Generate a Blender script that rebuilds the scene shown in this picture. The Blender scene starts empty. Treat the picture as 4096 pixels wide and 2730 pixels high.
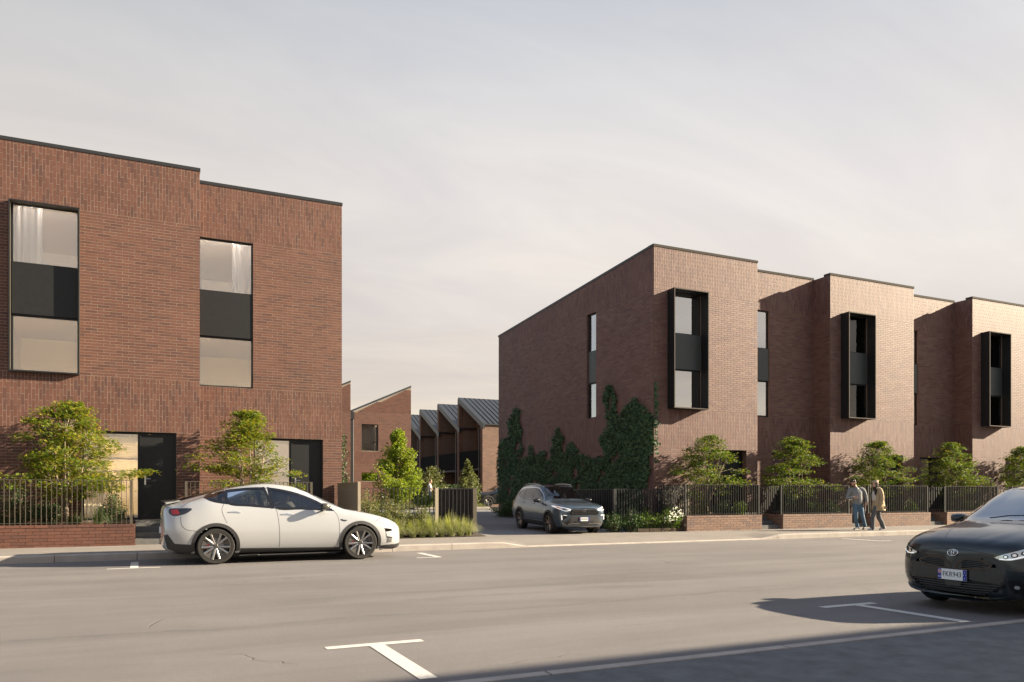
import bpy, bmesh, math, random
from mathutils import Vector, Matrix, noise
from mathutils.bvhtree import BVHTree
R = math.radians
rnd = random.Random(7)
scene = bpy.context.scene
COL = scene.collection

# ------------------------------------------------------------------ camera
cam_data = bpy.data.cameras.new('camera')
cam_data.sensor_width = 36.0
cam_data.lens = 27.53
cam_data.shift_y = 0.1497
cam_data.clip_start = 0.05
cam_data.clip_end = 2000
cam = bpy.data.objects.new('camera', cam_data)
COL.objects.link(cam)
cam.location = (0, 0, 1.37)
cam.rotation_euler = (R(90), 0, R(-25.33))
scene.camera = cam

# ------------------------------------------------------------------ sky, sun, exposure
SUN_DIR = Vector((1.0, -0.30, 0.415)).normalized()      # towards the sun
world = bpy.data.worlds.new('World')
scene.world = world
world.use_nodes = True
wn = world.node_tree
wn.nodes.clear()
def wnode(t, **kw):
    n = wn.nodes.new(t)
    for k, v in kw.items():
        if k in ('inputs',):
            for a, b in v.items(): n.inputs[a].default_value = b
        else: setattr(n, k, v)
    return n
sky = wnode('ShaderNodeTexSky', sky_type='NISHITA', sun_disc=False)
sky.sun_elevation = math.asin(SUN_DIR.z)
sky.sun_rotation = math.atan2(SUN_DIR.x, SUN_DIR.y)
sky.air_density = 1.0; sky.dust_density = 2.0; sky.ozone_density = 1.0
tc = wnode('ShaderNodeTexCoord')
sep = wnode('ShaderNodeSeparateXYZ')
wn.links.new(tc.outputs['Generated'], sep.inputs[0])
# thin high cloud veil, seen on a flat layer overhead: direction divided by its height
zc = wnode('ShaderNodeMath', operation='MAXIMUM'); zc.inputs[1].default_value = 0.0
wn.links.new(sep.outputs['Z'], zc.inputs[0])
za = wnode('ShaderNodeMath', operation='ADD'); za.inputs[1].default_value = 0.12
wn.links.new(zc.outputs[0], za.inputs[0])
dv = wnode('ShaderNodeVectorMath', operation='DIVIDE')
cmb = wnode('ShaderNodeCombineXYZ')
for k in range(3): wn.links.new(za.outputs[0], cmb.inputs[k])
wn.links.new(tc.outputs['Generated'], dv.inputs[0]); wn.links.new(cmb.outputs[0], dv.inputs[1])
mp = wnode('ShaderNodeMapping'); mp.inputs['Rotation'].default_value = (0, 0, R(-35)); mp.inputs['Scale'].default_value = (0.45, 1.15, 0.0)
wn.links.new(dv.outputs[0], mp.inputs[0])
nz1 = wnode('ShaderNodeTexNoise'); nz1.inputs['Scale'].default_value = 1.15; nz1.inputs['Detail'].default_value = 7; nz1.inputs['Roughness'].default_value = 0.55; nz1.inputs['Distortion'].default_value = 0.6
wn.links.new(mp.outputs[0], nz1.inputs['Vector'])
ramp = wnode('ShaderNodeValToRGB')
ramp.color_ramp.elements[0].position = 0.36; ramp.color_ramp.elements[0].color = (0.92, 0.92, 0.92, 1)
ramp.color_ramp.elements[1].position = 0.68; ramp.color_ramp.elements[1].color = (0.98, 0.98, 0.98, 1)
wn.links.new(nz1.outputs['Fac'], ramp.inputs[0])
# colour of the veil: creamier where the light comes through more air near the horizon
grad = wnode('ShaderNodeValToRGB')
ge = grad.color_ramp.elements
ge[0].position = 0.0; ge[0].color = (0.25, 0.218, 0.174, 1)
ge[1].position = 1.0; ge[1].color = (0.14, 0.15, 0.17, 1)
for p, c in ((0.07, (0.262, 0.228, 0.186)), (0.15, (0.208, 0.182, 0.160)), (0.22, (0.222, 0.200, 0.181)), (0.34, (0.228, 0.211, 0.198)), (0.46, (0.200, 0.194, 0.190)), (0.54, (0.174, 0.172, 0.171)), (0.66, (0.142, 0.145, 0.151))):
    e = ge.new(p); e.color = c + (1,)
wn.links.new(zc.outputs[0], grad.inputs[0])
SKY_K = 0.075
skym = wnode('ShaderNodeVectorMath', operation='SCALE'); skym.inputs['Scale'].default_value = SKY_K
wn.links.new(sky.outputs[0], skym.inputs[0])
# veil thinned on purpose overhead and opposite the sun: clear sky cools the shade
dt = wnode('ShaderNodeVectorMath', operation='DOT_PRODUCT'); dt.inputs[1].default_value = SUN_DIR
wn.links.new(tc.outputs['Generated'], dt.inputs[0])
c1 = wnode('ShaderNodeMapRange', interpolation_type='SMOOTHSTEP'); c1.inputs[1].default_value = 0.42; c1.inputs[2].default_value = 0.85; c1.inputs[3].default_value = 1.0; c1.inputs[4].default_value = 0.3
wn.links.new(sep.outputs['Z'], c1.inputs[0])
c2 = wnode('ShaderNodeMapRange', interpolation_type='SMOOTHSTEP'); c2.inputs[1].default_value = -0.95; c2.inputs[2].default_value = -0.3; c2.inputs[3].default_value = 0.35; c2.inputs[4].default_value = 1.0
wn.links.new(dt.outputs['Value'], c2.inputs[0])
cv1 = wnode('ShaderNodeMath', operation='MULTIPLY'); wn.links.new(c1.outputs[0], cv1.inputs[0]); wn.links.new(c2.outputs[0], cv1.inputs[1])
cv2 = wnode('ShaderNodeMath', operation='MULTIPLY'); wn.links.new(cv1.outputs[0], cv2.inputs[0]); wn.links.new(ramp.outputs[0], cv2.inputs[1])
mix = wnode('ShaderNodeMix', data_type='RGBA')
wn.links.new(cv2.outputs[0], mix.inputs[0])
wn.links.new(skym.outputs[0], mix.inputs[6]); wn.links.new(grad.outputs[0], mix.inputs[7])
# streaks: slight brightness change of the veil
nz2 = wnode('ShaderNodeTexNoise'); nz2.inputs['Scale'].default_value = 1.5; nz2.inputs['Detail'].default_value = 5; nz2.inputs['Roughness'].default_value = 0.6; nz2.inputs['Distortion'].default_value = 0.9
wn.links.new(mp.outputs[0], nz2.inputs['Vector'])
tint = wnode('ShaderNodeValToRGB')
tint.color_ramp.elements[0].position = 0.34; tint.color_ramp.elements[0].color = (0.875, 0.88, 0.905, 1)
tint.color_ramp.elements[1].position = 0.66; tint.color_ramp.elements[1].color = (1.0, 1.0, 0.985, 1)
wn.links.new(nz2.outputs['Fac'], tint.inputs[0])
fin = wnode('ShaderNodeVectorMath', operation='MULTIPLY')
wn.links.new(mix.outputs[2], fin.inputs[0]); wn.links.new(tint.outputs[0], fin.inputs[1])
# the veil thickens gently towards the sun side
c3 = wnode('ShaderNodeMapRange', interpolation_type='SMOOTHSTEP'); c3.inputs[1].default_value = -0.25; c3.inputs[2].default_value = 0.3; c3.inputs[3].default_value = 0.85; c3.inputs[4].default_value = 1.0
wn.links.new(dt.outputs['Value'], c3.inputs[0])
fin2 = wnode('ShaderNodeVectorMath', operation='SCALE')
wn.links.new(fin.outputs[0], fin2.inputs[0]); wn.links.new(c3.outputs[0], fin2.inputs['Scale']); fin = fin2
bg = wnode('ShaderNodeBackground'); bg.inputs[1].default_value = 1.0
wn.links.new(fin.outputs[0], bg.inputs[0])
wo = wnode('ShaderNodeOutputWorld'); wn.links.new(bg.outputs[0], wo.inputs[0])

sd = bpy.data.lights.new('sun', 'SUN'); sd.energy = 5.0; sd.angle = R(0.6); sd.color = (1.0, 0.84, 0.61)
sun = bpy.data.objects.new('sun', sd); COL.objects.link(sun)
sun.rotation_euler = SUN_DIR.to_track_quat('Z', 'Y').to_euler()
sun.location = SUN_DIR * 60

scene.view_settings.view_transform = 'Standard'
scene.view_settings.look = 'None'
scene.view_settings.exposure = 2.0
scene.view_settings.gamma = 1.0
scene.view_settings.use_curve_mapping = False
scene.cycles.max_bounces = 8
scene.cycles.transparent_max_bounces = 16
scene.cycles.use_denoising = True
scene.cycles.sample_clamp_indirect = 4.0

# ------------------------------------------------------------------ helpers
def tag(o, label=None, cat=None, group=None, kind=None):
    if label: o['label'] = label
    if cat: o['category'] = cat
    if group: o['group'] = group
    if kind: o['kind'] = kind
    return o

def empty(name, loc=(0, 0, 0), rz=0, label=None, cat=None, group=None, parent=None):
    o = bpy.data.objects.new(name, None)
    COL.objects.link(o)
    o.location = loc; o.rotation_euler = (0, 0, rz)
    o.empty_display_size = 0.2
    if parent: o.parent = parent
    return tag(o, label, cat, group)

def link(name, me, mat=None, parent=None, loc=None, rot=None, scale=None):
    o = bpy.data.objects.new(name, me)
    COL.objects.link(o)
    if mat is not None and len(me.materials) == 0:
        me.materials.append(mat)
    if parent is not None: o.parent = parent
    if loc is not None: o.location = loc
    if rot is not None: o.rotation_euler = rot
    if scale is not None: o.scale = scale
    return o

class MB:
    """collects verts and faces, builds one mesh"""
    def __init__(s): s.v = []; s.f = []; s.m = []
    def poly(s, pts, mi=0):
        n = len(s.v); s.v.extend([tuple(p) for p in pts]); s.f.append(tuple(range(n, n + len(pts)))); s.m.append(mi)
    def box(s, x0, x1, y0, y1, z0, z1, mi=0, skip=''):
        n = len(s.v)
        s.v.extend([(x0,y0,z0),(x1,y0,z0),(x1,y1,z0),(x0,y1,z0),(x0,y0,z1),(x1,y0,z1),(x1,y1,z1),(x0,y1,z1)])
        F = {'b':(3,2,1,0),'t':(4,5,6,7),'f':(0,1,5,4),'r':(1,2,6,5),'k':(2,3,7,6),'l':(3,0,4,7)}
        for k, q in F.items():
            if k not in skip:
                s.f.append(tuple(n + i for i in q)); s.m.append(mi)
        return s
    def obox(s, M, sx, sy, sz, mi=0):
        n = len(s.v)
        for z in (-.5, .5):
            for x, y in ((-.5,-.5),(.5,-.5),(.5,.5),(-.5,.5)):
                s.v.append(tuple(M @ Vector((x*sx, y*sy, z*sz))))
        for q in ((3,2,1,0),(4,5,6,7),(0,1,5,4),(1,2,6,5),(2,3,7,6),(3,0,4,7)):
            s.f.append(tuple(n + i for i in q)); s.m.append(mi)
    def tube(s, pts, rads, seg=8, mi=0, cap=True):
        """swept round tube through pts; rads is a number, list, or list of (a,b)"""
        pts = [Vector(p) for p in pts]; k = len(pts)
        if not isinstance(rads, (list, tuple)): rads = [rads] * k
        n0 = len(s.v); up = None
        for i, p in enumerate(pts):
            t = (pts[min(i + 1, k - 1)] - pts[max(i - 1, 0)])
            if t.length < 1e-9: t = Vector((0, 0, 1))
            t.normalize()
            if up is None:
                up = Vector((0, 0, 1)) if abs(t.z) < .9 else Vector((0, 1, 0))
            a = t.cross(up)
            if a.length < 1e-6: a = t.cross(Vector((1, 0, 0)))
            a.normalize(); b = a.cross(t).normalized(); up = b
            r = rads[i]; ra, rb = r if isinstance(r, (tuple, list)) else (r, r)
            for j in range(seg):
                th = 2 * math.pi * j / seg
                s.v.append(tuple(p + a * (math.cos(th) * ra) + b * (math.sin(th) * rb)))
        for i in range(k - 1):
            for j in range(seg):
                q = (n0+i*seg+j, n0+i*seg+(j+1)%seg, n0+(i+1)*seg+(j+1)%seg, n0+(i+1)*seg+j)
                s.f.append(q); s.m.append(mi)
        if cap:
            s.f.append(tuple(n0 + j for j in reversed(range(seg)))); s.m.append(mi)
            s.f.append(tuple(n0 + (k-1)*seg + j for j in range(seg))); s.m.append(mi)
    def lathe(s, prof, seg=32, M=None, mi=0, closed=False):
        """profile [(r, h)] turned about local z; M places it"""
        M = M or Matrix(); n0 = len(s.v); k = len(prof)
        for r, h in prof:
            for j in range(seg):
                th = 2 * math.pi * j / seg
                s.v.append(tuple(M @ Vector((r*math.cos(th), r*math.sin(th), h))))
        rng = range(k) if closed else range(k - 1)
        for i in rng:
            i2 = (i + 1) % k
            for j in range(seg):
                s.f.append((n0+i*seg+j, n0+i*seg+(j+1)%seg, n0+i2*seg+(j+1)%seg, n0+i2*seg+j)); s.m.append(mi)
    def prism(s, pts, axis, d0, d1, mi=0):
        """2-D outline extruded along axis ('x': pts are (y,z); 'y': (x,z); 'z': (x,y))"""
        def P(a, b, d): return {'x': (d, a, b), 'y': (a, d, b), 'z': (a, b, d)}[axis]
        n = len(s.v); k = len(pts)
        s.v.extend([P(a, b, d0) for a, b in pts]); s.v.extend([P(a, b, d1) for a, b in pts])
        s.f.append(tuple(n + i for i in range(k))); s.m.append(mi)
        s.f.append(tuple(n + k + i for i in reversed(range(k)))); s.m.append(mi)
        for i in range(k):
            j = (i + 1) % k
            s.f.append((n + i, n + k + i, n + k + j, n + j)); s.m.append(mi)
    def mesh(s, name, mats=None, smooth=False, fix=True):
        me = bpy.data.meshes.new(name)
        me.from_pydata(s.v, [], s.f)
        if mats:
            for m in (mats if isinstance(mats, (list, tuple)) else [mats]): me.materials.append(m)
        if any(s.m): me.polygons.foreach_set('material_index', s.m)
        if fix:
            bm = bmesh.new(); bm.from_mesh(me); bmesh.ops.recalc_face_normals(bm, faces=bm.faces); bm.to_mesh(me); bm.free()
        if smooth:
            me.polygons.foreach_set('use_smooth', [True] * len(me.polygons))
            if smooth != 'all': me.set_sharp_from_angle(angle=R(35))
        me.update()
        return me
    def build(s, name, mats=None, parent=None, smooth=False, loc=None, rot=None, fix=True):
        return link(name, s.mesh(name, mats, smooth, fix), None, parent, loc, rot)

def copy_tree(o, parent=None):
    c = o.copy(); COL.objects.link(c)
    if parent is not None:
        c.parent = parent
    for ch in list(o.children): copy_tree(ch, c)
    return c

# ------------------------------------------------------------------ materials
MATS = {}
def mat(name, color=(.5,.5,.5), rough=.6, metal=0., coat=0., spec=None, emit=None, emit_s=0., vary=0., vscale=3., bump=0., bscale=60., coat_r=.03, trans=0., ior=1.45, alpha=None):
    m = bpy.data.materials.new(name); m.use_nodes = True
    nt = m.node_tree; b = nt.nodes['Principled BSDF']
    b.inputs['Base Color'].default_value = tuple(color) + (1,)
    b.inputs['Roughness'].default_value = rough
    b.inputs['Metallic'].default_value = metal
    b.inputs['Coat Weight'].default_value = coat
    b.inputs['Coat Roughness'].default_value = coat_r
    b.inputs['IOR'].default_value = ior
    if trans: b.inputs['Transmission Weight'].default_value = trans
    if spec is not None: b.inputs['Specular IOR Level'].default_value = spec
    if emit: b.inputs['Emission Color'].default_value = tuple(emit) + (1,); b.inputs['Emission Strength'].default_value = emit_s
    if vary or bump:
        tcn = nt.nodes.new('ShaderNodeTexCoord')
    if vary:
        n = nt.nodes.new('ShaderNodeTexNoise'); n.inputs['Scale'].default_value = vscale; n.inputs['Detail'].default_value = 6; n.inputs['Roughness'].default_value = .62
        nt.links.new(tcn.outputs['Object'], n.inputs['Vector'])
        mrr = nt.nodes.new('ShaderNodeMapRange'); mrr.inputs[1].default_value = .3; mrr.inputs[2].default_value = .7
        mrr.inputs[3].default_value = 1 - vary; mrr.inputs[4].default_value = 1 + vary
        nt.links.new(n.outputs['Fac'], mrr.inputs[0])
        sc = nt.nodes.new('ShaderNodeVectorMath'); sc.operation = 'SCALE'; sc.inputs[0].default_value = color
        nt.links.new(mrr.outputs[0], sc.inputs['Scale']); nt.links.new(sc.outputs[0], b.inputs['Base Color'])
    if bump:
        n2 = nt.nodes.new('ShaderNodeTexNoise'); n2.inputs['Scale'].default_value = bscale; n2.inputs['Detail'].default_value = 4
        nt.links.new(tcn.outputs['Object'], n2.inputs['Vector'])
        bp = nt.nodes.new('ShaderNodeBump'); bp.inputs['Strength'].default_value = bump; bp.inputs['Distance'].default_value = .01
        nt.links.new(n2.outputs['Fac'], bp.inputs['Height']); nt.links.new(bp.outputs[0], b.inputs['Normal'])
    MATS[name] = m
    return m

def piece_random(nt):
    """a random number for each separate object and each loose piece of a joined mesh"""
    oi = nt.nodes.new('ShaderNodeObjectInfo'); ge_ = nt.nodes.new('ShaderNodeNewGeometry')
    a = nt.nodes.new('ShaderNodeMath'); a.operation = 'ADD'
    nt.links.new(oi.outputs['Random'], a.inputs[0]); nt.links.new(ge_.outputs['Random Per Island'], a.inputs[1])
    fr = nt.nodes.new('ShaderNodeMath'); fr.operation = 'FRACT'
    nt.links.new(a.outputs[0], fr.inputs[0])
    return fr.outputs[0]

def brick_mat(name, tones, rough=.86, mott=.16, spec=.3):
    m = bpy.data.materials.new(name); m.use_nodes = True
    nt = m.node_tree; b = nt.nodes['Principled BSDF']; b.inputs['Roughness'].default_value = rough
    b.inputs['Specular IOR Level'].default_value = spec
    rr = piece_random(nt)
    cr = nt.nodes.new('ShaderNodeValToRGB'); cr.color_ramp.interpolation = 'LINEAR'
    el = cr.color_ramp.elements
    el[0].position = 0; el[0].color = tones[0] + (1,); el[1].position = 1; el[1].color = tones[-1] + (1,)
    for i, t in enumerate(tones[1:-1]):
        e = el.new((i + 1) / (len(tones) - 1)); e.color = t + (1,)
    nt.links.new(rr, cr.inputs[0])
    tcn = nt.nodes.new('ShaderNodeNewGeometry')
    n = nt.nodes.new('ShaderNodeTexNoise'); n.inputs['Scale'].default_value = 9.; n.inputs['Detail'].default_value = 7; n.inputs['Roughness'].default_value = .7
    nt.links.new(tcn.outputs['Position'], n.inputs['Vector'])
    mrr = nt.nodes.new('ShaderNodeMapRange'); mrr.inputs[1].default_value = .3; mrr.inputs[2].default_value = .7; mrr.inputs[3].default_value = 1 - mott; mrr.inputs[4].default_value = 1 + mott
    nt.links.new(n.outputs['Fac'], mrr.inputs[0])
    n3 = nt.nodes.new('ShaderNodeTexNoise'); n3.inputs['Scale'].default_value = .7; n3.inputs['Detail'].default_value = 3
    nt.links.new(tcn.outputs['Position'], n3.inputs['Vector'])
    mr3 = nt.nodes.new('ShaderNodeMapRange'); mr3.inputs[1].default_value = .3; mr3.inputs[2].default_value = .7; mr3.inputs[3].default_value = .92; mr3.inputs[4].default_value = 1.08
    nt.links.new(n3.outputs['Fac'], mr3.inputs[0])
    mm = nt.nodes.new('ShaderNodeMath'); mm.operation = 'MULTIPLY'; nt.links.new(mrr.outputs[0], mm.inputs[0]); nt.links.new(mr3.outputs[0], mm.inputs[1])
    sc = nt.nodes.new('ShaderNodeVectorMath'); sc.operation = 'SCALE'
    nt.links.new(cr.outputs[0], sc.inputs[0]); nt.links.new(mm.outputs[0], sc.inputs['Scale'])
    nt.links.new(sc.outputs[0], b.inputs['Base Color'])
    n2 = nt.nodes.new('ShaderNodeTexNoise'); n2.inputs['Scale'].default_value = 70.; n2.inputs['Detail'].default_value = 4
    nt.links.new(tcn.outputs['Position'], n2.inputs['Vector'])
    bp = nt.nodes.new('ShaderNodeBump'); bp.inputs['Strength'].default_value = .5; bp.inputs['Distance'].default_value = .006
    nt.links.new(n2.outputs['Fac'], bp.inputs['Height']); nt.links.new(bp.outputs[0], b.inputs['Normal'])
    MATS[name] = m
    return m

def leaf_mat(name, tones, trans=.35, rough=.5, spec=.35):
    m = bpy.data.materials.new(name); m.use_nodes = True
    nt = m.node_tree; b = nt.nodes['Principled BSDF']; b.inputs['Roughness'].default_value = rough
    b.inputs['Specular IOR Level'].default_value = spec
    rr = piece_random(nt)
    cr = nt.nodes.new('ShaderNodeValToRGB'); el = cr.color_ramp.elements
    el[0].position = 0; el[0].color = tones[0] + (1,); el[1].position = 1; el[1].color = tones[-1] + (1,)
    for i, t in enumerate(tones[1:-1]):
        e = el.new((i + 1) / (len(tones) - 1)); e.color = t + (1,)
    nt.links.new(rr, cr.inputs[0]); nt.links.new(cr.outputs[0], b.inputs['Base Color'])
    tr = nt.nodes.new('ShaderNodeBsdfTranslucent')
    sc = nt.nodes.new('ShaderNodeVectorMath'); sc.operation = 'MULTIPLY'; sc.inputs[1].default_value = (1.5, 1.55, .7)
    nt.links.new(cr.outputs[0], sc.inputs[0]); nt.links.new(sc.outputs[0], tr.inputs[0])
    mx = nt.nodes.new('ShaderNodeMixShader'); mx.inputs[0].default_value = trans
    out = nt.nodes['Material Output']
    nt.links.new(b.outputs[0], mx.inputs[1]); nt.links.new(tr.outputs[0], mx.inputs[2]); nt.links.new(mx.outputs[0], out.inputs[0])
    MATS[name] = m
    return m

def glass_mat(name, tint=(.9,.92,.92), refl=.12, ior=1.6, rough=.0, refl_tint=(1,1,1)):
    """a flat pane: clear with tint, plus mirror reflection by Fresnel and coating"""
    m = bpy.data.materials.new(name); m.use_nodes = True
    nt = m.node_tree; nt.nodes.remove(nt.nodes['Principled BSDF'])
    tr = nt.nodes.new('ShaderNodeBsdfTransparent'); tr.inputs[0].default_value = tuple(tint) + (1,)
    gl = nt.nodes.new('ShaderNodeBsdfGlossy'); gl.inputs['Roughness'].default_value = rough; gl.inputs[0].default_value = tuple(refl_tint) + (1,)
    fr = nt.nodes.new('ShaderNodeFresnel'); fr.inputs[0].default_value = ior
    a = nt.nodes.new('ShaderNodeMath'); a.operation = 'ADD'; a.inputs[1].default_value = refl; a.use_clamp = True
    nt.links.new(fr.outputs[0], a.inputs[0])
    mx = nt.nodes.new('ShaderNodeMixShader')
    nt.links.new(a.outputs[0], mx.inputs[0]); nt.links.new(tr.outputs[0], mx.inputs[1]); nt.links.new(gl.outputs[0], mx.inputs[2])
    nt.links.new(mx.outputs[0], nt.nodes['Material Output'].inputs[0])
    MATS[name] = m
    return m

brick_mat('red_brick', [(0.078,0.034,0.027),(0.103,0.044,0.031),(0.114,0.049,0.034),(0.099,0.042,0.030),(0.123,0.055,0.039),(0.076,0.036,0.031),(0.110,0.047,0.034),(0.117,0.051,0.036)], .72, .09, .35)
brick_mat('brown_brick', [(0.103,0.050,0.047),(0.133,0.075,0.063),(0.148,0.084,0.069),(0.125,0.061,0.053),(0.165,0.100,0.086),(0.101,0.054,0.055),(0.146,0.082,0.069)], .6, .09, .34)
brick_mat('tan_brick', [(0.127,0.078,0.065),(0.166,0.100,0.074),(0.185,0.111,0.081),(0.161,0.097,0.072),(0.199,0.124,0.092),(0.123,0.082,0.072),(0.178,0.107,0.080),(0.189,0.116,0.084)], .7, .09, .35)
mat('mortar', (.235,.19,.155), .95, vary=.12, vscale=5)
mat('mortar_dark', (.19,.14,.11), .95, vary=.12, vscale=5)
mat('black_metal', (.012,.013,.015), .5, metal=.0, spec=.35, vary=.15, vscale=8)
mat('beige_metal', (.30,.26,.20), .5, metal=.1, vary=.08, vscale=8)
mat('grey_panel', (.045,.055,.056), .45, spec=.5)
mat('bronze_metal', (.10,.088,.070), .42, metal=.35, vary=.1, vscale=10)
mat('dark_metal', (.030,.031,.033), .4, metal=.3)
mat('coping', (.03,.032,.036), .4, metal=.3)
mat('coping_brown', (.06,.055,.05), .8, spec=.08)
mat('sunlit_edge_metal', (.085,.075,.068), .75, spec=.12)  # lighter than the black plates; sun on the edge is put in the colour
mat('roof_metal', (.055,.06,.066), .38, metal=.55)
mat('timber_lining', (.36,.2,.085), .6, vary=.25, vscale=12)
mat('plaster', (.75,.68,.56), .9)
mat('plaster_warm', (.70,.59,.41), .9)
mat('ceiling_white', (.8,.77,.7), .9)
mat('floor_wood', (.3,.2,.12), .5)
def cloth_mat():
    m = mat('curtain', (.85,.84,.82), .9)
    nt = m.node_tree; b = nt.nodes['Principled BSDF']
    tr = nt.nodes.new('ShaderNodeBsdfTransparent'); mx = nt.nodes.new('ShaderNodeMixShader'); mx.inputs[0].default_value = .55
    nt.links.new(b.outputs[0], mx.inputs[1]); nt.links.new(tr.outputs[0], mx.inputs[2]); nt.links.new(mx.outputs[0], nt.nodes['Material Output'].inputs[0])
cloth_mat()
mat('lamp_glow', (1,.9,.7), .5, emit=(1,.76,.42), emit_s=52.0)
mat('soft_glow', (1,.9,.7), .5, emit=(1,.87,.77), emit_s=60.0)
glass_mat('window_glass', (.92,.92,.91), .15, 1.5)
glass_mat('clear_glass', (.95,.95,.94), .03, 1.45)
glass_mat('reflective_glass', (.85,.88,.88), .42, 1.7)
mat('steel', (.6,.6,.6), .3, metal=1.)
# ------------------------------------------------------------------ parenting with world coordinates
def adopt(o, root):
    o.parent = root
    o.matrix_parent_inverse = root.matrix_basis.inverted()
    return o

# camera helper, used only to decide which pieces show largest
CAM = Vector((0, 0, 1.37)); _A = R(25.33)
def depth_of(p): return p[0]*math.sin(_A) + p[1]*math.cos(_A)
def in_frame(p, m=0.02):
    d = depth_of(p)
    if d < .2: return False
    u = (p[0]*math.cos(_A) - p[1]*math.sin(_A)) / d * 3132 / 4096
    v = (1978 - (p[2] - 1.37) / d * 3132) / 2730
    return abs(u) < .5 + m and -m < v < 1 + m

# ------------------------------------------------------------------ ground materials
def road_mat():
    m = bpy.data.materials.new('asphalt'); m.use_nodes = True
    nt = m.node_tree; b = nt.nodes['Principled BSDF']
    L = nt.links.new
    g = nt.nodes.new('ShaderNodeNewGeometry')
    def nz(scale, detail=6, rough=.6, vec=None, dist=0.):
        n = nt.nodes.new('ShaderNodeTexNoise'); n.inputs['Scale'].default_value = scale; n.inputs['Detail'].default_value = detail; n.inputs['Roughness'].default_value = rough; n.inputs['Distortion'].default_value = dist
        L(vec or g.outputs['Position'], n.inputs['Vector']); return n.outputs['Fac']
    def mrange(x, a, b_, c, d):
        n = nt.nodes.new('ShaderNodeMapRange'); n.inputs[1].default_value = a; n.inputs[2].default_value = b_; n.inputs[3].default_value = c; n.inputs[4].default_value = d; L(x, n.inputs[0]); return n.outputs[0]
    def math_(op, x, y):
        n = nt.nodes.new('ShaderNodeMath'); n.operation = op
        for i, q in enumerate((x, y)):
            if isinstance(q, (int, float)): n.inputs[i].default_value = q
            else: L(q, n.inputs[i])
        return n.outputs[0]
    mp1 = nt.nodes.new('ShaderNodeMapping'); mp1.inputs['Scale'].default_value = (.10, .9, 1); L(g.outputs['Position'], mp1.inputs[0])
    streak = mrange(nz(1.3, 6, .6, mp1.outputs[0], .8), .3, .72, .82, 1.13)
    patch = mrange(nz(.32, 5, .6), .3, .7, .88, 1.1)
    grain = math_('MULTIPLY', mrange(nz(90, 3, .7), .3, .7, .80, 1.2), mrange(nz(22, 3, .7), .3, .7, .94, 1.06))
    v = math_('MULTIPLY', math_('MULTIPLY', streak, patch), grain)
    # pale aggregate flecks
    vo = nt.nodes.new('ShaderNodeTexVoronoi'); vo.inputs['Scale'].default_value = 8.; L(g.outputs['Position'], vo.inputs['Vector'])
    fleck = mrange(vo.outputs['Distance'], .03, .055, 1.0, 0.0)
    keep = mrange(nz(2.2, 3), .52, .62, 0, 1)
    fleck = math_('MULTIPLY', fleck, keep)
    # long thin cracks
    mp2 = nt.nodes.new('ShaderNodeMapping'); mp2.inputs['Scale'].default_value = (.22, .3, 1); mp2.inputs['Rotation'].default_value = (0, 0, R(-38)); L(g.outputs['Position'], mp2.inputs[0])
    wv = nz(1.1, 5, .6, mp2.outputs[0])
    dv_ = nt.nodes.new('ShaderNodeVectorMath'); dv_.operation = 'ADD'; L(mp2.outputs[0], dv_.inputs[0])
    cv = nt.nodes.new('ShaderNodeCombineXYZ'); L(wv, cv.inputs[0]); L(wv, cv.inputs[1]); L(cv.outputs[0], dv_.inputs[1])
    v2 = nt.nodes.new('ShaderNodeTexVoronoi'); v2.feature = 'DISTANCE_TO_EDGE'; v2.inputs['Scale'].default_value = .55; L(dv_.outputs[0], v2.inputs['Vector'])
    crack = mrange(v2.outputs['Distance'], .0006, .0018, 1, 0)
    crack = math_('MULTIPLY', crack, mrange(nz(.42, 2), .54, .60, 0, 1))
    # darker damp-looking patches
    mp3 = nt.nodes.new('ShaderNodeMapping'); mp3.inputs['Scale'].default_value = (.16, .85, 1); mp3.inputs['Location'].default_value = (3.1, 1.7, 0); L(g.outputs['Position'], mp3.inputs[0])
    stain = mrange(nz(.8, 7, .65, mp3.outputs[0], .5), .60, .66, 1, .82)
    v = math_('MULTIPLY', v, stain)
    # seal joints and wheel-worn lanes that run along the street
    sp_ = nt.nodes.new('ShaderNodeSeparateXYZ'); L(g.outputs['Position'], sp_.inputs[0])
    mp4 = nt.nodes.new('ShaderNodeMapping'); mp4.inputs['Scale'].default_value = (.35, .35, 1); L(g.outputs['Position'], mp4.inputs[0])
    yw = math_('ADD', sp_.outputs['Y'], mrange(nz(1.0, 5, .6, mp4.outputs[0]), .2, .8, -.35, .35))
    for y0, wd, dk in ((8.55, .05, .16), (10.55, .04, .13), (13.2, .05, .08)):
        dist = math_('ABSOLUTE', math_('SUBTRACT', yw, y0), 0)
        line = mrange(dist, wd * .3, wd * 1.6, dk, 0)
        line = math_('MULTIPLY', line, mrange(nz(1.6, 4, .6), .38, .62, .15, 1))
        v = math_('MULTIPLY', v, math_('SUBTRACT', 1, line))
        soft = mrange(dist, 0, .55, dk * .45, 0)
        v = math_('MULTIPLY', v, math_('SUBTRACT', 1, soft))
    # pale scuffs
    sc1 = mrange(nz(1.1, 3), .60, .68, 0, 1); sc2 = mrange(nz(16, 5, .75, mp1.outputs[0]), .56, .64, 0, .22)
    v = math_('MULTIPLY', v, math_('ADD', 1, math_('MULTIPLY', sc1, sc2)))
    v = math_('MULTIPLY', v, math_('SUBTRACT', 1, math_('MULTIPLY', crack, .38)))
    sc = nt.nodes.new('ShaderNodeVectorMath'); sc.operation = 'SCALE'; sc.inputs[0].default_value = (.150, .141, .141); L(v, sc.inputs['Scale'])
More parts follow.
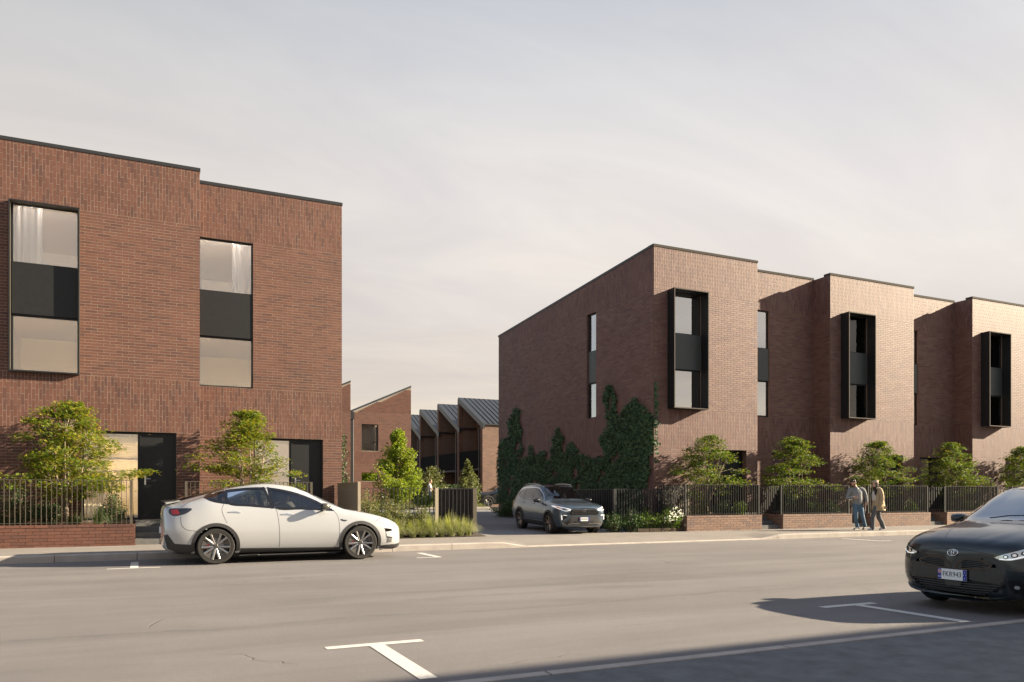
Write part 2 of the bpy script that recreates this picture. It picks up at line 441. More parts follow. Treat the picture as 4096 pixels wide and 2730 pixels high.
    mx = nt.nodes.new('ShaderNodeMix'); mx.data_type = 'RGBA'; L(fleck, mx.inputs[0]); L(sc.outputs[0], mx.inputs[6]); mx.inputs[7].default_value = (.34, .31, .28, 1)
    L(mx.outputs[2], b.inputs['Base Color'])
    b.inputs['Roughness'].default_value = .8; b.inputs['Specular IOR Level'].default_value = .35
    bp = nt.nodes.new('ShaderNodeBump'); bp.inputs['Strength'].default_value = .55; bp.inputs['Distance'].default_value = .012
    h = math_('SUBTRACT', math_('ADD', nz(130, 3, .7), math_('MULTIPLY', nz(5, 5), .6)), math_('MULTIPLY', crack, 1.2))
    L(h, bp.inputs['Height']); L(bp.outputs[0], b.inputs['Normal'])
    MATS['asphalt'] = m
road_mat()

def slab_mat(name, color, joint=None, vary=.1, rough=.85):
    """concrete with tonal drift and, if asked, saw-cut joints every joint metres"""
    m = mat(name, color, rough, vary=vary, vscale=1.1, bump=.35, bscale=110, spec=.3)
    return m
slab_mat('concrete_path', (.195,.178,.165), vary=.12)
mat('kerb_concrete', (.33,.30,.275), .85, vary=.16, vscale=2.2, bump=.4, bscale=60, spec=.3)
mat('dark_seal', (.096,.101,.108), .8, vary=.3, vscale=4, bump=.8, bscale=45)
mat('paver', (.19,.19,.195), .85, vary=.12, vscale=9, bump=.3, bscale=80)
mat('paver_joint', (.06,.057,.054), .95)
def paint_mat():
    m = mat('road_paint', (.52,.50,.47), .75, bump=.5, bscale=150); nt = m.node_tree; b = nt.nodes['Principled BSDF']; L = nt.links.new
    g = nt.nodes.new('ShaderNodeNewGeometry'); n = nt.nodes.new('ShaderNodeTexNoise'); n.inputs['Scale'].default_value = 26; n.inputs['Detail'].default_value = 7; n.inputs['Roughness'].default_value = .72; L(g.outputs['Position'], n.inputs['Vector'])
    r_ = nt.nodes.new('ShaderNodeMapRange'); r_.inputs[1].default_value = .56; r_.inputs[2].default_value = .66; r_.inputs[3].default_value = 0; r_.inputs[4].default_value = .75; L(n.outputs['Fac'], r_.inputs[0])
    mi = nt.nodes.new('ShaderNodeMix'); mi.data_type = 'RGBA'; L(r_.outputs[0], mi.inputs[0]); mi.inputs[6].default_value = (.52,.50,.47,1); mi.inputs[7].default_value = (.2,.185,.17,1); L(mi.outputs[2], b.inputs['Base Color'])
paint_mat()
mat('soil', (.045,.032,.022), .98, vary=.35, vscale=9, bump=1., bscale=30)
mat('earth', (.14,.13,.11), .95, vary=.2, vscale=.3)
mat('lawn', (.10,.125,.035), .95, vary=.4, vscale=14, bump=1., bscale=40)
mat('step_concrete', (.10,.10,.10), .85, vary=.18, vscale=6, bump=.3, bscale=60)

def sheet(name, xs, ys, zf, m, kind='structure', smooth=True):
    mb = MB(); nx, ny = len(xs), len(ys)
    for y in ys:
        for x in xs: mb.v.append((x, y, zf(x, y)))
    for j in range(ny - 1):
        for i in range(nx - 1):
            a = j * nx + i; mb.f.append((a, a + 1, a + nx + 1, a + nx)); mb.m.append(0)
    o = mb.build(name, MATS[m], smooth='all' if smooth else False)
    o['kind'] = kind
    return o
def frange(a, b, n): return [a + (b - a) * i / n for i in range(n + 1)]

KY = 18.13          # face of the far kerb
def lane_z(y):
    if y < 21.4: return .15
    if y < 26.5: return .15 + (y - 21.4) * .022
    return .262 + (y - 26.5) * .0072
def kerb_top(x):
    t = 1.0
    if 9.0 <= x <= 17.0: t = 0.
    elif 8.3 < x < 9.0: t = (9.0 - x) / .7
    elif 17.0 < x < 17.7: t = (x - 17.0) / .7
    return .035 + .115 * t
def path_z(x, y):
    t = min(1, max(0, (y - KY - .15) / 1.15)); t = t*t*(3-2*t)
    return kerb_top(x) * (1 - t) + .15 * t

sheet('ground', [-700, 900], [-500, 1200], lambda x, y: -.05, 'earth')
sheet('road', frange(-90, 330, 84), [5.33, 8, 11, 14, 16.5, 18.2], lambda x, y: 0.0, 'asphalt')
xs = sorted(set(frange(-60, 150, 60) + frange(7.9, 18.2, 52)))
sheet('pavement', xs, [KY + .148, 18.6, 19, 19.4, 19.9, 20.6, 21.5], path_z, 'concrete_path')
sheet('near_footpath', frange(-60, 120, 40), [-9, 1.5, 3.5, 5.22], lambda x, y: .004, 'dark_seal')
# flush concrete edging along the near footpath, each length a piece of its own
edge = empty('channel_edging'); edge['kind'] = 'structure'
me_edge = MB().box(-1.19, 1.19, 5.222, 5.33, -.1, .012).mesh('edging_length', MATS['kerb_concrete'])
for i in range(9):
    link('edging_length', me_edge, None, edge, loc=(-3.2 + 2.4 * i, 0, 0))
# far kerb: separate stones with open joints; lowered in front of the driveway
kerb = empty('kerb'); kerb['kind'] = 'structure'
x = -5.2; lens = [1.52, 2.1, 1.5, 2.05, 1.9, 1.55]
i = 0
while x < 42:
    L_ = lens[i % 6]; i += 1
    mb = MB(); n = 6
    xs_ = [x + .006 + (L_ - .012) * k / n for k in range(n + 1)]
    for q in xs_:
        t = kerb_top(q)
        mb.v += [(q, KY, -.1), (q, KY, t - .02), (q, KY + .02, t), (q, KY + .15, t + .001), (q, KY + .15, -.1)]
    for k in range(n):
        for j in range(4):
            a = k * 5 + j; mb.f.append((a, a + 1, a + 6, a + 5)); mb.m.append(0)
    mb.f.append((4, 3, 2, 1, 0)); mb.m.append(0); mb.f.append(tuple(n*5 + k for k in range(5))); mb.m.append(0)
    mb.build('kerb_stone', MATS['kerb_concrete'], kerb)
    x += L_
# kerb back-up filler under the path edge so that joints stay dark
MB().box(-5.2, 42, KY + .04, KY + .14, -.12, .01).build('kerb_bedding', MATS['soil'], kerb)

# painted parking marks (each one a flat thing on the road)
def marking(name, parts, label, group=None):
    root = empty(name, (parts[0][0], parts[0][2], 0), 0, label, 'road marking', group)
    mb = MB()
    for (x0, x1, y0, y1) in parts:
        mb.poly([(x0, y0, .004), (x1, y0, .004), (x1, y1, .004), (x0, y1, .004)])
    o = mb.build('paint', MATS['road_paint']); adopt(o, root)
    return root
GM = 'white parking bay marks on the road'
marking('parking_mark', [(1.86, 2.0, 5.52, 6.93), (1.48, 2.38, 6.93, 7.05)], 'large white T parking mark in the foreground', GM)
marking('parking_mark', [(7.93, 8.07, 5.5, 6.9), (7.44, 8.34, 6.9, 7.02)], 'white T parking mark lying in the shadow of the black hatchback', GM)
marking('parking_mark', [(-.19, -.05, 16.15, 17.5), (-.57, .32, 16.04, 16.15)], 'white T parking mark behind the tail of the white car', GM)
marking('parking_mark', [(5.79, 5.93, 16.15, 17.45), (5.35, 5.92, 16.04, 16.15)], 'white L parking mark ahead of the nose of the white car', GM)
marking('parking_mark', [(19.5, 19.64, 16.15, 17.5), (19.52, 20.0, 16.04, 16.15)], 'thin white angled parking mark on the road beyond the driveway crossing', GM)

# driveway lane and its concrete pavers
dl = sheet('driveway', frange(5.3, 26, 12), [21.5, 23, 25, 26.5, 30, 35, 40, 44, 48.3, 60], lambda x, y: lane_z(y) - .012, 'paver_joint')
me_pv = MB().box(-.0965, .0965, -.0465, .0465, -.02, 0, skip='b').mesh('paver', MATS['paver'])
pv = []
row = 0; y = 21.52
while y < 46:
    xo = (row % 2) * .1
    xx = 9.3 + xo if y < 24.2 else 6.6 + xo
    x_end = 16.0 if y < 35.5 else 21
    while xx < x_end:
        c = Vector((xx, y, lane_z(y) + rnd.uniform(-.0015, .0015)))
        if in_frame(c): pv.append((depth_of(c), c))
        xx += .2
    y += .1; row += 1
pv.sort(key=lambda t: t[0] + (0 if 9.3 < t[1].x < 12.5 else 6))
for d_, c in pv[:300]:
    link('paver', me_pv, None, dl, loc=c, rot=(R(1.25), 0, 0))
mb = MB()
for d_, c in pv[300:]:
    x_, y_, z_ = c
    mb.box(x_-.0965, x_+.0965, y_-.0465, y_+.0465, z_-.02, z_, skip='b')
o = mb.build('far_pavers', MATS['paver'], dl, fix=False); o['kind'] = 'stuff'
# ------------------------------------------------------------------ brickwork
BL, BH, PT = .274, .0657, .0752        # brick length, height, course pitch
class BrickSet:
    def __init__(s): s.items = []
    def add(s, c, U, W, N, w, h): s.items.append((c, U, W, N, w, h))
    def emit(s, root, m, n_parts=300, proud=.010, wallpart=None):
        """the bricks that show largest as parts, the rest joined"""
        sc = []
        for it in s.items:
            c, U, W, N, w, h = it
            v = CAM - c; d = v.length
            f = max(0, N.dot(v) / d)
            full = max(w, h) > BL * .93
            sc.append(((w * h * f / (d * d)) if (full and f > 0 and in_frame(c, 0)) else 0, it))
        sc.sort(key=lambda t: -t[0])
        cache = {}
        par = wallpart or root
        k = 0; rest = []
        for a, it in sc:
            if a <= 0 or k >= n_parts: rest.append(it); continue
            c, U, W, N, w, h = it
            key = w > h
            if key not in cache:
                ww, hh = (BL, BH) if key else (BH, BL)
                cache[key] = MB().box(-ww/2, ww/2, -proud, proud, -hh/2, hh/2, skip='k').mesh('brick', MATS[m])
            M = Matrix.Identity(4); ww, hh = (BL, BH) if key else (BH, BL)
            for r_ in range(3):
                M[r_][0] = U[r_] * (w / ww); M[r_][1] = -N[r_]; M[r_][2] = W[r_] * (h / hh); M[r_][3] = c[r_]
            M[0][3] += N.x * rnd.uniform(-.001, .001); M[1][3] += N.y * rnd.uniform(-.001, .001)
            o = bpy.data.objects.new('brick', cache[key]); COL.objects.link(o)
            o.parent = par
            if par is root: o.matrix_parent_inverse = root.matrix_basis.inverted()
            o.matrix_basis = M
            k += 1
        mb = MB(); V_, F_ = mb.v, mb.f
        for c, U, W, N, w, h in rest:
            j = rnd.uniform(-.001, .001); n = len(V_)
            a = U * (w / 2); b = W * (h / 2); f = N * (proud + j); bk = N * (-proud)
            V_ += [tuple(c-a-b+f), tuple(c+a-b+f), tuple(c+a+b+f), tuple(c-a+b+f), tuple(c-a-b+bk), tuple(c+a-b+bk), tuple(c+a+b+bk), tuple(c-a+b+bk)]
            F_ += [(n,n+1,n+2,n+3),(n+4,n,n+3,n+7),(n+1,n+5,n+6,n+2),(n+3,n+2,n+6,n+7),(n+4,n+5,n+1,n)]
        if V_:
            mb.m = [0] * len(F_)
            o = mb.build('brickwork', MATS[m], None, fix=False)
            if par is root: adopt(o, root)
            else: o.parent = par
            o['kind'] = 'stuff'

def cut_spans(a, b, holes):
    sp = [(a, b)]
    for h0, h1 in holes:
        out = []
        for s0, s1 in sp:
            if h1 <= s0 or h0 >= s1: out.append((s0, s1)); continue
            if h0 > s0: out.append((s0, h0))
            if h1 < s1: out.append((h1, s1))
        sp = out
    return [q for q in sp if q[1] - q[0] > .015]

def lay(bs, O, U, N, L, zones, openings=(), top=None, inset=.0):
    """fill a wall with bricks. O: corner at z=0, U: along, N: outward. zones: (z0, z1, 'h'|'v'); openings: (u0,u1,z0,z1); top(u): sloped limit"""
    W = Vector((0, 0, 1)); J = PT - BH
    for z0, z1, kind in zones:
        if kind == 'h':
            n = max(1, round((z1 - z0) / PT)); p = (z1 - z0) / n
            BJ = 2 * L / max(1, round(2 * L / (BL + J)))
            for r in range(n):
                a, b = z0 + r * p, z0 + (r + 1) * p; m_ = (a + b) / 2
                holes = [(o[0], o[1]) for o in openings if o[2] < m_ < o[3]]
                off = (r % 2) * BJ / 2
                k0 = -off
                u = k0 - BJ
                while u < L:
                    for s0, s1 in cut_spans(max(u, 0), min(u + BJ, L), holes):
                        g0 = J / 2 if s0 > 1e-6 else .0; g1 = J / 2 if s1 < L - 1e-6 else .0
                        q0, q1 = s0 + g0, s1 - g1
                        if q1 - q0 < .02: continue
                        if top and m_ + p / 2 > min(top(q0), top(q1)): continue
                        bs.add(O + U * ((q0 + q1) / 2) + W * m_ + N * 0, U, W, N, q1 - q0, p - J)
                    u += BJ
        else:
            n = max(1, round(L / PT)); p = L / n
            for r in range(n):
                a, b = r * p, (r + 1) * p; m_ = (a + b) / 2
                z1_ = min(z1, top(m_)) if top else z1
                holes = [(o[2], o[3]) for o in openings if o[0] < m_ < o[1]]
                off = (r % 2) * (BL + J) / 2
                z = z0 - off
                while z < z1_:
                    for s0, s1 in cut_spans(max(z, z0), min(z + BL + J, z1_), holes):
                        q0, q1 = s0 + J / 2, s1 - J / 2
                        if q1 - q0 < .02: continue
                        bs.add(O + U * m_ + W * ((q0 + q1) / 2), U, W, N, p - J, q1 - q0)
                    z += BL + J

def backing(mb, O, U, N, L, z0, z1, openings=(), depth=.2, top=None, rec=-.0065):
    """mortar face set back behind the brick faces, with reveals round each opening"""
    us = sorted(set([0, L] + [q for o in openings for q in o[:2]])); zs = sorted(set([z0, z1] + [q for o in openings for q in o[2:]]))
    W = Vector((0, 0, 1)); off = N * -rec
    P_ = lambda u, z, d=0: O + U * u + W * z + off - N * d
    for i in range(len(us) - 1):
        for j in range(len(zs) - 1):
            um, zm = (us[i] + us[i+1]) / 2, (zs[j] + zs[j+1]) / 2
            if any(o[0] < um < o[1] and o[2] < zm < o[3] for o in openings): continue
            if top and zs[j+1] == z1:
                mb.poly([P_(us[i], zs[j]), P_(us[i+1], zs[j]), P_(us[i+1], top(us[i+1])), P_(us[i], top(us[i]))])
            else:
                mb.poly([P_(us[i], zs[j]), P_(us[i+1], zs[j]), P_(us[i+1], zs[j+1]), P_(us[i], zs[j+1])])
    for o in openings:
        a, b, c, d = o
        for (p, q) in (((a, c), (a, d)), ((b, d), (b, c)), ((a, d), (b, d)), ((b, c), (a, c))):
            mb.poly([P_(*p), P_(*q), P_(*q, depth), P_(*p, depth)])

ZD, ZS0, ZS1, ZT, ZTOP = .71, 2.99, 4.38, 8.53, 10.0
ZP0, ZP1 = 5.80, 7.05
ZONES = [(.15, ZS0, 'h'), (ZS0, ZS1, 'v'), (ZS1, ZT, 'h'), (ZT, ZTOP, 'v')]
X_ = Vector((1, 0, 0)); Y_ = Vector((0, 1, 0))

def part(mb, name, m, root, smooth=False):
    o = mb.build(name, MATS[m] if isinstance(m, str) else [MATS[q] for q in m], None, smooth)
    return adopt(o, root)

def sub(mb, name, m, par, smooth=False):
    o = mb.build(name, MATS[m] if isinstance(m, str) else [MATS[q] for q in m], par, smooth)
    return o

def pane(root_part, x0, x1, y, z0, z1, m):
    return sub(MB().box(x0, x1, y, y + .012, z0, z1), 'pane', m, root_part)

def frame_rect(mb, x0, x1, y0, y1, z0, z1, w=.04):
    mb.box(x0, x0 + w, y0, y1, z0, z1); mb.box(x1 - w, x1, y0, y1, z0, z1)
    mb.box(x0 + w, x1 - w, y0, y1, z0, z0 + w); mb.box(x0 + w, x1 - w, y0, y1, z1 - w, z1)

def tall_window(root, x0, x1, yg, glass, z0=ZS1, z1=ZT, spandrel='black_metal', sp_y=-.03):
    """two-storey window: frame, an upper and a lower pane, a metal panel at the floor between"""
    mb = MB(); frame_rect(mb, x0, x1, yg - .03, yg + .04, z0, z1, .045)
    mb.box(x0 + .045, x1 - .045, yg - .028, yg + .038, ZP0 - .05, ZP0 - .001); mb.box(x0 + .045, x1 - .045, yg - .028, yg + .038, ZP1 + .001, ZP1 + .03)
    w = part(mb, 'window', 'black_metal', root)
    pane(w, x0 + .045, x1 - .045, yg, z0 + .045, ZP0 - .05, glass)
    pane(w, x0 + .045, x1 - .045, yg, ZP1 + .03, z1 - .045, glass)
    sub(MB().box(x0 + .02, x1 - .02, yg - .045 + sp_y, yg + .03, ZP0, ZP1), 'spandrel_panel', spandrel, w)
    return w

def curtain(root, x0, x1, y, z0, z1, m='curtain', wave=.028):
    mb = MB(); n = max(8, int((x1 - x0) / .02)); k = len(mb.v)
    for i in range(n + 1):
        x = x0 + (x1 - x0) * i / n
        yy = y + wave * math.sin(i * .9) * (.6 + .4 * math.sin(i * .23))
        mb.v += [(x, yy, z0), (x, yy, z1)]
    for i in range(n): mb.f.append((k+2*i, k+2*i+2, k+2*i+3, k+2*i+1)); mb.m.append(0)
    return part(mb, 'curtain', m, root, smooth='all')

def room(root, x0, x1, y0, y1, z0, z1, walls='plaster', ceil='ceiling_white', lamp=None, back='plaster'):
    mb = MB()
    mb.poly([(x0,y0,z0),(x1,y0,z0),(x1,y1,z0),(x0,y1,z0)], 0)
    mb.poly([(x0,y0,z1),(x0,y1,z1),(x1,y1,z1),(x1,y0,z1)], 1)
    mb.poly([(x0,y0,z0),(x0,y1,z0),(x0,y1,z1),(x0,y0,z1)], 2)
    mb.poly([(x1,y0,z0),(x1,y0,z1),(x1,y1,z1),(x1,y1,z0)], 2)
    mb.poly([(x0,y1,z0),(x1,y1,z0),(x1,y1,z1),(x0,y1,z1)], 3)
    r = part(mb, 'interior', ['floor_wood', ceil, walls, back], root)
    if lamp:
        for lx, ly, s, mm in lamp:
            part(MB().box(lx - s * 2, lx + s * 2, y0 + .02, y0 + .1, z1 - .06, z1 - .012), 'pelmet_lamp', mm, root)
    return r

def house(name, x0, x1, yf, kind, bricks, label, group, glass, warm=0, side=None, left_return=0., ydeep=33.0, xroom=None, open_=None, win=None, sp='black_metal', cop='coping', reveal=.14, corner=False):
    root = empty(name, (x0, yf, 0), 0, label, 'house', group)
    bs = BrickSet(); mort = 'mortar' if bricks == 'red_brick' else 'mortar_dark'
    O = Vector((x0, yf, 0)); N = Vector((0, -1, 0))
    wx0, wx1 = win; gx0, gd, gx1 = open_            # sidelight from gx0 to gd, door gd to gx1
    ops = [(gx0 - x0, gx1 - x0, ZD, ZS0), (wx0 - x0, wx1 - x0, ZS1, ZT)]
    rc = -.0085 if bricks == 'red_brick' else -.004
    mb = MB(); backing(mb, O, X_, N, x1 - x0, .1, ZTOP, ops, reveal + .08, None, rc)
    lay(bs, O, X_, N, x1 - x0, ZONES, ops)
    # brick reveals on the right side of openings (they face the viewer's side)
    for (a, b, c, d) in ops[:1]:
        lay(bs, Vector((x0 + b, yf + .014, 0)), Vector((0, 1, 0)), Vector((-1, 0, 0)), reveal + .06, [(c, d, 'h')])
    if left_return:
        lay(bs, Vector((x0, yf + left_return, 0)), Vector((0, -1, 0)), Vector((-1, 0, 0)), left_return - .013, ZONES)
        backing(mb, Vector((x0, yf + left_return, 0)), Vector((0, -1, 0)), Vector((-1, 0, 0)), left_return, .1, ZTOP, (), .2, None, -.003)
    wall = part(mb, 'wall', mort, root)
    # shell behind: side, rear and roof
    sh = MB()
    zb = 9.2
    yb = ydeep
    sh.poly([(x0 + .02, yf + .05, 9.9), (x1 - .02, yf + .05, 9.9), (x1 - .02, yb, zb), (x0 + .02, yb, zb)])
    part(sh, 'roof', 'roof_metal', root)
    sh = MB()
    if not corner: sh.poly([(x0 + .02, yf + .02, .1), (x0 + .02, yf + .02, 9.9), (x0 + .02, yb, zb), (x0 + .02, yb, .1)])
    sh.poly([(x1 - .02, yf + .02, .1), (x1 - .02, yb, .1), (x1 - .02, yb, zb), (x1 - .02, yf + .02, 9.9)])
    sh.poly([(x0 + .02, yb, .1), (x0 + .02, yb, zb), (x1 - .02, yb, zb), (x1 - .02, yb, .1)])
    part(sh, 'party_wall', bricks, root)
    # coping, lengths of folded metal
    n = max(1, round((x1 - x0) / 2.4)); step = (x1 - x0 + .04) / n
    for i in range(n):
        a = x0 - .02 + step * i
        part(MB().box(a + .002, a + step - .002, yf - .025, yf + .3, ZTOP, ZTOP + .085), 'coping', cop, root)
    # ground floor: sidelight and door
    yd = yf + reveal
    mb = MB(); frame_rect(mb, gx0, gd, yd - .02, yd + .05, ZD + .01, ZS0 - .01, .045)
    mb.box(gx0 + .045, gx1, yd - .021, yd + .051, ZS0 - .06, ZS0 - .005)
    w = part(mb, 'entrance_window', 'black_metal', root)
    pane(w, gx0 + .045, gd - .045, yd + .01, ZD + .055, ZS0 - .06, glass)
    d = part(MB().box(gd + .012, gx1 - .05, yd - .012, yd + .045, ZD + .012, ZS0 - .065), 'door', 'black_metal', root)
    fr = MB(); fr.box(gd, gd + .05, yd - .035, yd - .013, ZD + .01, ZS0 - .01); fr.box(gx1 - .05, gx1 - .002, yd - .06, yd + .05, ZD + .01, ZS0 - .01)
    sub(fr, 'door_frame', 'black_metal', d)
    hd = MB(); hx = gd + .13
    hd.box(hx - .018, hx + .018, yd - .022, yd - .013, 1.62, 1.86); hd.tube([(hx, yd - .02, 1.775), (hx, yd - .06, 1.775), (hx + .13, yd - .06, 1.775)], .009, 8)
    sub(hd, 'door_handle', 'steel', d)
    part(MB().box(gx0, gx1, yf - .0, yd + .1, ZD - .05, ZD + .008), 'threshold', 'step_concrete', root)
    return root, bs, wall

# ------------------------------------------------------------------ the terrace on the left
YF, YR = 22.5, 23.35
GL = 'red brick terrace houses on the left'
GR = 'brown brick terrace houses on the right'
def window_box(root, x0, x1, yf, pr=.4, inner='black_metal', edge='dark_metal', z0=ZS1 - .01, z1=ZT + .01):
    """projecting metal surround: four plates and a thin front edge"""
    mb = MB(); t = .03
    mb.box(x0, x0 + t, yf - pr, yf + .06, z0, z1); mb.box(x1 - t, x1, yf - pr, yf + .06, z0, z1)
    mb.box(x0 + t, x1 - t, yf - pr, yf + .06, z0, z0 + t); mb.box(x0 + t, x1 - t, yf - pr, yf + .06, z1 - t, z1)
    b = part(mb, 'window_surround', inner, root)
    e = MB(); frame_rect(e, x0 - .002, x1 + .002, yf - pr - .008, yf - pr - .0005, z0 - .002, z1 + .002, .034)
    sub(e, 'surround_edge', edge, b)
    return b

hA, bsA, wA = house('terrace_house', -3.42, 1.41, YF, 'out', 'red_brick', 'left red brick terrace house with framed projecting window and open lit entrance', GL, 'window_glass', open_=(-1.36, -.04, .84), win=(-2.88, -1.42), reveal=.1)
window_box(hA, -2.91, -1.40, YF, .14, 'bronze_metal', 'black_metal')
tall_window(hA, -2.886, -1.414, YF + .09, 'window_glass')
bsA.emit(hA, 'red_brick', 300, wallpart=wA)
hB, bsB, wB = house('terrace_house', 1.41, 5.42, YR, 'in', 'red_brick', 'recessed right hand red brick terrace house behind the roof of the white car', GL, 'window_glass', open_=(2.9, 3.95, 4.86), win=(1.41, 2.88), reveal=.12)
tall_window(hB, 1.416, 2.886, YR + .09, 'window_glass')
bsB.emit(hB, 'red_brick', 300, wallpart=wB)
# rooms of the left terrace
LG, SG = 'lamp_glow', 'soft_glow'
room(hA, -3.3, 1.3, YF + .32, YF + 4.2, ZD, 3.12, 'plaster_warm', 'plaster', [(-.7, YF + 1.3, .35, LG)], 'plaster')
room(hA, -3.3, 1.3, YF + .32, YF + 5.2, 3.6, 6.1, 'plaster', 'ceiling_white', [(-2.3, YF + 2.6, .35, LG)], 'plaster')
room(hA, -3.3, 1.3, YF + .32, YF + 5.2, 6.5, 8.75, 'plaster', 'ceiling_white', [(-2.0, YF + 2.4, .35, SG)], 'plaster')
room(hB, 1.5, 5.3, YR + .32, YR + 4.5, ZD, 3.12, 'plaster', 'plaster', [(3.2, YR + 2, .3, SG)], 'plaster')
room(hB, 1.5, 5.3, YR + .32, YR + 5.5, 3.6, 6.1, 'plaster', 'ceiling_white', [(2.2, YR + 2.6, .35, LG)], 'plaster')
room(hB, 1.5, 5.3, YR + .32, YR + 5.5, 6.5, 8.75, 'plaster', 'ceiling_white', [(2.4, YR + 2.4, .35, SG)], 'plaster')
curtain(hA, -2.9, -2.25, YF + .36, 6.55, 8.7)
curtain(hB, 2.35, 2.9, YR + .36, 6.55, 8.7)
# entrance joinery seen through the left doorway: tall cupboards and a slatted panel
mb = MB()
for i in range(3): mb.box(-.9 + i * .62, -.9 + i * .62 + .612, YF + 2.2, YF + 2.8, ZD + .09, 2.35)
part(mb, 'cupboard', 'plaster_warm', hA)
mb = MB()
for i in range(6): mb.box(-.92, .95, YF + 2.18, YF + 2.22, 2.42 + i * .07, 2.455 + i * .07)
part(mb, 'slatted_grille', 'plaster_warm', hA)
mb = MB(); mb.lathe([(0, .42), (.3, .41), (.38, .36), (.4, .2), (.36, .02), (.0, 0)], 24, Matrix.Translation((-1.05, YF + .85, ZD)))
part(mb, 'round_ottoman', 'curtain', hA, True)

# ------------------------------------------------------------------ the terrace on the right
RG = 'reflective_glass'
BX = [(16.1, 20.78, 'out'), (20.78, 24.5, 'in'), (24.5, 29.3, 'out'), (29.3, 33.08, 'in'), (33.08, 37.85, 'out')]
RLAB = ['brown brick corner house with ivy on its side wall and a black framed window', 'recessed brown brick house standing in shade beside the corner house', 'brown brick house with projecting black window behind the walking couple', 'second recessed brown brick house in shade, farther along the right terrace', 'farthest brown brick house with projecting window at the right edge']
for i, (a, b, k) in enumerate(BX):
    if k == 'out':
        h_, bs_, w_ = house('terrace_house', a, b, YF, k, 'brown_brick', RLAB[i], GR, RG, open_=(a + 2.28, a + 3.36, a + 4.15), win=(a + .62, a + 2.04), reveal=.26, left_return=0 if i == 0 else .85, cop='coping_brown', ydeep=35.5, corner=(i == 0))
        if i == 0:
            sl = lambda u: ZTOP - .8 * (1 - u / 13.05)       # the roof falls to the back
            O = Vector((a, 35.55, 0)); U = Vector((0, -1, 0)); N = Vector((-1, 0, 0))
            so = [(35.55 - 27.03, 35.55 - 26.31, ZS1, ZT)]
            lay(bs_, O, U, N, 13.05 - .013, ZONES, so, sl)
            lay(bs_, Vector((a + .014, 27.03, 0)), Vector((1, 0, 0)), Vector((0, -1, 0)), .12, [(ZS1, ZT, 'h')])
            mb = MB(); backing(mb, O, U, N, 13.05, .1, ZTOP, so, .2, sl, -.003)
            part(mb, 'side_wall', 'mortar_dark', h_)
            mb = MB()
            for q in range(5):
                u0, u1 = 13.05 * q / 5, 13.05 * (q + 1) / 5
                y0, y1 = 35.6 - u0, 35.6 - u1; z0, z1 = sl(u0), sl(u1)
                m2 = MB(); m2.prism([(y0, z0), (y1 + .004, z1), (y1 + .004, z1 + .085), (y0, z0 + .085)], 'x', a - .025, a + .3)
                part(m2, 'coping', 'coping', h_)
            # slot window in the side wall
            xg = a + .11
            mb = MB()
            for (y0, y1, z0, z1) in ((26.31, 26.36, ZS1, ZT), (26.94, 27.03, ZS1, ZT), (26.36, 26.94, ZS1, ZS1 + .045), (26.36, 26.94, ZT - .045, ZT), (26.36, 26.94, ZP0 - .06, ZP0 - .001)):
                mb.box(xg - .03, xg + .03, y0, y1, z0, z1)
            w2 = part(mb, 'window', 'black_metal', h_)
            sub(MB().box(xg, xg + .012, 26.36, 26.94, ZS1 + .045, ZP0 - .06), 'pane', RG, w2)
            sub(MB().box(xg, xg + .012, 26.36, 26.94, ZP1, ZT - .045), 'pane', RG, w2)
            sub(MB().box(xg - .05, xg + .02, 26.33, 26.99, ZP0, ZP1), 'spandrel_panel', 'grey_panel', w2)
            room(h_, a + .25, a + 4.4, 24.9, 29.5, 3.6, 6.1, 'timber_lining', 'plaster', [(a + 1.6, 26.8, .3, SG)], 'timber_lining')
            room(h_, a + .25, a + 4.4, 24.9, 29.5, 6.5, 8.75, 'plaster', 'ceiling_white', None, 'plaster')
        window_box(h_, a + .58, a + 2.08, YF, .40, 'black_metal', 'sunlit_edge_metal')
        tall_window(h_, a + .612, a + 2.048, YF + .06, RG if i == 0 else 'clear_glass', spandrel='grey_panel')
        yy = YF
        if i: room(h_, a + .2, b - .1, yy + .32, yy + 4.5, 6.5, 8.75, 'timber_lining', 'plaster_warm', [(a + 2.2, yy + 2.2, .9, LG)] if i == 2 else None, 'plaster_warm')
        else: room(h_, a + .4, b - .1, yy + .32, yy + 2.3, 6.5, 8.75, 'plaster', 'plaster', None, 'plaster')
        room(h_, a + .4, b - .1, yy + .32, yy + 2.3, 3.6, 6.1, 'plaster', 'plaster', [(a + 2.0, yy + 1, .12, LG)] if i else None, 'plaster_warm')
        curtain(h_, a + 1.55, a + 2.0, yy + .38, 6.55, 8.7)
    else:
        h_, bs_, w_ = house('terrace_house', a, b, YR, k, 'brown_brick', RLAB[i], GR, RG, open_=(a + 1.5, a + 2.45, a + 3.3), win=(a, a + 1.4), reveal=.2, cop='coping_brown', ydeep=35.5)
        tall_window(h_, a + .006, a + 1.408, YR + .1, RG, spandrel='grey_panel')
        yy = YR
        room(h_, a + .12, b - .1, yy + .32, yy + 4.5, 6.5, 8.75, 'timber_lining', 'plaster', [(a + 1.2, yy + 2.2, .3, SG)], 'timber_lining')
        room(h_, a + .12, b - .1, yy + .32, yy + 4.5, 3.6, 6.1, 'plaster', 'plaster', None, 'plaster')
    room(h_, a + .12, b - .12, yy + .36, yy + 4.2, ZD, 3.12, 'plaster_warm' if i % 2 else 'plaster', 'plaster', [(a + 2.4, yy + 1.8, .3, SG)] if i in (1, 2, 3) else None, 'plaster')
    bs_.emit(h_, 'brown_brick', 300, wallpart=w_)

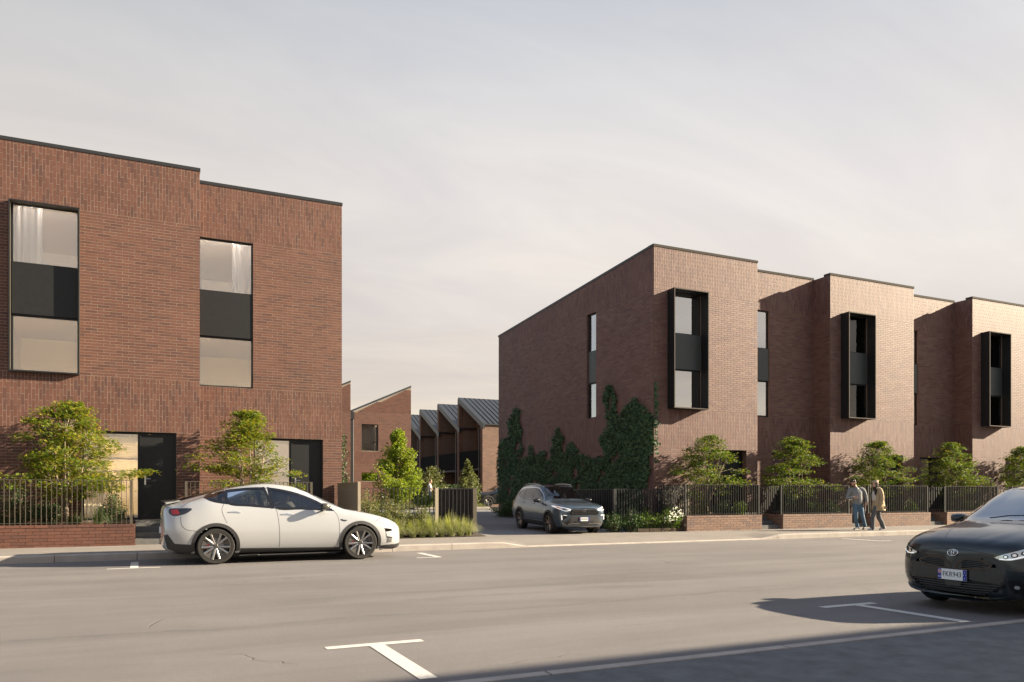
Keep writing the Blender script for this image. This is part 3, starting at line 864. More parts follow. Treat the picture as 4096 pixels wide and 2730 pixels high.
# ------------------------------------------------------------------ the terrace across the street, behind the viewer (it shades the foreground)
op = empty('terrace_building', (20, .1, 0), 0, 'brick building across the street to the right of the viewer', 'building')
part(MB().box(17, 75, -12, .13, 0, 7.42), 'wall', 'brown_brick', op)
part(MB().box(16.95, 75.05, -12.05, .18, 7.421, 7.5), 'coping', 'coping', op)
# ------------------------------------------------------------------ garden walls, steps, fences
def garden_wall(x0, x1, bricks, label, group, y=20.8, ret_left=False, top=.66, nparts=300):
    root = empty('garden_wall', (x0, y, .15), 0, label, 'garden wall', group)
    bs = BrickSet(); z0, zt = .13, top - .07
    O = Vector((x0, y, 0))
    lay(bs, O, X_, Vector((0, -1, 0)), x1 - x0, [(z0, zt, 'h')])
    if ret_left: lay(bs, Vector((x0, y + 1.5, 0)), Vector((0, -1, 0)), Vector((-1, 0, 0)), 1.487, [(z0, zt, 'h')])
    mb = MB(); mb.box(x0 + .004, x1 - .004, y + .004, y + .23, .05, zt)
    if ret_left: mb.box(x0 + .004, x0 + .23, y + .231, y + 1.5, .05, zt)
    core = part(mb, 'wall_core', 'mortar', root)
    bs.emit(root, bricks, nparts, wallpart=core)
    # capping of bricks laid flat
    xx = x0 + .002; k = 0
    cap = MB().box(-BL/2, BL/2, -.018, .235, 0, .062).mesh('capping_brick', MATS[bricks])
    while xx < x1 - .05:
        w = min(BL, x1 - xx)
        o = link('capping_brick', cap, None, None, loc=(xx + w / 2, y, zt + .008), scale=(w / BL, 1, 1)); adopt(o, root)
        xx += w + .0095
    if ret_left:
        yy = y + .25
        while yy < y + 1.5:
            o = link('capping_brick', cap, None, None, loc=(x0 + .0, yy + BL / 2, zt + .008), rot=(0, 0, R(-90))); adopt(o, root); yy += BL + .0095
    return root

def steps(x0, x1, yf, label, group, y0=20.95):
    root = empty('front_steps', ((x0 + x1) / 2, y0, .15), 0, label, 'steps', group)
    rise = (ZD - .15) / 4
    for i in range(4):
        y = y0 + .3 * i
        yb = y + .3 if i < 3 else yf
        part(MB().box(x0, x1, y, yb, .05, .15 + rise * (i + 1)), 'step' if i < 3 else 'landing', 'step_concrete', root)
    return root

ME_PAL = {}
def paling_mesh(h, w=.012, dp=.045, m='dark_metal'):
    k = (round(h, 3), w, dp, m)
    if k not in ME_PAL: ME_PAL[k] = MB().box(-w/2, w/2, -dp/2, dp/2, 0, h).mesh('paling', MATS[m])
    return ME_PAL[k]
def fence(x0, y0, x1, y1, z0, z1, label, group, pitch=.1025, posts=(0, 1), m='dark_metal', bottom=True, pw=.012, dp=.045, skip=None):
    root = empty('bar_fence', (x0, y0, z0), 0, label, 'fence', group)
    a = Vector((x0, y0, 0)); b = Vector((x1, y1, 0)); L = (b - a).length; d = (b - a) / L; ang = math.atan2(d.y, d.x)
    M = Matrix.Translation((a + b) / 2) @ Matrix.Rotation(ang, 4, 'Z')
    mb = MB(); mb.obox(M @ Matrix.Translation((0, 0, z1 - .006)), L, .05, .012); part(mb, 'top_rail', m, root)
    if bottom:
        mb = MB(); mb.obox(M @ Matrix.Translation((0, 0, z0 + .05)), L, .04, .01); part(mb, 'bottom_rail', m, root)
    n = max(1, round(L / pitch))
    for i in range(n + 1):
        p = a + d * (L * i / n)
        if i in (0, n) and ((i == 0 and 0 in posts) or (i == n and 1 in posts)):
            mb = MB(); mb.obox(Matrix.Translation((p.x, p.y, (z0 + z1) / 2)) @ Matrix.Rotation(ang, 4, 'Z'), .06, .06, z1 - z0)
            part(mb, 'post', m, root)
        else:
            o = link('paling', paling_mesh(z1 - z0 - .013, pw, dp, m), None, None, loc=(p.x, p.y, z0), rot=(0, 0, ang)); adopt(o, root)
    return root

GW = 'low brick garden walls along the pavement'; GF = 'metal bar fences on the garden walls'; GS = 'concrete front steps'
garden_wall(-5.6, -.13, 'red_brick', 'red brick garden wall under the left maple beside the white car', GW)
garden_wall(.93, 4.1, 'red_brick', 'red brick garden wall hidden behind the middle of the white car', GW)
steps(-.13, .93, YF, 'dark concrete steps up to the open lit entrance on the left', GS)
steps(4.1, 5.28, YR, 'concrete steps behind the bonnet of the white car', GS)
fence(-5.6, 20.93, -.22, 20.93, .655, 1.71, 'bar fence in front of the left maple and entrance', GF, m='bronze_metal')
fence(1.0, 20.93, 4.05, 20.93, .655, 1.69, 'bar fence just above the roof of the white car', GF, m='bronze_metal')
RW = [(16.2, 19.41), (20.38, 23.75), (24.71, 28.06), (29.03, 32.4), (33.3, 36.7)]
WL = ['first brown brick garden wall on the right, beside the white flowers', 'second brown brick garden wall on the right, between two flights of steps', 'brown brick garden wall directly behind the walking couple', 'brown brick garden wall left of the black hatchback windscreen', 'brown brick garden wall hidden behind the black hatchback']
FL = ['bar fence on the first right garden wall beside the ivy corner', 'bar fence on the second right garden wall under a maple', 'bar fence right behind the walking couple', 'bar fence left of the black hatchback mirror', 'bar fence at the right edge above the black hatchback']
SL = ['concrete steps between the first two right garden walls', 'concrete steps behind the man in the grey sweater', 'concrete steps seen above the black hatchback mirror', 'concrete steps hidden by the black hatchback']
for i, (a, b) in enumerate(RW):
    garden_wall(a, b, 'tan_brick', WL[i], GW, ret_left=True)
    fence(a + .03, 20.93, b - .03, 20.93, .655, 1.70, FL[i], GF)
    yb = YF if i % 2 == 0 else YR
    # returns beside the steps
    fence(a + .04, 20.99, a + .04, yb - .05, .66, 1.69, 'short bar fence running back to the house beside ' + ['the ivy corner', 'the second flight of steps', 'the third flight of steps', 'the fourth flight of steps', 'the last flight of steps'][i], 'side returns of the bar fences', posts=())
    if i < 4: steps(b, RW[i + 1][0], yb, SL[i], GS)
# soil in the raised beds
for i, (a, b) in enumerate([(-5.5, -.15), (.95, 4.08)] + RW):
    yb = (YF, YR)[i] if i < 2 else (YF if i % 2 == 0 else YR)
    o = sheet('garden_soil', frange(a + .05, b - .02, 8), frange(21.02, yb - .01, 4), lambda x, y: .57 + .03 * noise.noise((x * 3, y * 3, 1)), 'soil')

# ------------------------------------------------------------------ driveway gates and screens
def screen(x, y0, y1, z0, z1, label, m, pitch=.036, rev=1):
    root = empty('ribbed_screen', (x, y0, z0), 0, label, 'screen')
    part(MB().box(x - .01, x + .03, y0, y1, z0, z1 - .02), 'backing_sheet', m, root)
    n = int((y1 - y0) / pitch)
    me = MB().box(-.014, .0, -.008, .008, 0, z1 - z0 - .022).mesh('rib', MATS[m])
    for i in range(n):
        o = link('rib', me, None, None, loc=(x - .0095, y0 + .02 + pitch * i, z0)); adopt(o, root)
    part(MB().box(x - .035, x + .04, y0, y1, z1 - .019, z1), 'cap_rail', m, root)
    part(MB().box(x - .036, x + .041, y0 - .07, y0 - .001, z0, z1 + .01), 'post', m, root)
    return root
screen(5.30, 20.88, 23.3, .15, 1.70, 'beige ribbed metal screen between the white car and the planting bed', 'beige_metal')
fence(5.36, 21.85, 9.0, 21.85, .15, 1.55, 'tall dark bar fence behind the grasses and shrubs', 'driveway fences', pitch=.123, posts=(), m='dark_metal', pw=.014)
gp = empty('gate_post', (7.86, 21.83, .15), 0, 'broad beige fence post standing among the grasses', 'post', 'driveway posts')
part(MB().box(7.81, 7.91, 21.77, 21.815, .15, 1.56), 'cover_plate', 'beige_metal', gp)
part(MB().box(7.815, 7.905, 21.816, 21.84, .15, 1.555), 'post_core', 'dark_metal', gp)
def gate(x, y0, y1, label, zt=1.55, m='dark_metal', face=-1):
    root = empty('driveway_gate', (x, y0, .15), 0, label, 'gate', 'driveway gates')
    z0 = .2
    part(MB().box(x + .012, x + .03, y0, y1, z0, zt - .03), 'backing_sheet', m, root)
    n = int((y1 - y0) / .11)
    me = MB().box(-.03, .011, -.02, .02, 0, zt - z0 - .03).mesh('batten', MATS[m])
    for i in range(n + 1):
        o = link('batten', me, None, None, loc=(x, y0 + .02 + (y1 - y0 - .04) * i / n, z0)); adopt(o, root)
    part(MB().box(x - .034, x + .034, y0, y1, zt - .029, zt), 'top_rail', m, root)
    part(MB().box(x - .06, x + .06, y0 - .13, y0 - .002, .14, zt + .005), 'front_post', 'bronze_metal' if face < 0 else m, root)
    part(MB().box(x + .065, x + .11, y0 + .1, y0 + .25, .15, zt), 'guide_post', m, root)
    return root
gate(9.08, 21.92, 25.2, 'open dark batten gate left of the driveway behind the grasses')
gate(14.15, 22.05, 25.4, 'open black batten gate right of the driveway behind the grey SUV', face=1)
fence(14.22, 22.0, 16.05, 22.0, .15, 1.55, 'black bar fence in front of the ivy behind the flowering shrubs', 'driveway fences', pitch=.105, posts=(), pw=.03)
mat('fence_timber', (.16,.14,.105), .8, vary=.3, vscale=7, bump=.3)
tf = empty('paling_fence', (16.3, 22.2, .6), 0, 'beige timber paling fence behind the first bar fence on the right', 'fence')
for i in range(9):
    part(MB().box(16.34 + i * .125, 16.34 + i * .125 + .115, 22.2 + (i % 2) * .006, 22.222 + (i % 2) * .006, .58, 1.62 if i > 5 else 1.7), 'paling', 'fence_timber', tf)
part(MB().box(16.3, 17.5, 22.232, 22.27, 1.3, 1.38), 'rail', 'fence_timber', tf)

# ------------------------------------------------------------------ mews houses at the back
def mews_left(x0, x1, y, ze, za, label):
    root = empty('gabled_house', (x0, y, .4), 0, label, 'house', 'gabled mews houses on the left')
    L = x1 - x0; top = lambda u: ze + (za - ze) * u / L
    k = L / 3.85
    ops = [(.51 * k, 1.62 * k, 4.25, 6.02), (.51 * k, 1.62 * k, 2.24, 2.81), (2.5 * k, 3.3 * k, .45, 2.4)]
    bs = BrickSet(); O = Vector((x0, y, 0)); N = Vector((0, -1, 0))
    lay(bs, O, X_, N, L, [(.35, 3.33, 'h'), (3.33, 4.22, 'v'), (4.22, za + .1, 'h')], ops, top)
    mb = MB(); backing(mb, O, X_, N, L, .3, max(ze, 6.05), ops, .2)
    mb.poly([(x0, y + .004, max(ze, 6.05)), (x1, y + .004, max(ze, 6.05)), (x1, y + .004, za)] + ([(x0, y + .004, ze)] if ze > 6.05 else []))
    w = part(mb, 'wall', 'mortar', root)
    bs.emit(root, 'red_brick', 300, wallpart=w)
    part(MB().box(x1 - .02, x1, y + .02, y + 9, .3, ze), 'side_wall', 'red_brick', root)
    mb = MB(); mb.prism([(x0 - .05, ze), (x1, za), (x1, za + .12), (x0 - .05, ze + .12)], 'y', y - .06, y + 9); part(mb, 'roof', 'roof_metal', root)
    a, b, c, d = ops[0]
    mb = MB(); frame_rect(mb, x0 + a, x0 + b, y + .1, y + .15, c, d, .05); mb.box(x0 + a + .05, x0 + b - .05, y + .1, y + .14, 4.82, 4.86)
    wi = part(mb, 'window', 'black_metal', root); pane(wi, x0 + a + .05, x0 + b - .05, y + .12, c + .05, d - .05, 'window_glass')
    curtain(root, x0 + a + .75, x0 + b, y + .3, c, d)
    part(MB().box(x0 + a - .3, x0 + b + .3, y + .7, y + .75, c - .2, d + .2), 'interior', 'plaster', root)
    a, b, c, d = ops[1]
    mb = MB(); frame_rect(mb, x0 + a, x0 + b, y + .1, y + .15, c, d, .03); wi = part(mb, 'window', 'black_metal', root); pane(wi, x0 + a + .03, x0 + b - .03, y + .12, c + .03, d - .03, 'reflective_glass')
    part(MB().box(x0 + a - .1, x0 + b + .1, y + .3, y + .35, c - .1, d + .1), 'room_shade_panel', 'black_metal', root)  # black panel: the unlit room's shade is put in its colour
    a, b, c, d = ops[2]
    part(MB().box(x0 + a, x0 + b, y + .5, y + .55, c, d), 'door', 'black_metal', root)
    return root
ML = 51.0
mews_left(12.62, 16.55, ML, 6.82, 8.63, 'gabled brick house with a curtained window behind the lime green tree')
mews_left(8.1, 12.34, ML - .3, 6.75, 8.68, 'gabled brick house mostly hidden by the left terrace')
dp_ = empty('downpipe', (12.48, ML, .4), 0, 'dark square downpipe and rain head between the gabled houses', 'downpipe')
part(MB().box(12.35, 12.6, ML + .0, ML + .12, .4, 6.3), 'pipe', 'dark_metal', dp_)
part(MB().box(12.42, 12.47, ML - .05, ML - .001, .4, 6.3), 'channel', 'dark_metal', dp_)
part(MB().box(12.3, 12.64, ML - .1, ML + .2, 6.301, 6.8), 'rain_head', 'dark_metal', dp_)

mat('cladding_black', (.012,.0125,.014), .8, spec=.15)
YE, XM = 53.5, 22.9
def mews_right(i, y0, depth, label):
    """one saw-tooth house of the row that runs away from the street: roof falls to the front, open balcony to the lane"""
    root = empty('sawtooth_house', (XM, y0, .4), 0, label, 'house', 'saw-tooth mews houses on the right')
    ze, zr = 6.55, 9.0
    y1 = y0 + depth
    fin = .42
    bs = BrickSet()
    # fin wall at the front end (lane side edge and outer face)
    prof = lambda yy: ze + (zr - ze) * (yy - y0) / depth
    mb = MB()
    if i == 0:
        O = Vector((XM, y0, 0)); lay(bs, O, X_, Vector((0, -1, 0)), 7.0, [(.4, ze - .05, 'h')])
        backing(mb, O, X_, Vector((0, -1, 0)), 7.0, .3, ze)
    # lane-side edge of the fin
    O = Vector((XM, y0 + fin, 0)); U = Vector((0, -1, 0)); N = Vector((-1, 0, 0))
    lay(bs, O, U, N, fin - .013, [(.4, ze, 'h')]); backing(mb, O, U, N, fin, .3, ze)
    # recessed side wall of the balcony
    xr = XM + 1.5
    O = Vector((xr, y1, 0)); lay(bs, O, U, N, depth - fin, [(.4, zr, 'h')], (), lambda u: prof(y1 - u) - .05)
    mb.poly([(xr + .004, y0, .3), (xr + .004, y1, .3), (xr + .004, y1, zr), (xr + .004, y0, ze)])
    # far end of the recess (the next fin seen edge on)
    mb.poly([(XM, y1 + .0, .3), (xr, y1 + .0, .3), (xr, y1, zr), (XM, y1, zr)])
    w = part(mb, 'wall', 'mortar_dark', root)
    bs.emit(root, 'tan_brick', 300 if i == 0 else 120, wallpart=w)
    # back fin rising to the ridge
    m2 = MB(); m2.box(XM, XM + .35, y1 - .01, y1 + .3, .4, zr); part(m2, 'ridge_fin', 'tan_brick', root)
    # metal roof sheet with standing seams and a deep verge
    m2 = MB(); m2.prism([(y0 - .12, ze - .02), (y1 + .1, zr), (y1 + .1, zr + .09), (y0 - .12, ze + .07)], 'x', XM + .15, XM + 8); rf = part(m2, 'roof', 'roof_metal', root)
    L_ = math.hypot(depth + .22, zr - ze); ang = math.atan2(zr - ze, depth + .22)
    me = MB().box(-.02, .02, 0, L_, 0, .045).mesh('standing_seam', MATS['roof_metal'])
    for q in range(14):
        xx = XM + .5 + q * .42
        link('standing_seam', me, None, rf, loc=(xx, y0 - .12, ze + .072), rot=(ang, 0, 0))
    m2 = MB(); m2.prism([(y0 - .14, ze - .3), (y1 + .12, zr - .3), (y1 + .12, zr + .11), (y0 - .14, ze + .1)], 'x', XM - .03, XM + .149); part(m2, 'verge_board', 'roof_metal', root)
    m2 = MB(); m2.box(XM + .16, XM + 8, y1 + .1, y1 + .25, zr - .1, zr + .1); part(m2, 'ridge_cap', 'roof_metal', root)
    # balcony balustrade of dark slats
    ba = part(MB().box(XM + .06, XM + .1, y0 + fin, y1 - .02, 3.35, 4.72), 'balustrade', 'cladding_black', root)
    me = MB().box(-.02, 0, -.03, .03, 0, 1.36).mesh('slat', MATS['cladding_black'])
    n = int((depth - fin) / .12)
    for q in range(n): link('slat', me, None, ba, loc=(XM + .058, y0 + fin + .08 + q * .12, 3.352))
    part(MB().box(XM + .1, xr, y0 + fin, y1, 3.2, 3.35), 'balcony_floor', 'step_concrete', root)
    part(MB().box(XM - .1, XM - .02, y0 + fin + .02, y0 + fin + .1, .5, 6.3), 'downpipe', 'dark_metal', root)
    return root
MR = ['nearest saw-tooth brick house with standing seam roof left of the ivy wall', 'second saw-tooth brick house from the ivy wall', 'third saw-tooth brick house from the ivy wall', 'farthest saw-tooth brick house beside the gabled house']
DEP = 4.78
for i in range(4): mews_right(i, YE + DEP * i, DEP, MR[i])
# raised lawn and kerb across the end of the lane
sheet('lawn', frange(6, 21.2, 30), frange(48.5, 56, 15), lambda x, y: lane_z(y) + .1 + min(1, (y - 48.5) / 1.6) * .13 + .02 * noise.noise((x, y, 0)), 'lawn')
MB().box(6, 21.2, 48.2, 48.49, .3, .53).build('lane_kerb', MATS['kerb_concrete'])['kind'] = 'structure'
# ------------------------------------------------------------------ plants
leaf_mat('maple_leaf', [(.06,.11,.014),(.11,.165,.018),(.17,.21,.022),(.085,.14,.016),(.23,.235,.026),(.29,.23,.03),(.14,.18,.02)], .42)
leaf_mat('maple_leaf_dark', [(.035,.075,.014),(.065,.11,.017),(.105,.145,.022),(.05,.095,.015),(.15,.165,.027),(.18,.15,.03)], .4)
leaf_mat('lime_leaf', [(.10,.17,.018),(.16,.22,.022),(.22,.25,.028),(.13,.19,.02),(.26,.25,.035)], .42)
leaf_mat('olive_leaf', [(.075,.095,.03),(.11,.13,.045),(.145,.155,.06),(.09,.1,.035)], .3)
leaf_mat('shrub_leaf', [(.018,.042,.013),(.03,.065,.017),(.05,.09,.022),(.025,.055,.015)], .25)
leaf_mat('bright_shrub_leaf', [(.05,.10,.018),(.08,.14,.022),(.12,.18,.03),(.06,.11,.02),(.15,.19,.04)], .35)
leaf_mat('meadow_leaf', [(.07,.105,.03),(.105,.14,.045),(.15,.165,.06),(.18,.165,.075),(.085,.115,.032),(.2,.15,.08)], .3)
leaf_mat('ivy_leaf', [(.012,.032,.017),(.04,.085,.042),(.085,.155,.074),(.018,.048,.025),(.12,.19,.092),(.03,.07,.035),(.065,.125,.06)], .12, .5, .22)
leaf_mat('grass_blade', [(.17,.20,.06),(.25,.27,.10),(.34,.34,.17),(.13,.17,.045),(.42,.39,.25)], .35)
leaf_mat('dark_grass_blade', [(.05,.08,.025),(.07,.11,.03),(.1,.14,.045)], .3)
leaf_mat('petal', [(.8,.8,.76),(.75,.76,.74)], .3)
mat('bark', (.20,.155,.115), .9, vary=.35, vscale=14, bump=.6, bscale=40)
mat('bark_pale', (.22,.175,.13), .9, vary=.3, vscale=10, bump=.5, bscale=40)

def leaf(V, F, p, n, t, L, W, lobes=3):
    """small lobed leaf: p base, t tip direction, n normal"""
    s_ = n.cross(t)
    k = len(V); V.append(tuple(p))
    if lobes == 1:
        V += [tuple(p + t*L*.45 + s_*W*.5 + n*L*.06), tuple(p + t*L - n*L*.08), tuple(p + t*L*.45 - s_*W*.5 + n*L*.06)]
        F.append((k, k+1, k+2, k+3)); return
    for a, f in ((0, 1.0), (R(52), .78), (R(-52), .78)):
        d = t * math.cos(a) + s_ * math.sin(a); e = n.cross(d)
        m = len(V)
        V += [tuple(p + d*L*f*.5 + e*W*.22*f + n*L*.03), tuple(p + d*L*f - n*L*.1), tuple(p + d*L*f*.5 - e*W*.22*f + n*L*.03)]
        F.append((k, m, m+1, m+2))

def leaf_obj(name, V, F, m, root):
    mb = MB(); mb.v, mb.f, mb.m = V, F, [0] * len(F)
    o = mb.build(name, MATS[m], None, fix=False); adopt(o, root); return o

def rvec(r):
    while True:
        v = Vector((r.uniform(-1, 1), r.uniform(-1, 1), r.uniform(-1, 1)))
        if .05 < v.length < 1: return v.normalized()

def maple(x, y, z, h, spread, label, group, seed, m='maple_leaf', pads=(), n_pad=64, bark='bark_pale', leaf_n=80, L=.068, trunk_r=.045):
    """small multi-stemmed maple: layered flat pads of leaves carried on fine branches"""
    r = random.Random(seed)
    root = empty('maple_tree', (x, y, z), 0, label, 'tree', group)
    P0 = Vector((x, y, z)); wood = MB(); V, F = [], []
    fork = P0 + Vector((r.uniform(-.05, .05), r.uniform(-.05, .05), h * .16))
    wood.tube([P0 - Vector((0, 0, .1)), P0 + Vector((0, 0, .04)), fork], [trunk_r * 1.35, trunk_r * 1.1, trunk_r], 8)
    stems = []
    ns = 5
    for i in range(ns):
        a = 2 * math.pi * i / ns + r.uniform(-.4, .4)
        out = r.uniform(.15, .42) * spread
        tip = P0 + Vector((math.cos(a) * out, math.sin(a) * out * .7, h * r.uniform(.52, .72)))
        mid = fork.lerp(tip, .45) + Vector((math.cos(a) * .12, math.sin(a) * .1, .08))
        pts = [fork - Vector((0, 0, .04)), fork.lerp(mid, .5) + rvec(r) * .03, mid, mid.lerp(tip, .5) + rvec(r) * .05, tip]
        wood.tube(pts, [trunk_r * .7, trunk_r * .55, trunk_r * .42, trunk_r * .28, .008], 6)
        stems.append(pts)
    cents = []
    for i in range(n_pad):
        # crown: broad in the middle, tapering to the top, ragged
        fz = r.random() ** .85
        zz = h * (.24 + .74 * fz)
        prof = math.sin(math.pi * min(1, max(.02, (fz * .86 + .12)))) ** .7 * (1.0 - .30 * fz)
        rad = spread * prof * math.sqrt(r.uniform(.02, 1.0)) * r.uniform(.78, 1.22)
        a = r.uniform(0, 2 * math.pi)
        c = P0 + Vector((math.cos(a) * rad, math.sin(a) * rad * .62, zz))
        cents.append((c, r.uniform(.75, 1.2) * (1 - .25 * fz)))
    for (dx, dy, dz, s_) in pads: cents.append((P0 + Vector((dx, dy, dz)), s_))
    for c, s_ in cents:
        # twig from the nearest stem
        best = min((q for st in stems for q in st[1:]), key=lambda q: (q - c).length + max(0, q.z - c.z) * 2)
        k = best.lerp(c, .55) + Vector((0, 0, .05 + .06 * r.random()))
        wood.tube([best, k, c], [.012, .008, .004], 5, cap=False)
        pr = .34 * s_
        for j in range(int(leaf_n * s_)):
            q = rvec(r) * pr * (r.random() ** .45)
            q.z *= .38
            p = c + q
            if r.random() < .12: p = c + Vector((q.x * 1.7, q.y * 1.7, q.z - .05))
            n = (Vector((0, 0, 1)) + rvec(r) * .75).normalized()
            t = Vector((q.x, q.y, -.25)) + rvec(r) * .1
            t = (t - n * t.dot(n))
            if t.length < 1e-3: continue
            t.normalize()
            leaf(V, F, p, n, t, L * r.uniform(.7, 1.25), L)
    part(wood, 'trunk', bark, root, 'all')
    leaf_obj('crown', V, F, m, root)
    return root

GT = 'small maples in the front gardens'
maple(-1.62, 21.75, .58, 3.1, 1.32, 'lime green maple in front of the left entrance', GT, 3, pads=[(1.5,-.2,1.32,1.0),(1.25,-.3,1.28,1.),(1.75,-.25,1.36,.7),(1.1,-.2,.95,.9),(-1.4,-.3,1.2,1.),(-1.7,-.2,1.1,.9),(-1.15,-.3,1.0,.9),(-.2,0,2.75,.8),(.25,0,2.85,.7),(-.75,0,2.6,.6)], n_pad=110, leaf_n=90)
maple(2.55, 21.75, .58, 3.05, 1.12, 'lime green maple rising behind the white car', GT, 5, pads=[(-1.2,-.2,1.75,1.),(-1.3,-.2,1.5,.9),(-.95,-.1,2.0,.9),(1.15,-.2,1.0,1.),(1.2,-.2,1.35,.9),(.1,0,2.85,.7),(-.25,0,2.9,.6),(.2,0,2.65,.8)], n_pad=90, leaf_n=90)
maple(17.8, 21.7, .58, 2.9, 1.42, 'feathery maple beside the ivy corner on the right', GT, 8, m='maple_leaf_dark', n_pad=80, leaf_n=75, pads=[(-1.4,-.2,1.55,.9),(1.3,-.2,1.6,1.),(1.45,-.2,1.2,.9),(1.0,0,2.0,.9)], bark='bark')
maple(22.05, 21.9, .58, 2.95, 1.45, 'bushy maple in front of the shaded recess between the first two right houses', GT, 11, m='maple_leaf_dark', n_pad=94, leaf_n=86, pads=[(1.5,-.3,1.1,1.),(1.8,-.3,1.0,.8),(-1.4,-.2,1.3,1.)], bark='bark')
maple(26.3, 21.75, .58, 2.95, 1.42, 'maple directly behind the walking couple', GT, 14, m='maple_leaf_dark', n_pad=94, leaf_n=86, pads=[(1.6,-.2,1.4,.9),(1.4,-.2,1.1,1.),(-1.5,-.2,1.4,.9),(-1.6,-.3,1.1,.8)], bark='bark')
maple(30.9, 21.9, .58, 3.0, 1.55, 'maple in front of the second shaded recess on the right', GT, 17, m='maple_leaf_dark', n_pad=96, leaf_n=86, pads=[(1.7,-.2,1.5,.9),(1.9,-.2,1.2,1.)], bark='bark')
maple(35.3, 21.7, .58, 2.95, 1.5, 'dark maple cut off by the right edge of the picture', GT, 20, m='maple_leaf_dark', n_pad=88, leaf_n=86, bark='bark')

def cone_tree(x, y, z, h, rad, label, m, seed, group, stem=.8, n=4200, L=.1, taper=.75, name='garden_tree', bark='bark_pale'):
    r = random.Random(seed)
    root = empty(name, (x, y, z), 0, label, 'tree', group)
    wood = MB(); V, F = [], []
    P0 = Vector((x, y, z))
    wood.tube([P0 - Vector((0, 0, .1)), P0 + Vector((.02, 0, stem)), P0 + Vector((-.02, .02, h * .55)), P0 + Vector((0, 0, h * .95))], [.06, .05, .035, .01], 7)
    for i in range(46):
        f = r.uniform(0, 1); zz = stem + (h - stem) * f
        prof = rad * (math.sin(math.pi * (.12 + .88 * f) ** taper)) ** .8
        a = r.uniform(0, 2 * math.pi); tip = P0 + Vector((math.cos(a) * prof * r.uniform(.75, 1.15), math.sin(a) * prof * r.uniform(.7, 1.1), zz + .15))
        st = P0 + Vector((0, 0, max(stem * .9, zz - prof * .6)))
        wood.tube([st, st.lerp(tip, .5) + Vector((0, 0, .06)), tip], [.016, .01, .004], 4, cap=False)
        for j in range(n // 46):
            t_ = r.random() ** .55
            p = st.lerp(tip, t_) + rvec(r) * (.10 + .16 * t_) * (rad / 1.1)
            nn = (Vector((0, 0, .8)) + rvec(r)).normalized(); t = rvec(r); t = t - nn * t.dot(nn)
            if t.length < .05: continue
            leaf(V, F, p, nn, t.normalized(), L * r.uniform(.7, 1.3), L * .8, 1)
    part(wood, 'trunk', bark, root, 'all'); leaf_obj('crown', V, F, m, root)
    return root
cone_tree(14.05, 45.9, .45, 4.45, 1.5, 'lime green upright tree behind the driveway fence', 'lime_leaf', 31, 'trees in the mews garden', .6, 13000, .13, .6)
cone_tree(18.9, 46.5, .45, 2.9, .68, 'slender olive green cone shaped tree left of the open gate', 'olive_leaf', 33, 'trees in the mews garden', .3, 3600, .1, .55)
cone_tree(20.1, 48.5, .5, 2.1, .62, 'small yellow green shrub tree beside the cone shaped tree', 'olive_leaf', 35, 'trees in the mews garden', .25, 1500, .11, .8)
cone_tree(18.6, 52.6, .6, 2.6, 1.05, 'bushy young tree behind the hedge at the back', 'olive_leaf', 36, 'trees in the mews garden', .3, 2600, .12, .9)
cone_tree(16.4, 52.9, .6, 2.2, .9, 'dark young tree beside the gabled house', 'shrub_leaf', 37, 'trees in the mews garden', .3, 2000, .12, .9)

def shrub(x, y, z, rx, ry, h, label, m, seed, group, n=1500, L=.05, name='garden_shrub', lobes=1, upright=.2, cat='shrub'):
    r = random.Random(seed); root = empty(name, (x, y, z), 0, label, cat, group)
    V, F = [], []; wood = MB(); P0 = Vector((x, y, z))
    tips = []
    for i in range(22):
        a = r.uniform(0, 2 * math.pi); f = math.sqrt(r.random())
        e = P0 + Vector((math.cos(a) * rx * f * .95, math.sin(a) * ry * f * .95, h * (1 - .55 * f * f) * r.uniform(.72, 1.08)))
        b = P0 + Vector((math.cos(a) * rx * f * .3, math.sin(a) * ry * f * .3, 0))
        wood.tube([b, b.lerp(e, .5) + Vector((0, 0, h * .08)), e], [.009, .006, .003], 4, cap=False); tips.append((b, e))
    for i in range(n):
        b, e = r.choice(tips); t_ = r.random() ** .5
        p = b.lerp(e, t_) + Vector((r.gauss(0, rx * .13), r.gauss(0, ry * .13), r.gauss(0, h * .07)))
        if p.z < z + .01: p.z = z + .02 + r.random() * .05
        nn = (Vector((0, 0, .6)) + rvec(r)).normalized(); t = rvec(r) + Vector((0, 0, upright)); t = t - nn * t.dot(nn)
        if t.length < .05: continue
        leaf(V, F, p, nn, t.normalized(), L * r.uniform(.7, 1.4), L * .7, lobes)
    part(wood, 'branches', 'bark', root); leaf_obj('foliage', V, F, m, root)
    return root
GSH = 'shrubs in the front gardens'
for i, (x, rx, h, lab, m_) in enumerate([(-3.3, .5, .75, 'dark shrub at the left edge behind the bars', 'shrub_leaf'), (-2.62, .52, .95, 'tall dark shrub left of the left maple', 'shrub_leaf'), (-2.05, .42, .72, 'rounded green shrub at the foot of the left maple', 'shrub_leaf'), (-.62, .36, .82, 'dense dark shrub beside the lit entrance window', 'shrub_leaf'),
        (1.5, .4, .6, 'dark shrub behind the rear of the white car', 'shrub_leaf'), (3.3, .4, .55, 'dark shrub behind the white car window', 'shrub_leaf')]):
    shrub(x, 21.45, .56, rx, .35, h, lab, m_, 40 + i, GSH, 1900, .042)
k = 50
for i, (a, b) in enumerate(RW):
    for j, f in enumerate((.3, .62, .86)):
        k += 1
        shrub(a + (b - a) * f, 21.35, .56, .42, .28, .62 + .12 * (j == 0), ['bright green', 'leafy green', 'low green'][j] + ' shrub behind the bars of the ' + ['first', 'second', 'third', 'fourth', 'fifth'][i] + ' right garden', 'bright_shrub_leaf' if (i + j) % 2 == 0 else 'shrub_leaf', k, GSH, 1000, .045)
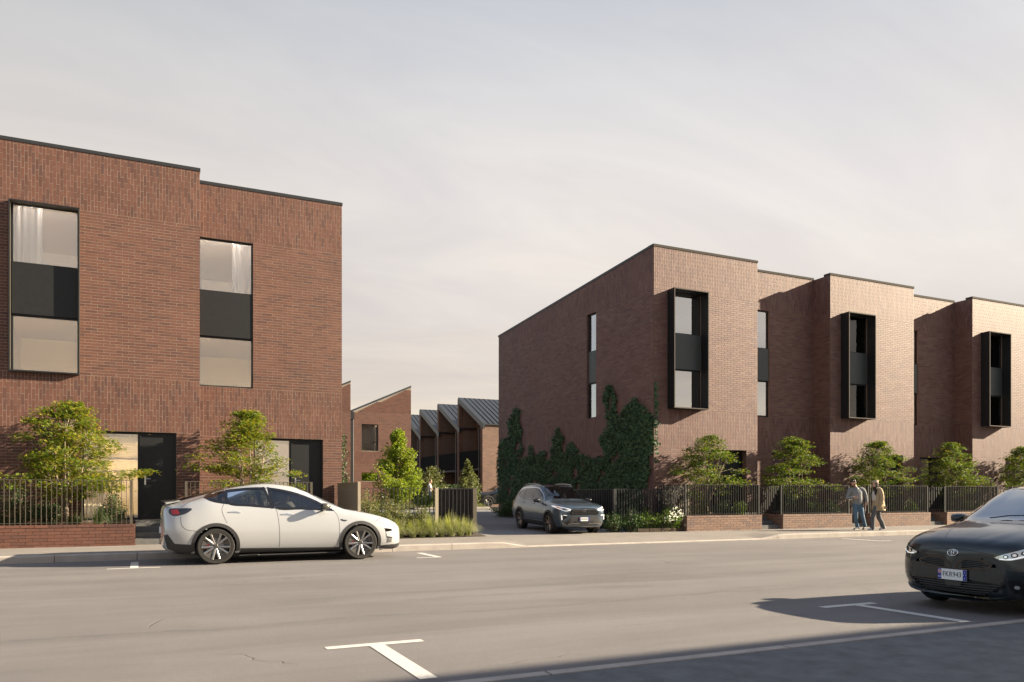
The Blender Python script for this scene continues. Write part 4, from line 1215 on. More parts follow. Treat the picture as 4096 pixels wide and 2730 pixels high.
# shrubs at the foot of the black gate, one with white flowers
GD = 'shrubs beside the driveway'
shrub(13.75, 21.35, .15, .42, .35, .62, 'low dark shrub beside the grey SUV bumper', 'shrub_leaf', 90, GD, 1500, .045)
shrub(14.4, 21.3, .15, .48, .38, .72, 'dark green shrub in front of the black gate post', 'shrub_leaf', 91, GD, 1900, .045)
shrub(15.0, 21.3, .15, .45, .38, .78, 'green shrub in front of the ivy fence', 'bright_shrub_leaf', 92, GD, 1700, .045)
fs = shrub(15.75, 21.15, .15, .52, .4, .82, 'white flowering shrub beside the first right garden wall', 'bright_shrub_leaf', 93, GD, 2000, .045)
V, F = [], []; r = random.Random(5)
for i in range(70):
    a = r.uniform(0, 6.28); f = math.sqrt(r.random()); c = Vector((15.82 + math.cos(a) * .42 * f, 20.95 + math.sin(a) * .2 * f, .15 + .86 * (1 - .5 * f * f) * r.uniform(.45, 1.05)))
    for q in range(4):
        n = (Vector((-.1, -1, .5)) + rvec(r) * .5).normalized(); t = rvec(r); t = (t - n * t.dot(n)).normalized()
        leaf(V, F, c, n, t, .04, .035, 1)
leaf_obj('blossom', V, F, 'petal', fs)
pl_ = empty('timber_edging', (15, 20.97, .15), 0, 'low dark timber edging in front of the flowering shrubs', 'edging')
for i in range(4): part(MB().box(14.35 + i * .46, 14.79 + i * .46, 20.9, 20.94, .14, .27), 'edging_board', 'soil', pl_)

# meadow planting and grasses left of the driveway
sheet('planting_bed', frange(5.4, 9.05, 10), frange(20.82, 25, 8), lambda x, y: .17 + .04 * noise.noise((x * 2, y * 2, 3)) + (.02 if y > 21.2 else 0), 'soil')
GM2 = 'loose meadow shrubs in the bed beside the driveway'
for i, (x, y, rx, h, lab) in enumerate([(5.75, 21.5, .4, 1.25, 'tall meadow shrub beside the beige ribbed screen'), (6.35, 21.6, .48, 1.1, 'feathery meadow shrub behind the nose of the white car'), (6.75, 21.4, .45, 1.0, 'reddish tipped meadow shrub ahead of the white car'), (7.2, 21.3, .38, .85, 'leafy meadow shrub left of the beige fence post'), (6.1, 21.15, .4, .75, 'low meadow shrub close to the headlight of the white car'), (5.7, 22.3, .5, 1.2, 'meadow shrub behind the bar fence')]):
    shrub(x, y, .17, rx, .32, h, lab, 'meadow_leaf', 100 + i, GM2, 2600, .045, upright=.9)
shrub(9.3, 47.2, .45, .9, .7, 1.0, 'yellow green bush beside the lime green tree', 'bright_shrub_leaf', 120, 'bushes in the mews garden', 1800, .09)
shrub(16.2, 47.6, .5, .8, .6, .95, 'rounded yellow green bush left of the man with the pram', 'bright_shrub_leaf', 121, 'bushes in the mews garden', 1800, .09)
shrub(19.3, 49.2, .5, .7, .6, .9, 'bush right of the pram', 'shrub_leaf', 122, 'bushes in the mews garden', 1200, .09)
shrub(21.3, 50.4, .42, .6, .5, .9, 'bright bush in front of the parked black car', 'bright_shrub_leaf', 123, 'bushes in the mews garden', 1200, .09)

def grass(x, y, z, h, w, label, seed, group, n=420, m='grass_blade', bw=.006):
    """fountain of fine blades that arch over on all sides"""
    r = random.Random(seed); root = empty('ornamental_grass', (x, y, z), 0, label, 'grass clump', group)
    V, F = [], []
    for i in range(n):
        a = r.uniform(0, 6.283); f = r.random() ** .8; hh = h * r.uniform(.55, 1.1); out = w * (.12 + 1.0 * f) * r.uniform(.6, 1.25)
        b = Vector((x + math.cos(a) * .09 * r.random(), y + math.sin(a) * .08 * r.random(), z)); d = Vector((math.cos(a), math.sin(a) * .8, 0)); s_ = Vector((-d.y, d.x, 0)).lerp(Vector((.9, -.43, 0)), .5).normalized()
        k = len(V); wd = bw * r.uniform(.55, 1.2); S = 5; c = .25 + .95 * f
        for q in range(S + 1):
            t = q / S
            p = b + d * out * (t ** 1.35) + Vector((0, 0, hh * (1.35 * t - c * t ** 2.6)))
            ww = wd * (1 - t * .88)
            V += [tuple(p - s_ * ww), tuple(p + s_ * ww)]
        for q in range(S): F.append((k+2*q, k+2*q+1, k+2*q+3, k+2*q+2))
    leaf_obj('blades', V, F, m, root); return root
GG = 'ornamental grasses at the edge of the driveway bed'
GLAB = ['closest to the bumper of the white car', 'second from the white car', 'third from the white car', 'fourth from the white car', 'in the middle of the front row', 'just left of the beige fence post', 'in front of the beige fence post', 'just right of the beige fence post', 'left of the open gate', 'at the right end of the row', 'in the back row behind the second tuft', 'in the back row behind the fourth tuft', 'in the back row left of the beige post', 'in the back row right of the beige post']
GXY = [(5.85, 20.98), (6.2, 20.95), (6.5, 21.0), (6.85, 20.96), (7.15, 21.0), (7.42, 20.96), (7.72, 21.0), (8.0, 20.97), (8.3, 21.03), (8.55, 21.08), (6.35, 21.25), (6.98, 21.28), (7.5, 21.25), (8.1, 21.28)]
for i, (x, y) in enumerate(GXY):
    grass(x, y, .17, .50 + .07 * ((i * 7) % 4) / 3 + (.1 if i in (4, 5, 7, 8, 12, 13) else 0), .40 + .05 * ((i * 5) % 3), 'pale tufted grass ' + GLAB[i], 130 + i, GG, 520)
grass(-.95, 21.35, .57, .62, .3, 'upright grass tuft left of the dense shrub by the lit entrance', 145, 'grasses in the left front garden', 200, 'dark_grass_blade')
grass(-1.45, 21.3, .57, .42, .35, 'low dark grass tuft at the foot of the left maple trunk', 146, 'grasses in the left front garden', 260, 'dark_grass_blade')

# hedge at the back of the mews
hd_ = empty('hedge', (18, 53.0, .5), 0, 'long clipped dark green hedge at the back of the lane', 'hedge')
part(MB().box(15.9, 21.6, 53.0, 53.6, .5, 1.95), 'hedge_core', 'soil', hd_)
V, F = [], []; r = random.Random(9)
for i in range(9000):
    x = r.uniform(15.8, 21.7); f = r.random()
    if f < .75: p = Vector((x, 52.97 + r.gauss(0, .03), r.uniform(.5, 2.02))); n = Vector((0, -1, .2))
    else: p = Vector((x, r.uniform(52.95, 53.6), 1.98 + r.gauss(0, .03))); n = Vector((0, 0, 1))
    n = (n + rvec(r) * .6).normalized(); t = rvec(r); t = (t - n * t.dot(n)).normalized(); leaf(V, F, p, n, t, .09, .07, 1)
leaf_obj('foliage', V, F, 'shrub_leaf', hd_)
# low plants and lawn edge blades
V, F = [], []; r = random.Random(12)
for i in range(5200):
    x = r.uniform(9, 21); y = 48.5 + abs(r.gauss(0, 1.2)); z = lane_z(y) + .1 + min(1, (y - 48.5) / 1.6) * .13
    h = r.uniform(.06, .3); k = len(V); a = r.uniform(-.1, .1)
    V += [(x - .02, y, z), (x + .02, y, z), (x + a, y + r.uniform(-.1, .1), z + h)]; F.append((k, k+1, k+2))
mb = MB(); mb.v, mb.f, mb.m = V, F, [0] * len(F)
o = mb.build('lawn_grass', MATS['meadow_leaf'], fix=False); o['kind'] = 'stuff'; o['label'] = 'rough grass on the raised lawn at the back'

# ------------------------------------------------------------------ ivy on the side wall of the corner house
IV = [(40,1620),(45,1300),(50,1180),(90,1080),(120,1065),(175,1060),(180,960),(170,900),(185,830),(215,780),(245,690),(262,685),(275,720),(300,705),(318,735),(300,800),(310,870),(325,930),(345,970),(330,1060),(320,1130),(355,1180),(345,1240),(310,1310),(340,1310),(400,1290),(420,1260),(430,1160),(450,1150),(480,1210),(490,1280),(485,1340),(515,1310),(530,1250),(550,1215),(580,1230),(615,1205),(635,1240),(620,1290),(605,1370),(640,1330),(680,1320),(700,1370),(718,1375),(690,1260),(685,1200),(710,1130),(690,1080),(740,1030),(760,960),(780,935),(800,990),(815,1040),(850,1035),(830,1100),(810,1170),(832,1250),(880,1210),(885,1150),(930,1100),(965,1140),(980,1180),(1020,1200),(975,1265),(1010,1260),(1060,1230),(1090,1270),(1140,1280),(1160,1310),(1190,1290),(1220,1320),(1270,1280),(1300,1300),(1350,1270),(1310,1180),(1285,1110),(1280,1050),(1320,1010),(1340,940),(1360,970),(1380,920),(1370,860),(1350,800),(1360,740),(1350,680),(1330,640),(1315,560),(1330,500),(1355,480),(1350,420),(1380,440),(1400,405),(1420,440),(1440,500),(1470,540),(1475,600),(1465,680),(1475,780),(1530,800),(1540,760),(1570,700),(1620,650),(1660,600),(1720,575),(1740,660),(1755,600),(1765,680),(1810,660),(1850,720),(1880,760),(1925,770),(1925,850),(1915,950),(1925,1060),(1915,1150),(1915,1240),(1890,1250),(1870,1260),(1860,1350),(1895,1390),(1880,1460),(1878,1500),(1850,1545),(1848,1630),(1786,1650),(1790,1740),(1850,1775),(1760,1800),(1790,1860),(1840,1880),(1835,1960),(1700,2010),(1300,2060),(900,1990),(500,1930),(40,1830)]
def wall_pt(x, y):
    px, py = 1980 + x / 3.015, 1400 + y / 3.015; t = (px - 2048) / 3132; s_, c_ = math.sin(_A), math.cos(_A)
    Y = 16.1 * (c_ - t * s_) / (s_ + t * c_); d = 16.1 * s_ + Y * c_
    return Y, 1.37 - (py - 1978) / 3132 * d
IVP = [wall_pt(*q) for q in IV]
def inside(poly, x, y):
    c = False; j = len(poly) - 1
    for i in range(len(poly)):
        xi, yi = poly[i]; xj, yj = poly[j]
        if (yi > y) != (yj > y) and x < (xj - xi) * (y - yi) / (yj - yi) + xi: c = not c
        j = i
    return c
iv = empty('ivy', (16.1, 29, .2), 0, 'dark green ivy climbing in peaks over the shaded side wall', 'ivy')
r = random.Random(21); V, F = [], []
ya = min(p[0] for p in IVP); yb = max(p[0] for p in IVP); zb_ = min(p[1] for p in IVP); zt_ = max(p[1] for p in IVP)
cnt = 0; tries = 0
while cnt < 25000 and tries < 400000:
    tries += 1
    # even in the picture: denser towards the near end
    f = r.random(); Y = ya + (yb - ya) * f; Z = r.uniform(max(.2, zb_), zt_)
    if r.random() > (23.0 / Y) ** 1.3: continue
    jy, jz = Y + r.gauss(0, .03), Z + r.gauss(0, .03)
    if not inside(IVP, jy, jz): continue
    if noise.noise((Y * 2.6, Z * 2.2, 4.4)) + .35 * noise.noise((Y * 7, Z * 7, 1)) < -.46: continue
    lay_ = r.random()
    p = Vector((16.1 - .02 - .10 * lay_ * (.6 + .8 * (noise.noise((Y * 1.5, Z * 1.5, 0)) + .5)), Y, Z))
    n = (Vector((-1, -.3, .5)) + rvec(r) * .85).normalized(); t = Vector((0, r.uniform(-.6, .6), -1)); t = (t - n * t.dot(n)).normalized()
    leaf(V, F, p, n, t, .088 * r.uniform(.6, 1.3), .12, 3); cnt += 1
for i in range(240):                              # a few shoots turning the corner into the sun
    Z = r.uniform(3.2, 5.0) if r.random() < .7 else r.uniform(2.6, 5.2); p = Vector((16.1 + abs(r.gauss(0, .07)), 22.46 - .05 * r.random(), Z + .15 * math.sin(Z * 9)))
    n = (Vector((-.3, -1, .3)) + rvec(r) * .5).normalized(); t = Vector((r.uniform(-.6, .6), 0, -1)); t = (t - n * t.dot(n)).normalized(); leaf(V, F, p, n, t, .085 * r.uniform(.65, 1.2), .11, 3)
leaf_obj('foliage', V, F, 'ivy_leaf', iv)
wood = MB()
for i in range(16):
    Y = 22.9 + i * .8; pts = [Vector((16.085, Y + r.uniform(-.15, .15) * q, .2 + q * .5)) for q in range(4)]; wood.tube(pts, [.012, .01, .008, .005], 5)
part(wood, 'stems', 'bark', iv)
# low ground cover at the foot of the ivy wall
for i, (x, y, rx, h, lab) in enumerate([(15.6, 27.5, .6, .7, 'dark bush at the foot of the ivy behind the grey SUV'), (15.5, 30.2, .7, .75, 'dark bush at the foot of the ivy left of the grey SUV'), (15.4, 33.0, .75, .75, 'dark bush at the far end of the ivy wall')]):
    shrub(x, y, lane_z(y), rx, 1.2, h, lab, 'shrub_leaf', 160 + i, 'bushes at the foot of the ivy wall', 2600, .06)
# climber on the corner of the left gabled house
V, F = [], []; cl = empty('climber', (11.9, 50.6, .4), 0, 'thin climbing plant on the gabled house beside the left terrace', 'climber')
for i in range(420):
    Z = .6 + 4.6 * r.random() ** 1.1; wd = .5 * (.45 + .55 * abs(math.sin(Z * 2.1)))
    p = Vector((11.75 + r.gauss(0, wd * .5), 50.62 - r.random() * .12, Z)); n = (Vector((0, -1, .3)) + rvec(r) * .6).normalized(); t = rvec(r); t = (t - n * t.dot(n)).normalized(); leaf(V, F, p, n, t, .13, .11, 1)
leaf_obj('foliage', V, F, 'shrub_leaf', cl)
wood = MB(); wood.tube([(11.7, 50.66, .4), (11.8, 50.64, 2.2), (11.7, 50.65, 3.6), (11.85, 50.64, 5.0)], [.03, .02, .015, .006], 5); part(wood, 'stem', 'bark', cl)
# ------------------------------------------------------------------ cars
mat('paint_white', (.40,.41,.425), .26, metal=.28, coat=1., spec=.5)
mat('paint_grey', (.062,.092,.125), .3, metal=.5, coat=1.)
mat('paint_black', (.008,.009,.011), .3, coat=1.)
mat('paint_ink', (.016,.023,.031), .3, metal=.45, coat=.8, spec=.3)
mat('gloss_black', (.006,.006,.007), .12, coat=.6)
mat('cladding', (.025,.025,.027), .55, bump=.1, bscale=200)
mat('slat_grey', (.05,.052,.056), .45)
mat('rubber', (.016,.0155,.015), .75, bump=.3, bscale=90)
mat('alloy', (.36,.355,.35), .28, metal=1.)
mat('alloy_dark', (.10,.095,.09), .38, metal=.7)
mat('brake_disc', (.3,.3,.3), .4, metal=1.)
mat('caliper_red', (.42,.012,.015), .35, coat=.5)
mat('chrome', (.8,.8,.8), .08, metal=1.)
mat('lamp_clear', (.55,.58,.6), .08, metal=.6, coat=1.)
mat('lamp_white', (.85,.87,.9), .2, emit=(1,1,1), emit_s=.12)
mat('lamp_red', (.30,.012,.015), .15, coat=1.)
mat('lamp_amber', (.7,.22,.02), .2, coat=1.)
mat('lamp_smoke', (.012,.014,.02), .08, coat=1.)
mat('car_interior', (.035,.034,.033), .8)
mat('seat_beige', (.35,.31,.25), .8)
mat('seat_black', (.02,.02,.02), .7)
mat('plate_white', (.72,.74,.76), .4, spec=.4)
mat('plate_black', (.01,.01,.012), .5)
mat('plate_blue', (.012,.025,.28), .4)
mat('plate_red', (.5,.02,.03), .4)
glass_mat('car_glass', (.42,.45,.46), .05, 1.5)
glass_mat('car_glass_clear', (.66,.72,.72), .05, 1.5)
glass_mat('car_screen_sky', (.5,.54,.56), .34, 1.6)

def pchip(xs, ys):
    n = len(xs); h = [xs[i+1]-xs[i] for i in range(n-1)]; d = [(ys[i+1]-ys[i])/h[i] for i in range(n-1)]
    m = [0.]*n; m[0] = d[0]; m[-1] = d[-1]
    for i in range(1, n-1):
        if d[i-1]*d[i] <= 0: m[i] = 0.
        else:
            w1 = 2*h[i]+h[i-1]; w2 = h[i]+2*h[i-1]; m[i] = (w1+w2)/(w1/d[i-1]+w2/d[i])
    def f(x):
        i = 0
        while i < n-2 and x > xs[i+1]: i += 1
        t = (x-xs[i])/h[i]; t2, t3 = t*t, t*t*t
        return (2*t3-3*t2+1)*ys[i]+(t3-2*t2+t)*h[i]*m[i]+(-2*t3+3*t2)*ys[i+1]+(t3-t2)*h[i]*m[i+1]
    return f

def smooth_line(P, n=6, closed=True):
    P = [Vector(p) for p in P]; out = []; k = len(P)
    rng = range(k) if closed else range(k-1)
    for i in rng:
        if closed: p0, p1, p2, p3 = P[i-1], P[i], P[(i+1)%k], P[(i+2)%k]
        else: p0, p1, p2, p3 = P[max(i-1,0)], P[i], P[i+1], P[min(i+2,k-1)]
        for j in range(n):
            t = j/n
            out.append(.5*((2*p1)+(p2-p0)*t+(2*p0-5*p1+4*p2-p3)*t*t+(3*p1-p0-3*p2+p3)*t*t*t))
    if not closed: out.append(P[-1])
    return out

class Car:
    def __init__(s, root, rows, nx=150):
        """rows: x, z_bottom, y_sill, z_sill, y_mid, z_mid, y_belt, z_belt, y_rail, z_rail, z_centre"""
        s.root = root
        rows = sorted(rows); xs = [r[0] for r in rows]; fs = [pchip(xs, [r[i] for r in rows]) for i in range(1, 11)]
        x0, x1 = xs[0], xs[-1]
        st = []
        for i in range(nx+1):
            t = i/nx; u = .5-.5*math.cos(math.pi*t); st.append(x0+(x1-x0)*(.45*u+.55*t) if False else x0+(x1-x0)*u*.5+(x1-x0)*t*.5)
        V, F = [], []; prof_n = None
        for x in st:
            zb, ys, zs, ym, zm, yb, zl, yr, zr, zc = [f(x) for f in fs]
            P = [(0, zb), (ys*.8, zb), (ys, zs), (ym, zm), (yb, zl), (yr, zr), (yr*.5, zr+(zc-zr)*.72), (0, zc)]
            sm = smooth_line([Vector((a, b, 0)) for a, b in P], 7, False)
            full = [(-p.x, p.y) for p in sm[1:-1]][::-1] + [(p.x, p.y) for p in sm]
            # order: top -> left side -> bottom -> right side -> top
            if prof_n is None: prof_n = len(full)
            V += [(x, a, b) for a, b in full]
        n = prof_n
        for i in range(nx):
            for j in range(n):
                j2 = (j+1) % n
                F.append((i*n+j, i*n+j2, (i+1)*n+j2, (i+1)*n+j))
        F.append(tuple(range(n))[::-1]); F.append(tuple(nx*n+j for j in range(n)))
        mb = MB(); mb.v, mb.f, mb.m = V, F, [0]*len(F)
        me = mb.mesh('car_body', None, smooth=False)
        s.V = [v.co.copy() for v in me.vertices]; s.F = [tuple(p.vertices) for p in me.polygons]
        s.bvh = BVHTree.FromPolygons(s.V, s.F); s.cuts = []
        bpy.data.meshes.remove(me)
    def hit(s, view, a, b):
        o, d = {'R': (Vector((a, -4, b)), Vector((0, 1, 0))), 'L': (Vector((a, 4, b)), Vector((0, -1, 0))), 'F': (Vector((5, a, b)), Vector((-1, 0, 0))), 'B': (Vector((-5, a, b)), Vector((1, 0, 0))), 'T': (Vector((a, b, 4)), Vector((0, 0, -1)))}[view]
        loc, nor, idx, dist = s.bvh.ray_cast(o, d)
        if loc is None:
            loc, nor, idx, dist = s.bvh.find_nearest(o+d*(3.1 if view in 'RL' else 2.8))
            q = o.copy()
            if view in 'RL': loc = Vector((a, loc.y, b))
            elif view in 'FB': loc = Vector((loc.x, a, b))
        if nor.dot(d) > 0: nor = -nor
        return loc, nor
    def cut(s, view, poly): s.cuts.append((view, [(p[0], p[1]) for p in poly]))
    def body(s, m, wheels=(), wr=.4, name='body'):
        keep = []
        for f in s.F:
            c = Vector((0, 0, 0))
            for i in f: c += s.V[i]
            c /= len(f); drop = False
            for wx, wz in wheels:
                if (c.x-wx)**2+(c.z-wz)**2 < wr*wr and abs(c.y) > .5: drop = True
            if not drop:
                for v, poly in s.cuts:
                    if v == 'R' and c.y < -.3 and inside(poly, c.x, c.z): drop = True
                    elif v == 'L' and c.y > .3 and inside(poly, c.x, c.z): drop = True
                    elif v == 'F' and c.x > 1.6 and inside(poly, c.y, c.z): drop = True
                    elif v == 'T' and c.z > .9 and inside(poly, c.x, c.y): drop = True
                    if drop: break
            if not drop: keep.append(f)
        mb = MB(); mb.v = [tuple(v) for v in s.V]; mb.f = keep; mb.m = [0]*len(keep)
        me = mb.mesh(name, MATS[m], smooth='all', fix=False)
        bm = bmesh.new(); bm.from_mesh(me)
        bmesh.ops.delete(bm, geom=[v for v in bm.verts if not v.link_faces], context='VERTS'); bm.to_mesh(me); bm.free()
        return link(name, me, None, s.root)
    def patch(s, view, poly, name, m, off=.003, thick=.0, grid=.045, par=None, smooth=True):
        bm = bmesh.new()
        vs = [bm.verts.new((p[0], p[1], 0)) for p in poly]
        bm.faces.new(vs); bmesh.ops.triangulate(bm, faces=bm.faces[:])
        for ax in (0, 1):
            lo = min(p[ax] for p in poly); hi = max(p[ax] for p in poly); k = int((hi-lo)/grid)
            for q in range(1, k+1):
                co = [0, 0, 0]; no = [0, 0, 0]; co[ax] = lo+(hi-lo)*q/(k+1); no[ax] = 1
                bmesh.ops.bisect_plane(bm, geom=bm.verts[:]+bm.edges[:]+bm.faces[:], plane_co=co, plane_no=no)
        nrm = {}
        for v in bm.verts:
            loc, nor = s.hit(view, v.co.x, v.co.y)
            v.co = loc+nor*off; nrm[v] = nor
        if thick:
            be = [e for e in bm.edges if len(e.link_faces) == 1]; new = {}
            for e in be:
                for v in e.verts:
                    if v not in new: new[v] = bm.verts.new(v.co-nrm[v]*thick)
            for e in be:
                a, b = e.verts; bm.faces.new((a, b, new[b], new[a]))
        bmesh.ops.recalc_face_normals(bm, faces=bm.faces[:])
        me = bpy.data.meshes.new(name); bm.to_mesh(me); bm.free()
        me.materials.append(MATS[m])
        me.polygons.foreach_set('use_smooth', [True]*len(me.polygons)); me.set_sharp_from_angle(angle=R(40))
        return link(name, me, None, par or s.root)
    def ribbon(s, view, line, w, name, m, off=.002, closed=False, par=None, thick=.0):
        P = [Vector((p[0], p[1])) for p in line]; k = len(P); mb = MB(); n = k if closed else k
        nr = []
        for i in range(k):
            t = (P[(i+1) % k]-P[i-1]) if closed else (P[min(i+1, k-1)]-P[max(i-1, 0)])
            if t.length < 1e-6: t = Vector((1, 0))
            t.normalize(); q = Vector((-t.y, t.x))
            for sgn in (-.5, .5):
                c = P[i]+q*(w*sgn); loc, nor = s.hit(view, c.x, c.y); mb.v.append(tuple(loc+nor*off)); nr.append(nor)
        for i in range(k if closed else k-1):
            j = (i+1) % k; mb.f.append((2*i, 2*i+1, 2*j+1, 2*j)); mb.m.append(0)
        if thick:
            b0 = len(mb.v)
            for i in range(2*k): mb.v.append(tuple(Vector(mb.v[i])-nr[i]*thick))
            for i in range(k if closed else k-1):
                j = (i+1) % k
                mb.f.append((2*i, 2*j, b0+2*j, b0+2*i)); mb.f.append((2*i+1, b0+2*i+1, b0+2*j+1, 2*j+1)); mb.m += [0, 0]
        return mb.build(name, MATS[m], par or s.root, smooth=True)
    def both(s, fn):
        for v in 'RL': fn(v)

def wheel(root, x, y, r, side, w=.23, style='v5', rim=.76, parent_name='wheel'):
    """side -1: outer face towards -y"""
    M = Matrix.Translation((x, y, r)) @ Matrix.Rotation(R(90 if side < 0 else -90), 4, 'X')     # local +z points outwards
    rr = r*rim; h = w/2
    mb = MB(); mb.lathe([(rr, -h*.85), (rr*1.04, -h), (r*.93, -h*1.02), (r*.985, -h*.75), (r, -h*.45), (r, h*.45), (r*.985, h*.75), (r*.93, h*1.02), (rr*1.04, h), (rr, h*.85)], 48, M, closed=True)
    ty = mb.build('wheel', MATS['rubber'], root, smooth=True)
    mb = MB(); mb.lathe([(rr*1.01, h*.98), (rr*.965, h*1.0), (rr*.955, h*.86), (rr*.93, h*.3), (rr*.9, -h*.8), (rr*.3, -h*.8)], 40, M); mb.build('rim', MATS['alloy_dark'], ty, smooth=True)
    mb = MB(); mb.lathe([(0, -h*.1), (rr*.62, -h*.1), (rr*.62, -h*.3), (0, -h*.3)], 32, M); mb.build('brake_disc', MATS['brake_disc'], ty, smooth=True)
    sp = MB(); fill = MB()
    def P(rad, ang, z): return M @ Vector((rad*math.cos(ang), rad*math.sin(ang), z))
    def spoke(mbx, r0, a0, r1, a1, w0, w1, z0, z1, dp):
        q = []
        for rad, an, ww, z in ((r0, a0, w0, z0), ((r0+r1)/2, (a0+a1)/2, (w0+w1)/2*.92, (z0+z1)/2+.006), (r1, a1, w1, z1)):
            da = ww/2/max(rad, .02)
            q.append([P(rad, an-da, z-.008), P(rad, an-da*.35, z), P(rad, an+da*.35, z), P(rad, an+da, z-.008), P(rad, an+da, z-dp), P(rad, an-da, z-dp)])
        b = len(mbx.v)
        for ring in q: mbx.v += [tuple(v) for v in ring]
        for i in range(2):
            for j in range(6): mbx.f.append((b+i*6+j, b+i*6+(j+1) % 6, b+(i+1)*6+(j+1) % 6, b+(i+1)*6+j)); mbx.m.append(0)
    for i in range(5):
        a = math.pi/2+2*math.pi*i/5+(math.pi/5 if style == 'v5' else 0)
        for sg in (-1, 1):
            spoke(sp, rr*.13, a+sg*.22, rr*.97, a+sg*(.25 if style == 'v5' else .2), .034, .044 if style == 'v5' else .036, h*.62, h*.9, .03)
        # dark inserts between neighbouring pairs near the tyre
        if style == 'v5':
            a2 = a+math.pi/5
            b = len(fill.v); pts = [P(rr*.5, a2, h*.6)]+[P(rr*.955, a2-.3+.1*q, h*.74) for q in range(7)]
            fill = MB(); fill.v += [tuple(p) for p in pts]; fill.f.append(tuple(range(8))); fill.m.append(0); fill.build('aero_insert', MATS['alloy_dark'], ty)
    sp.build('spokes', MATS['alloy'], ty, smooth=True)
    mb = MB(); mb.lathe([(0, h*.7), (rr*.14, h*.69), (rr*.17, h*.62), (rr*.17, h*.2)], 20, M); mb.build('hub_cap', MATS['alloy_dark'], ty, smooth=True)
    if style == 'v5':
        mb = MB(); b = 0; pts = []
        for rad in (rr*.42, rr*.7):
            for q in range(5):
                an = math.pi-.28+.14*q if side < 0 else -.28+.14*q
                pts.append((rad, an))
        for z in (h*.0, h*.42): mb.v += [tuple(P(rad, an, z)) for rad, an in pts]
        for q in range(4): mb.f.append((10+q, 11+q, 16+q, 15+q)); mb.m.append(0)
        for lo in (0, 5):
            for q in range(4): mb.f.append((lo+q, lo+q+1, 10+lo+q+1, 10+lo+q)); mb.m.append(0)
        mb.build('caliper', MATS['caliper_red'], ty)
    return ty

def mirror(root, x, y, z, side, m, s_=1.):
    """door mirror: shell with flat rear face, on a short arm; forward is +x"""
    mb = MB(); n0 = 0
    secs = [(-.07, .95), (-.05, 1.0), (0, 1.0), (.05, .86), (.085, .6), (.105, .2)]
    for dx, k in secs:
        for j in range(14):
            th = 2*math.pi*j/14; c, sn = math.cos(th), math.sin(th)
            yy = math.copysign(abs(c)**.6, c)*.105*k*s_; zz = math.copysign(abs(sn)**.6, sn)*.068*k*s_
            mb.v.append((x+dx*s_, y+side*.12+yy, z+zz+.01))
    for i in range(5):
        for j in range(14): mb.f.append((i*14+j, i*14+(j+1) % 14, (i+1)*14+(j+1) % 14, (i+1)*14+j)); mb.m.append(0)
    mb.f.append(tuple(range(14))); mb.m.append(0); mb.f.append(tuple(70+j for j in range(14))); mb.m.append(0)
    sh = mb.build('mirror', MATS[m], root, smooth=True)
    mb = MB(); mb.tube([(x-.01, y-side*.05, z-.075), (x, y+side*.06, z-.062), (x, y+side*.12, z-.04)], [(.03, .018), (.028, .016), (.03, .016)], 8); mb.build('mirror_arm', MATS['gloss_black'], sh, smooth=True)
    return sh

def seat(root, x, y, z, m, name='seat'):
    mb = MB(); S = lambda pts, r: mb.tube(pts, r, 10)
    S([(x+.28, y, z+.1), (x+.1, y, z+.08), (x-.18, y, z+.06)], [(.2, .07), (.24, .08), (.23, .08)])
    S([(x-.17, y, z+.1), (x-.24, y, z+.38), (x-.34, y, z+.68)], [(.22, .08), (.23, .075), (.17, .05)])
    S([(x-.36, y, z+.70), (x-.37, y, z+.78), (x-.40, y, z+.92)], [(.06, .03), (.12, .05), (.10, .04)])
    return mb.build(name, MATS[m], root, smooth=True)

def text_mesh(txt, size, m, name, parent, M, ext=.0006):
    cu = bpy.data.curves.new('txt', 'FONT'); cu.body = txt; cu.size = size; cu.align_x = 'CENTER'; cu.align_y = 'CENTER'; cu.extrude = ext; cu.resolution_u = 3
    ob = bpy.data.objects.new('txt', cu); COL.objects.link(ob)
    dg = bpy.context.evaluated_depsgraph_get(); me = bpy.data.meshes.new_from_object(ob.evaluated_get(dg))
    bpy.data.objects.remove(ob); bpy.data.curves.remove(cu)
    me.transform(M); me.name = name; me.materials.clear(); me.materials.append(MATS[m])
    return link(name, me, None, parent)

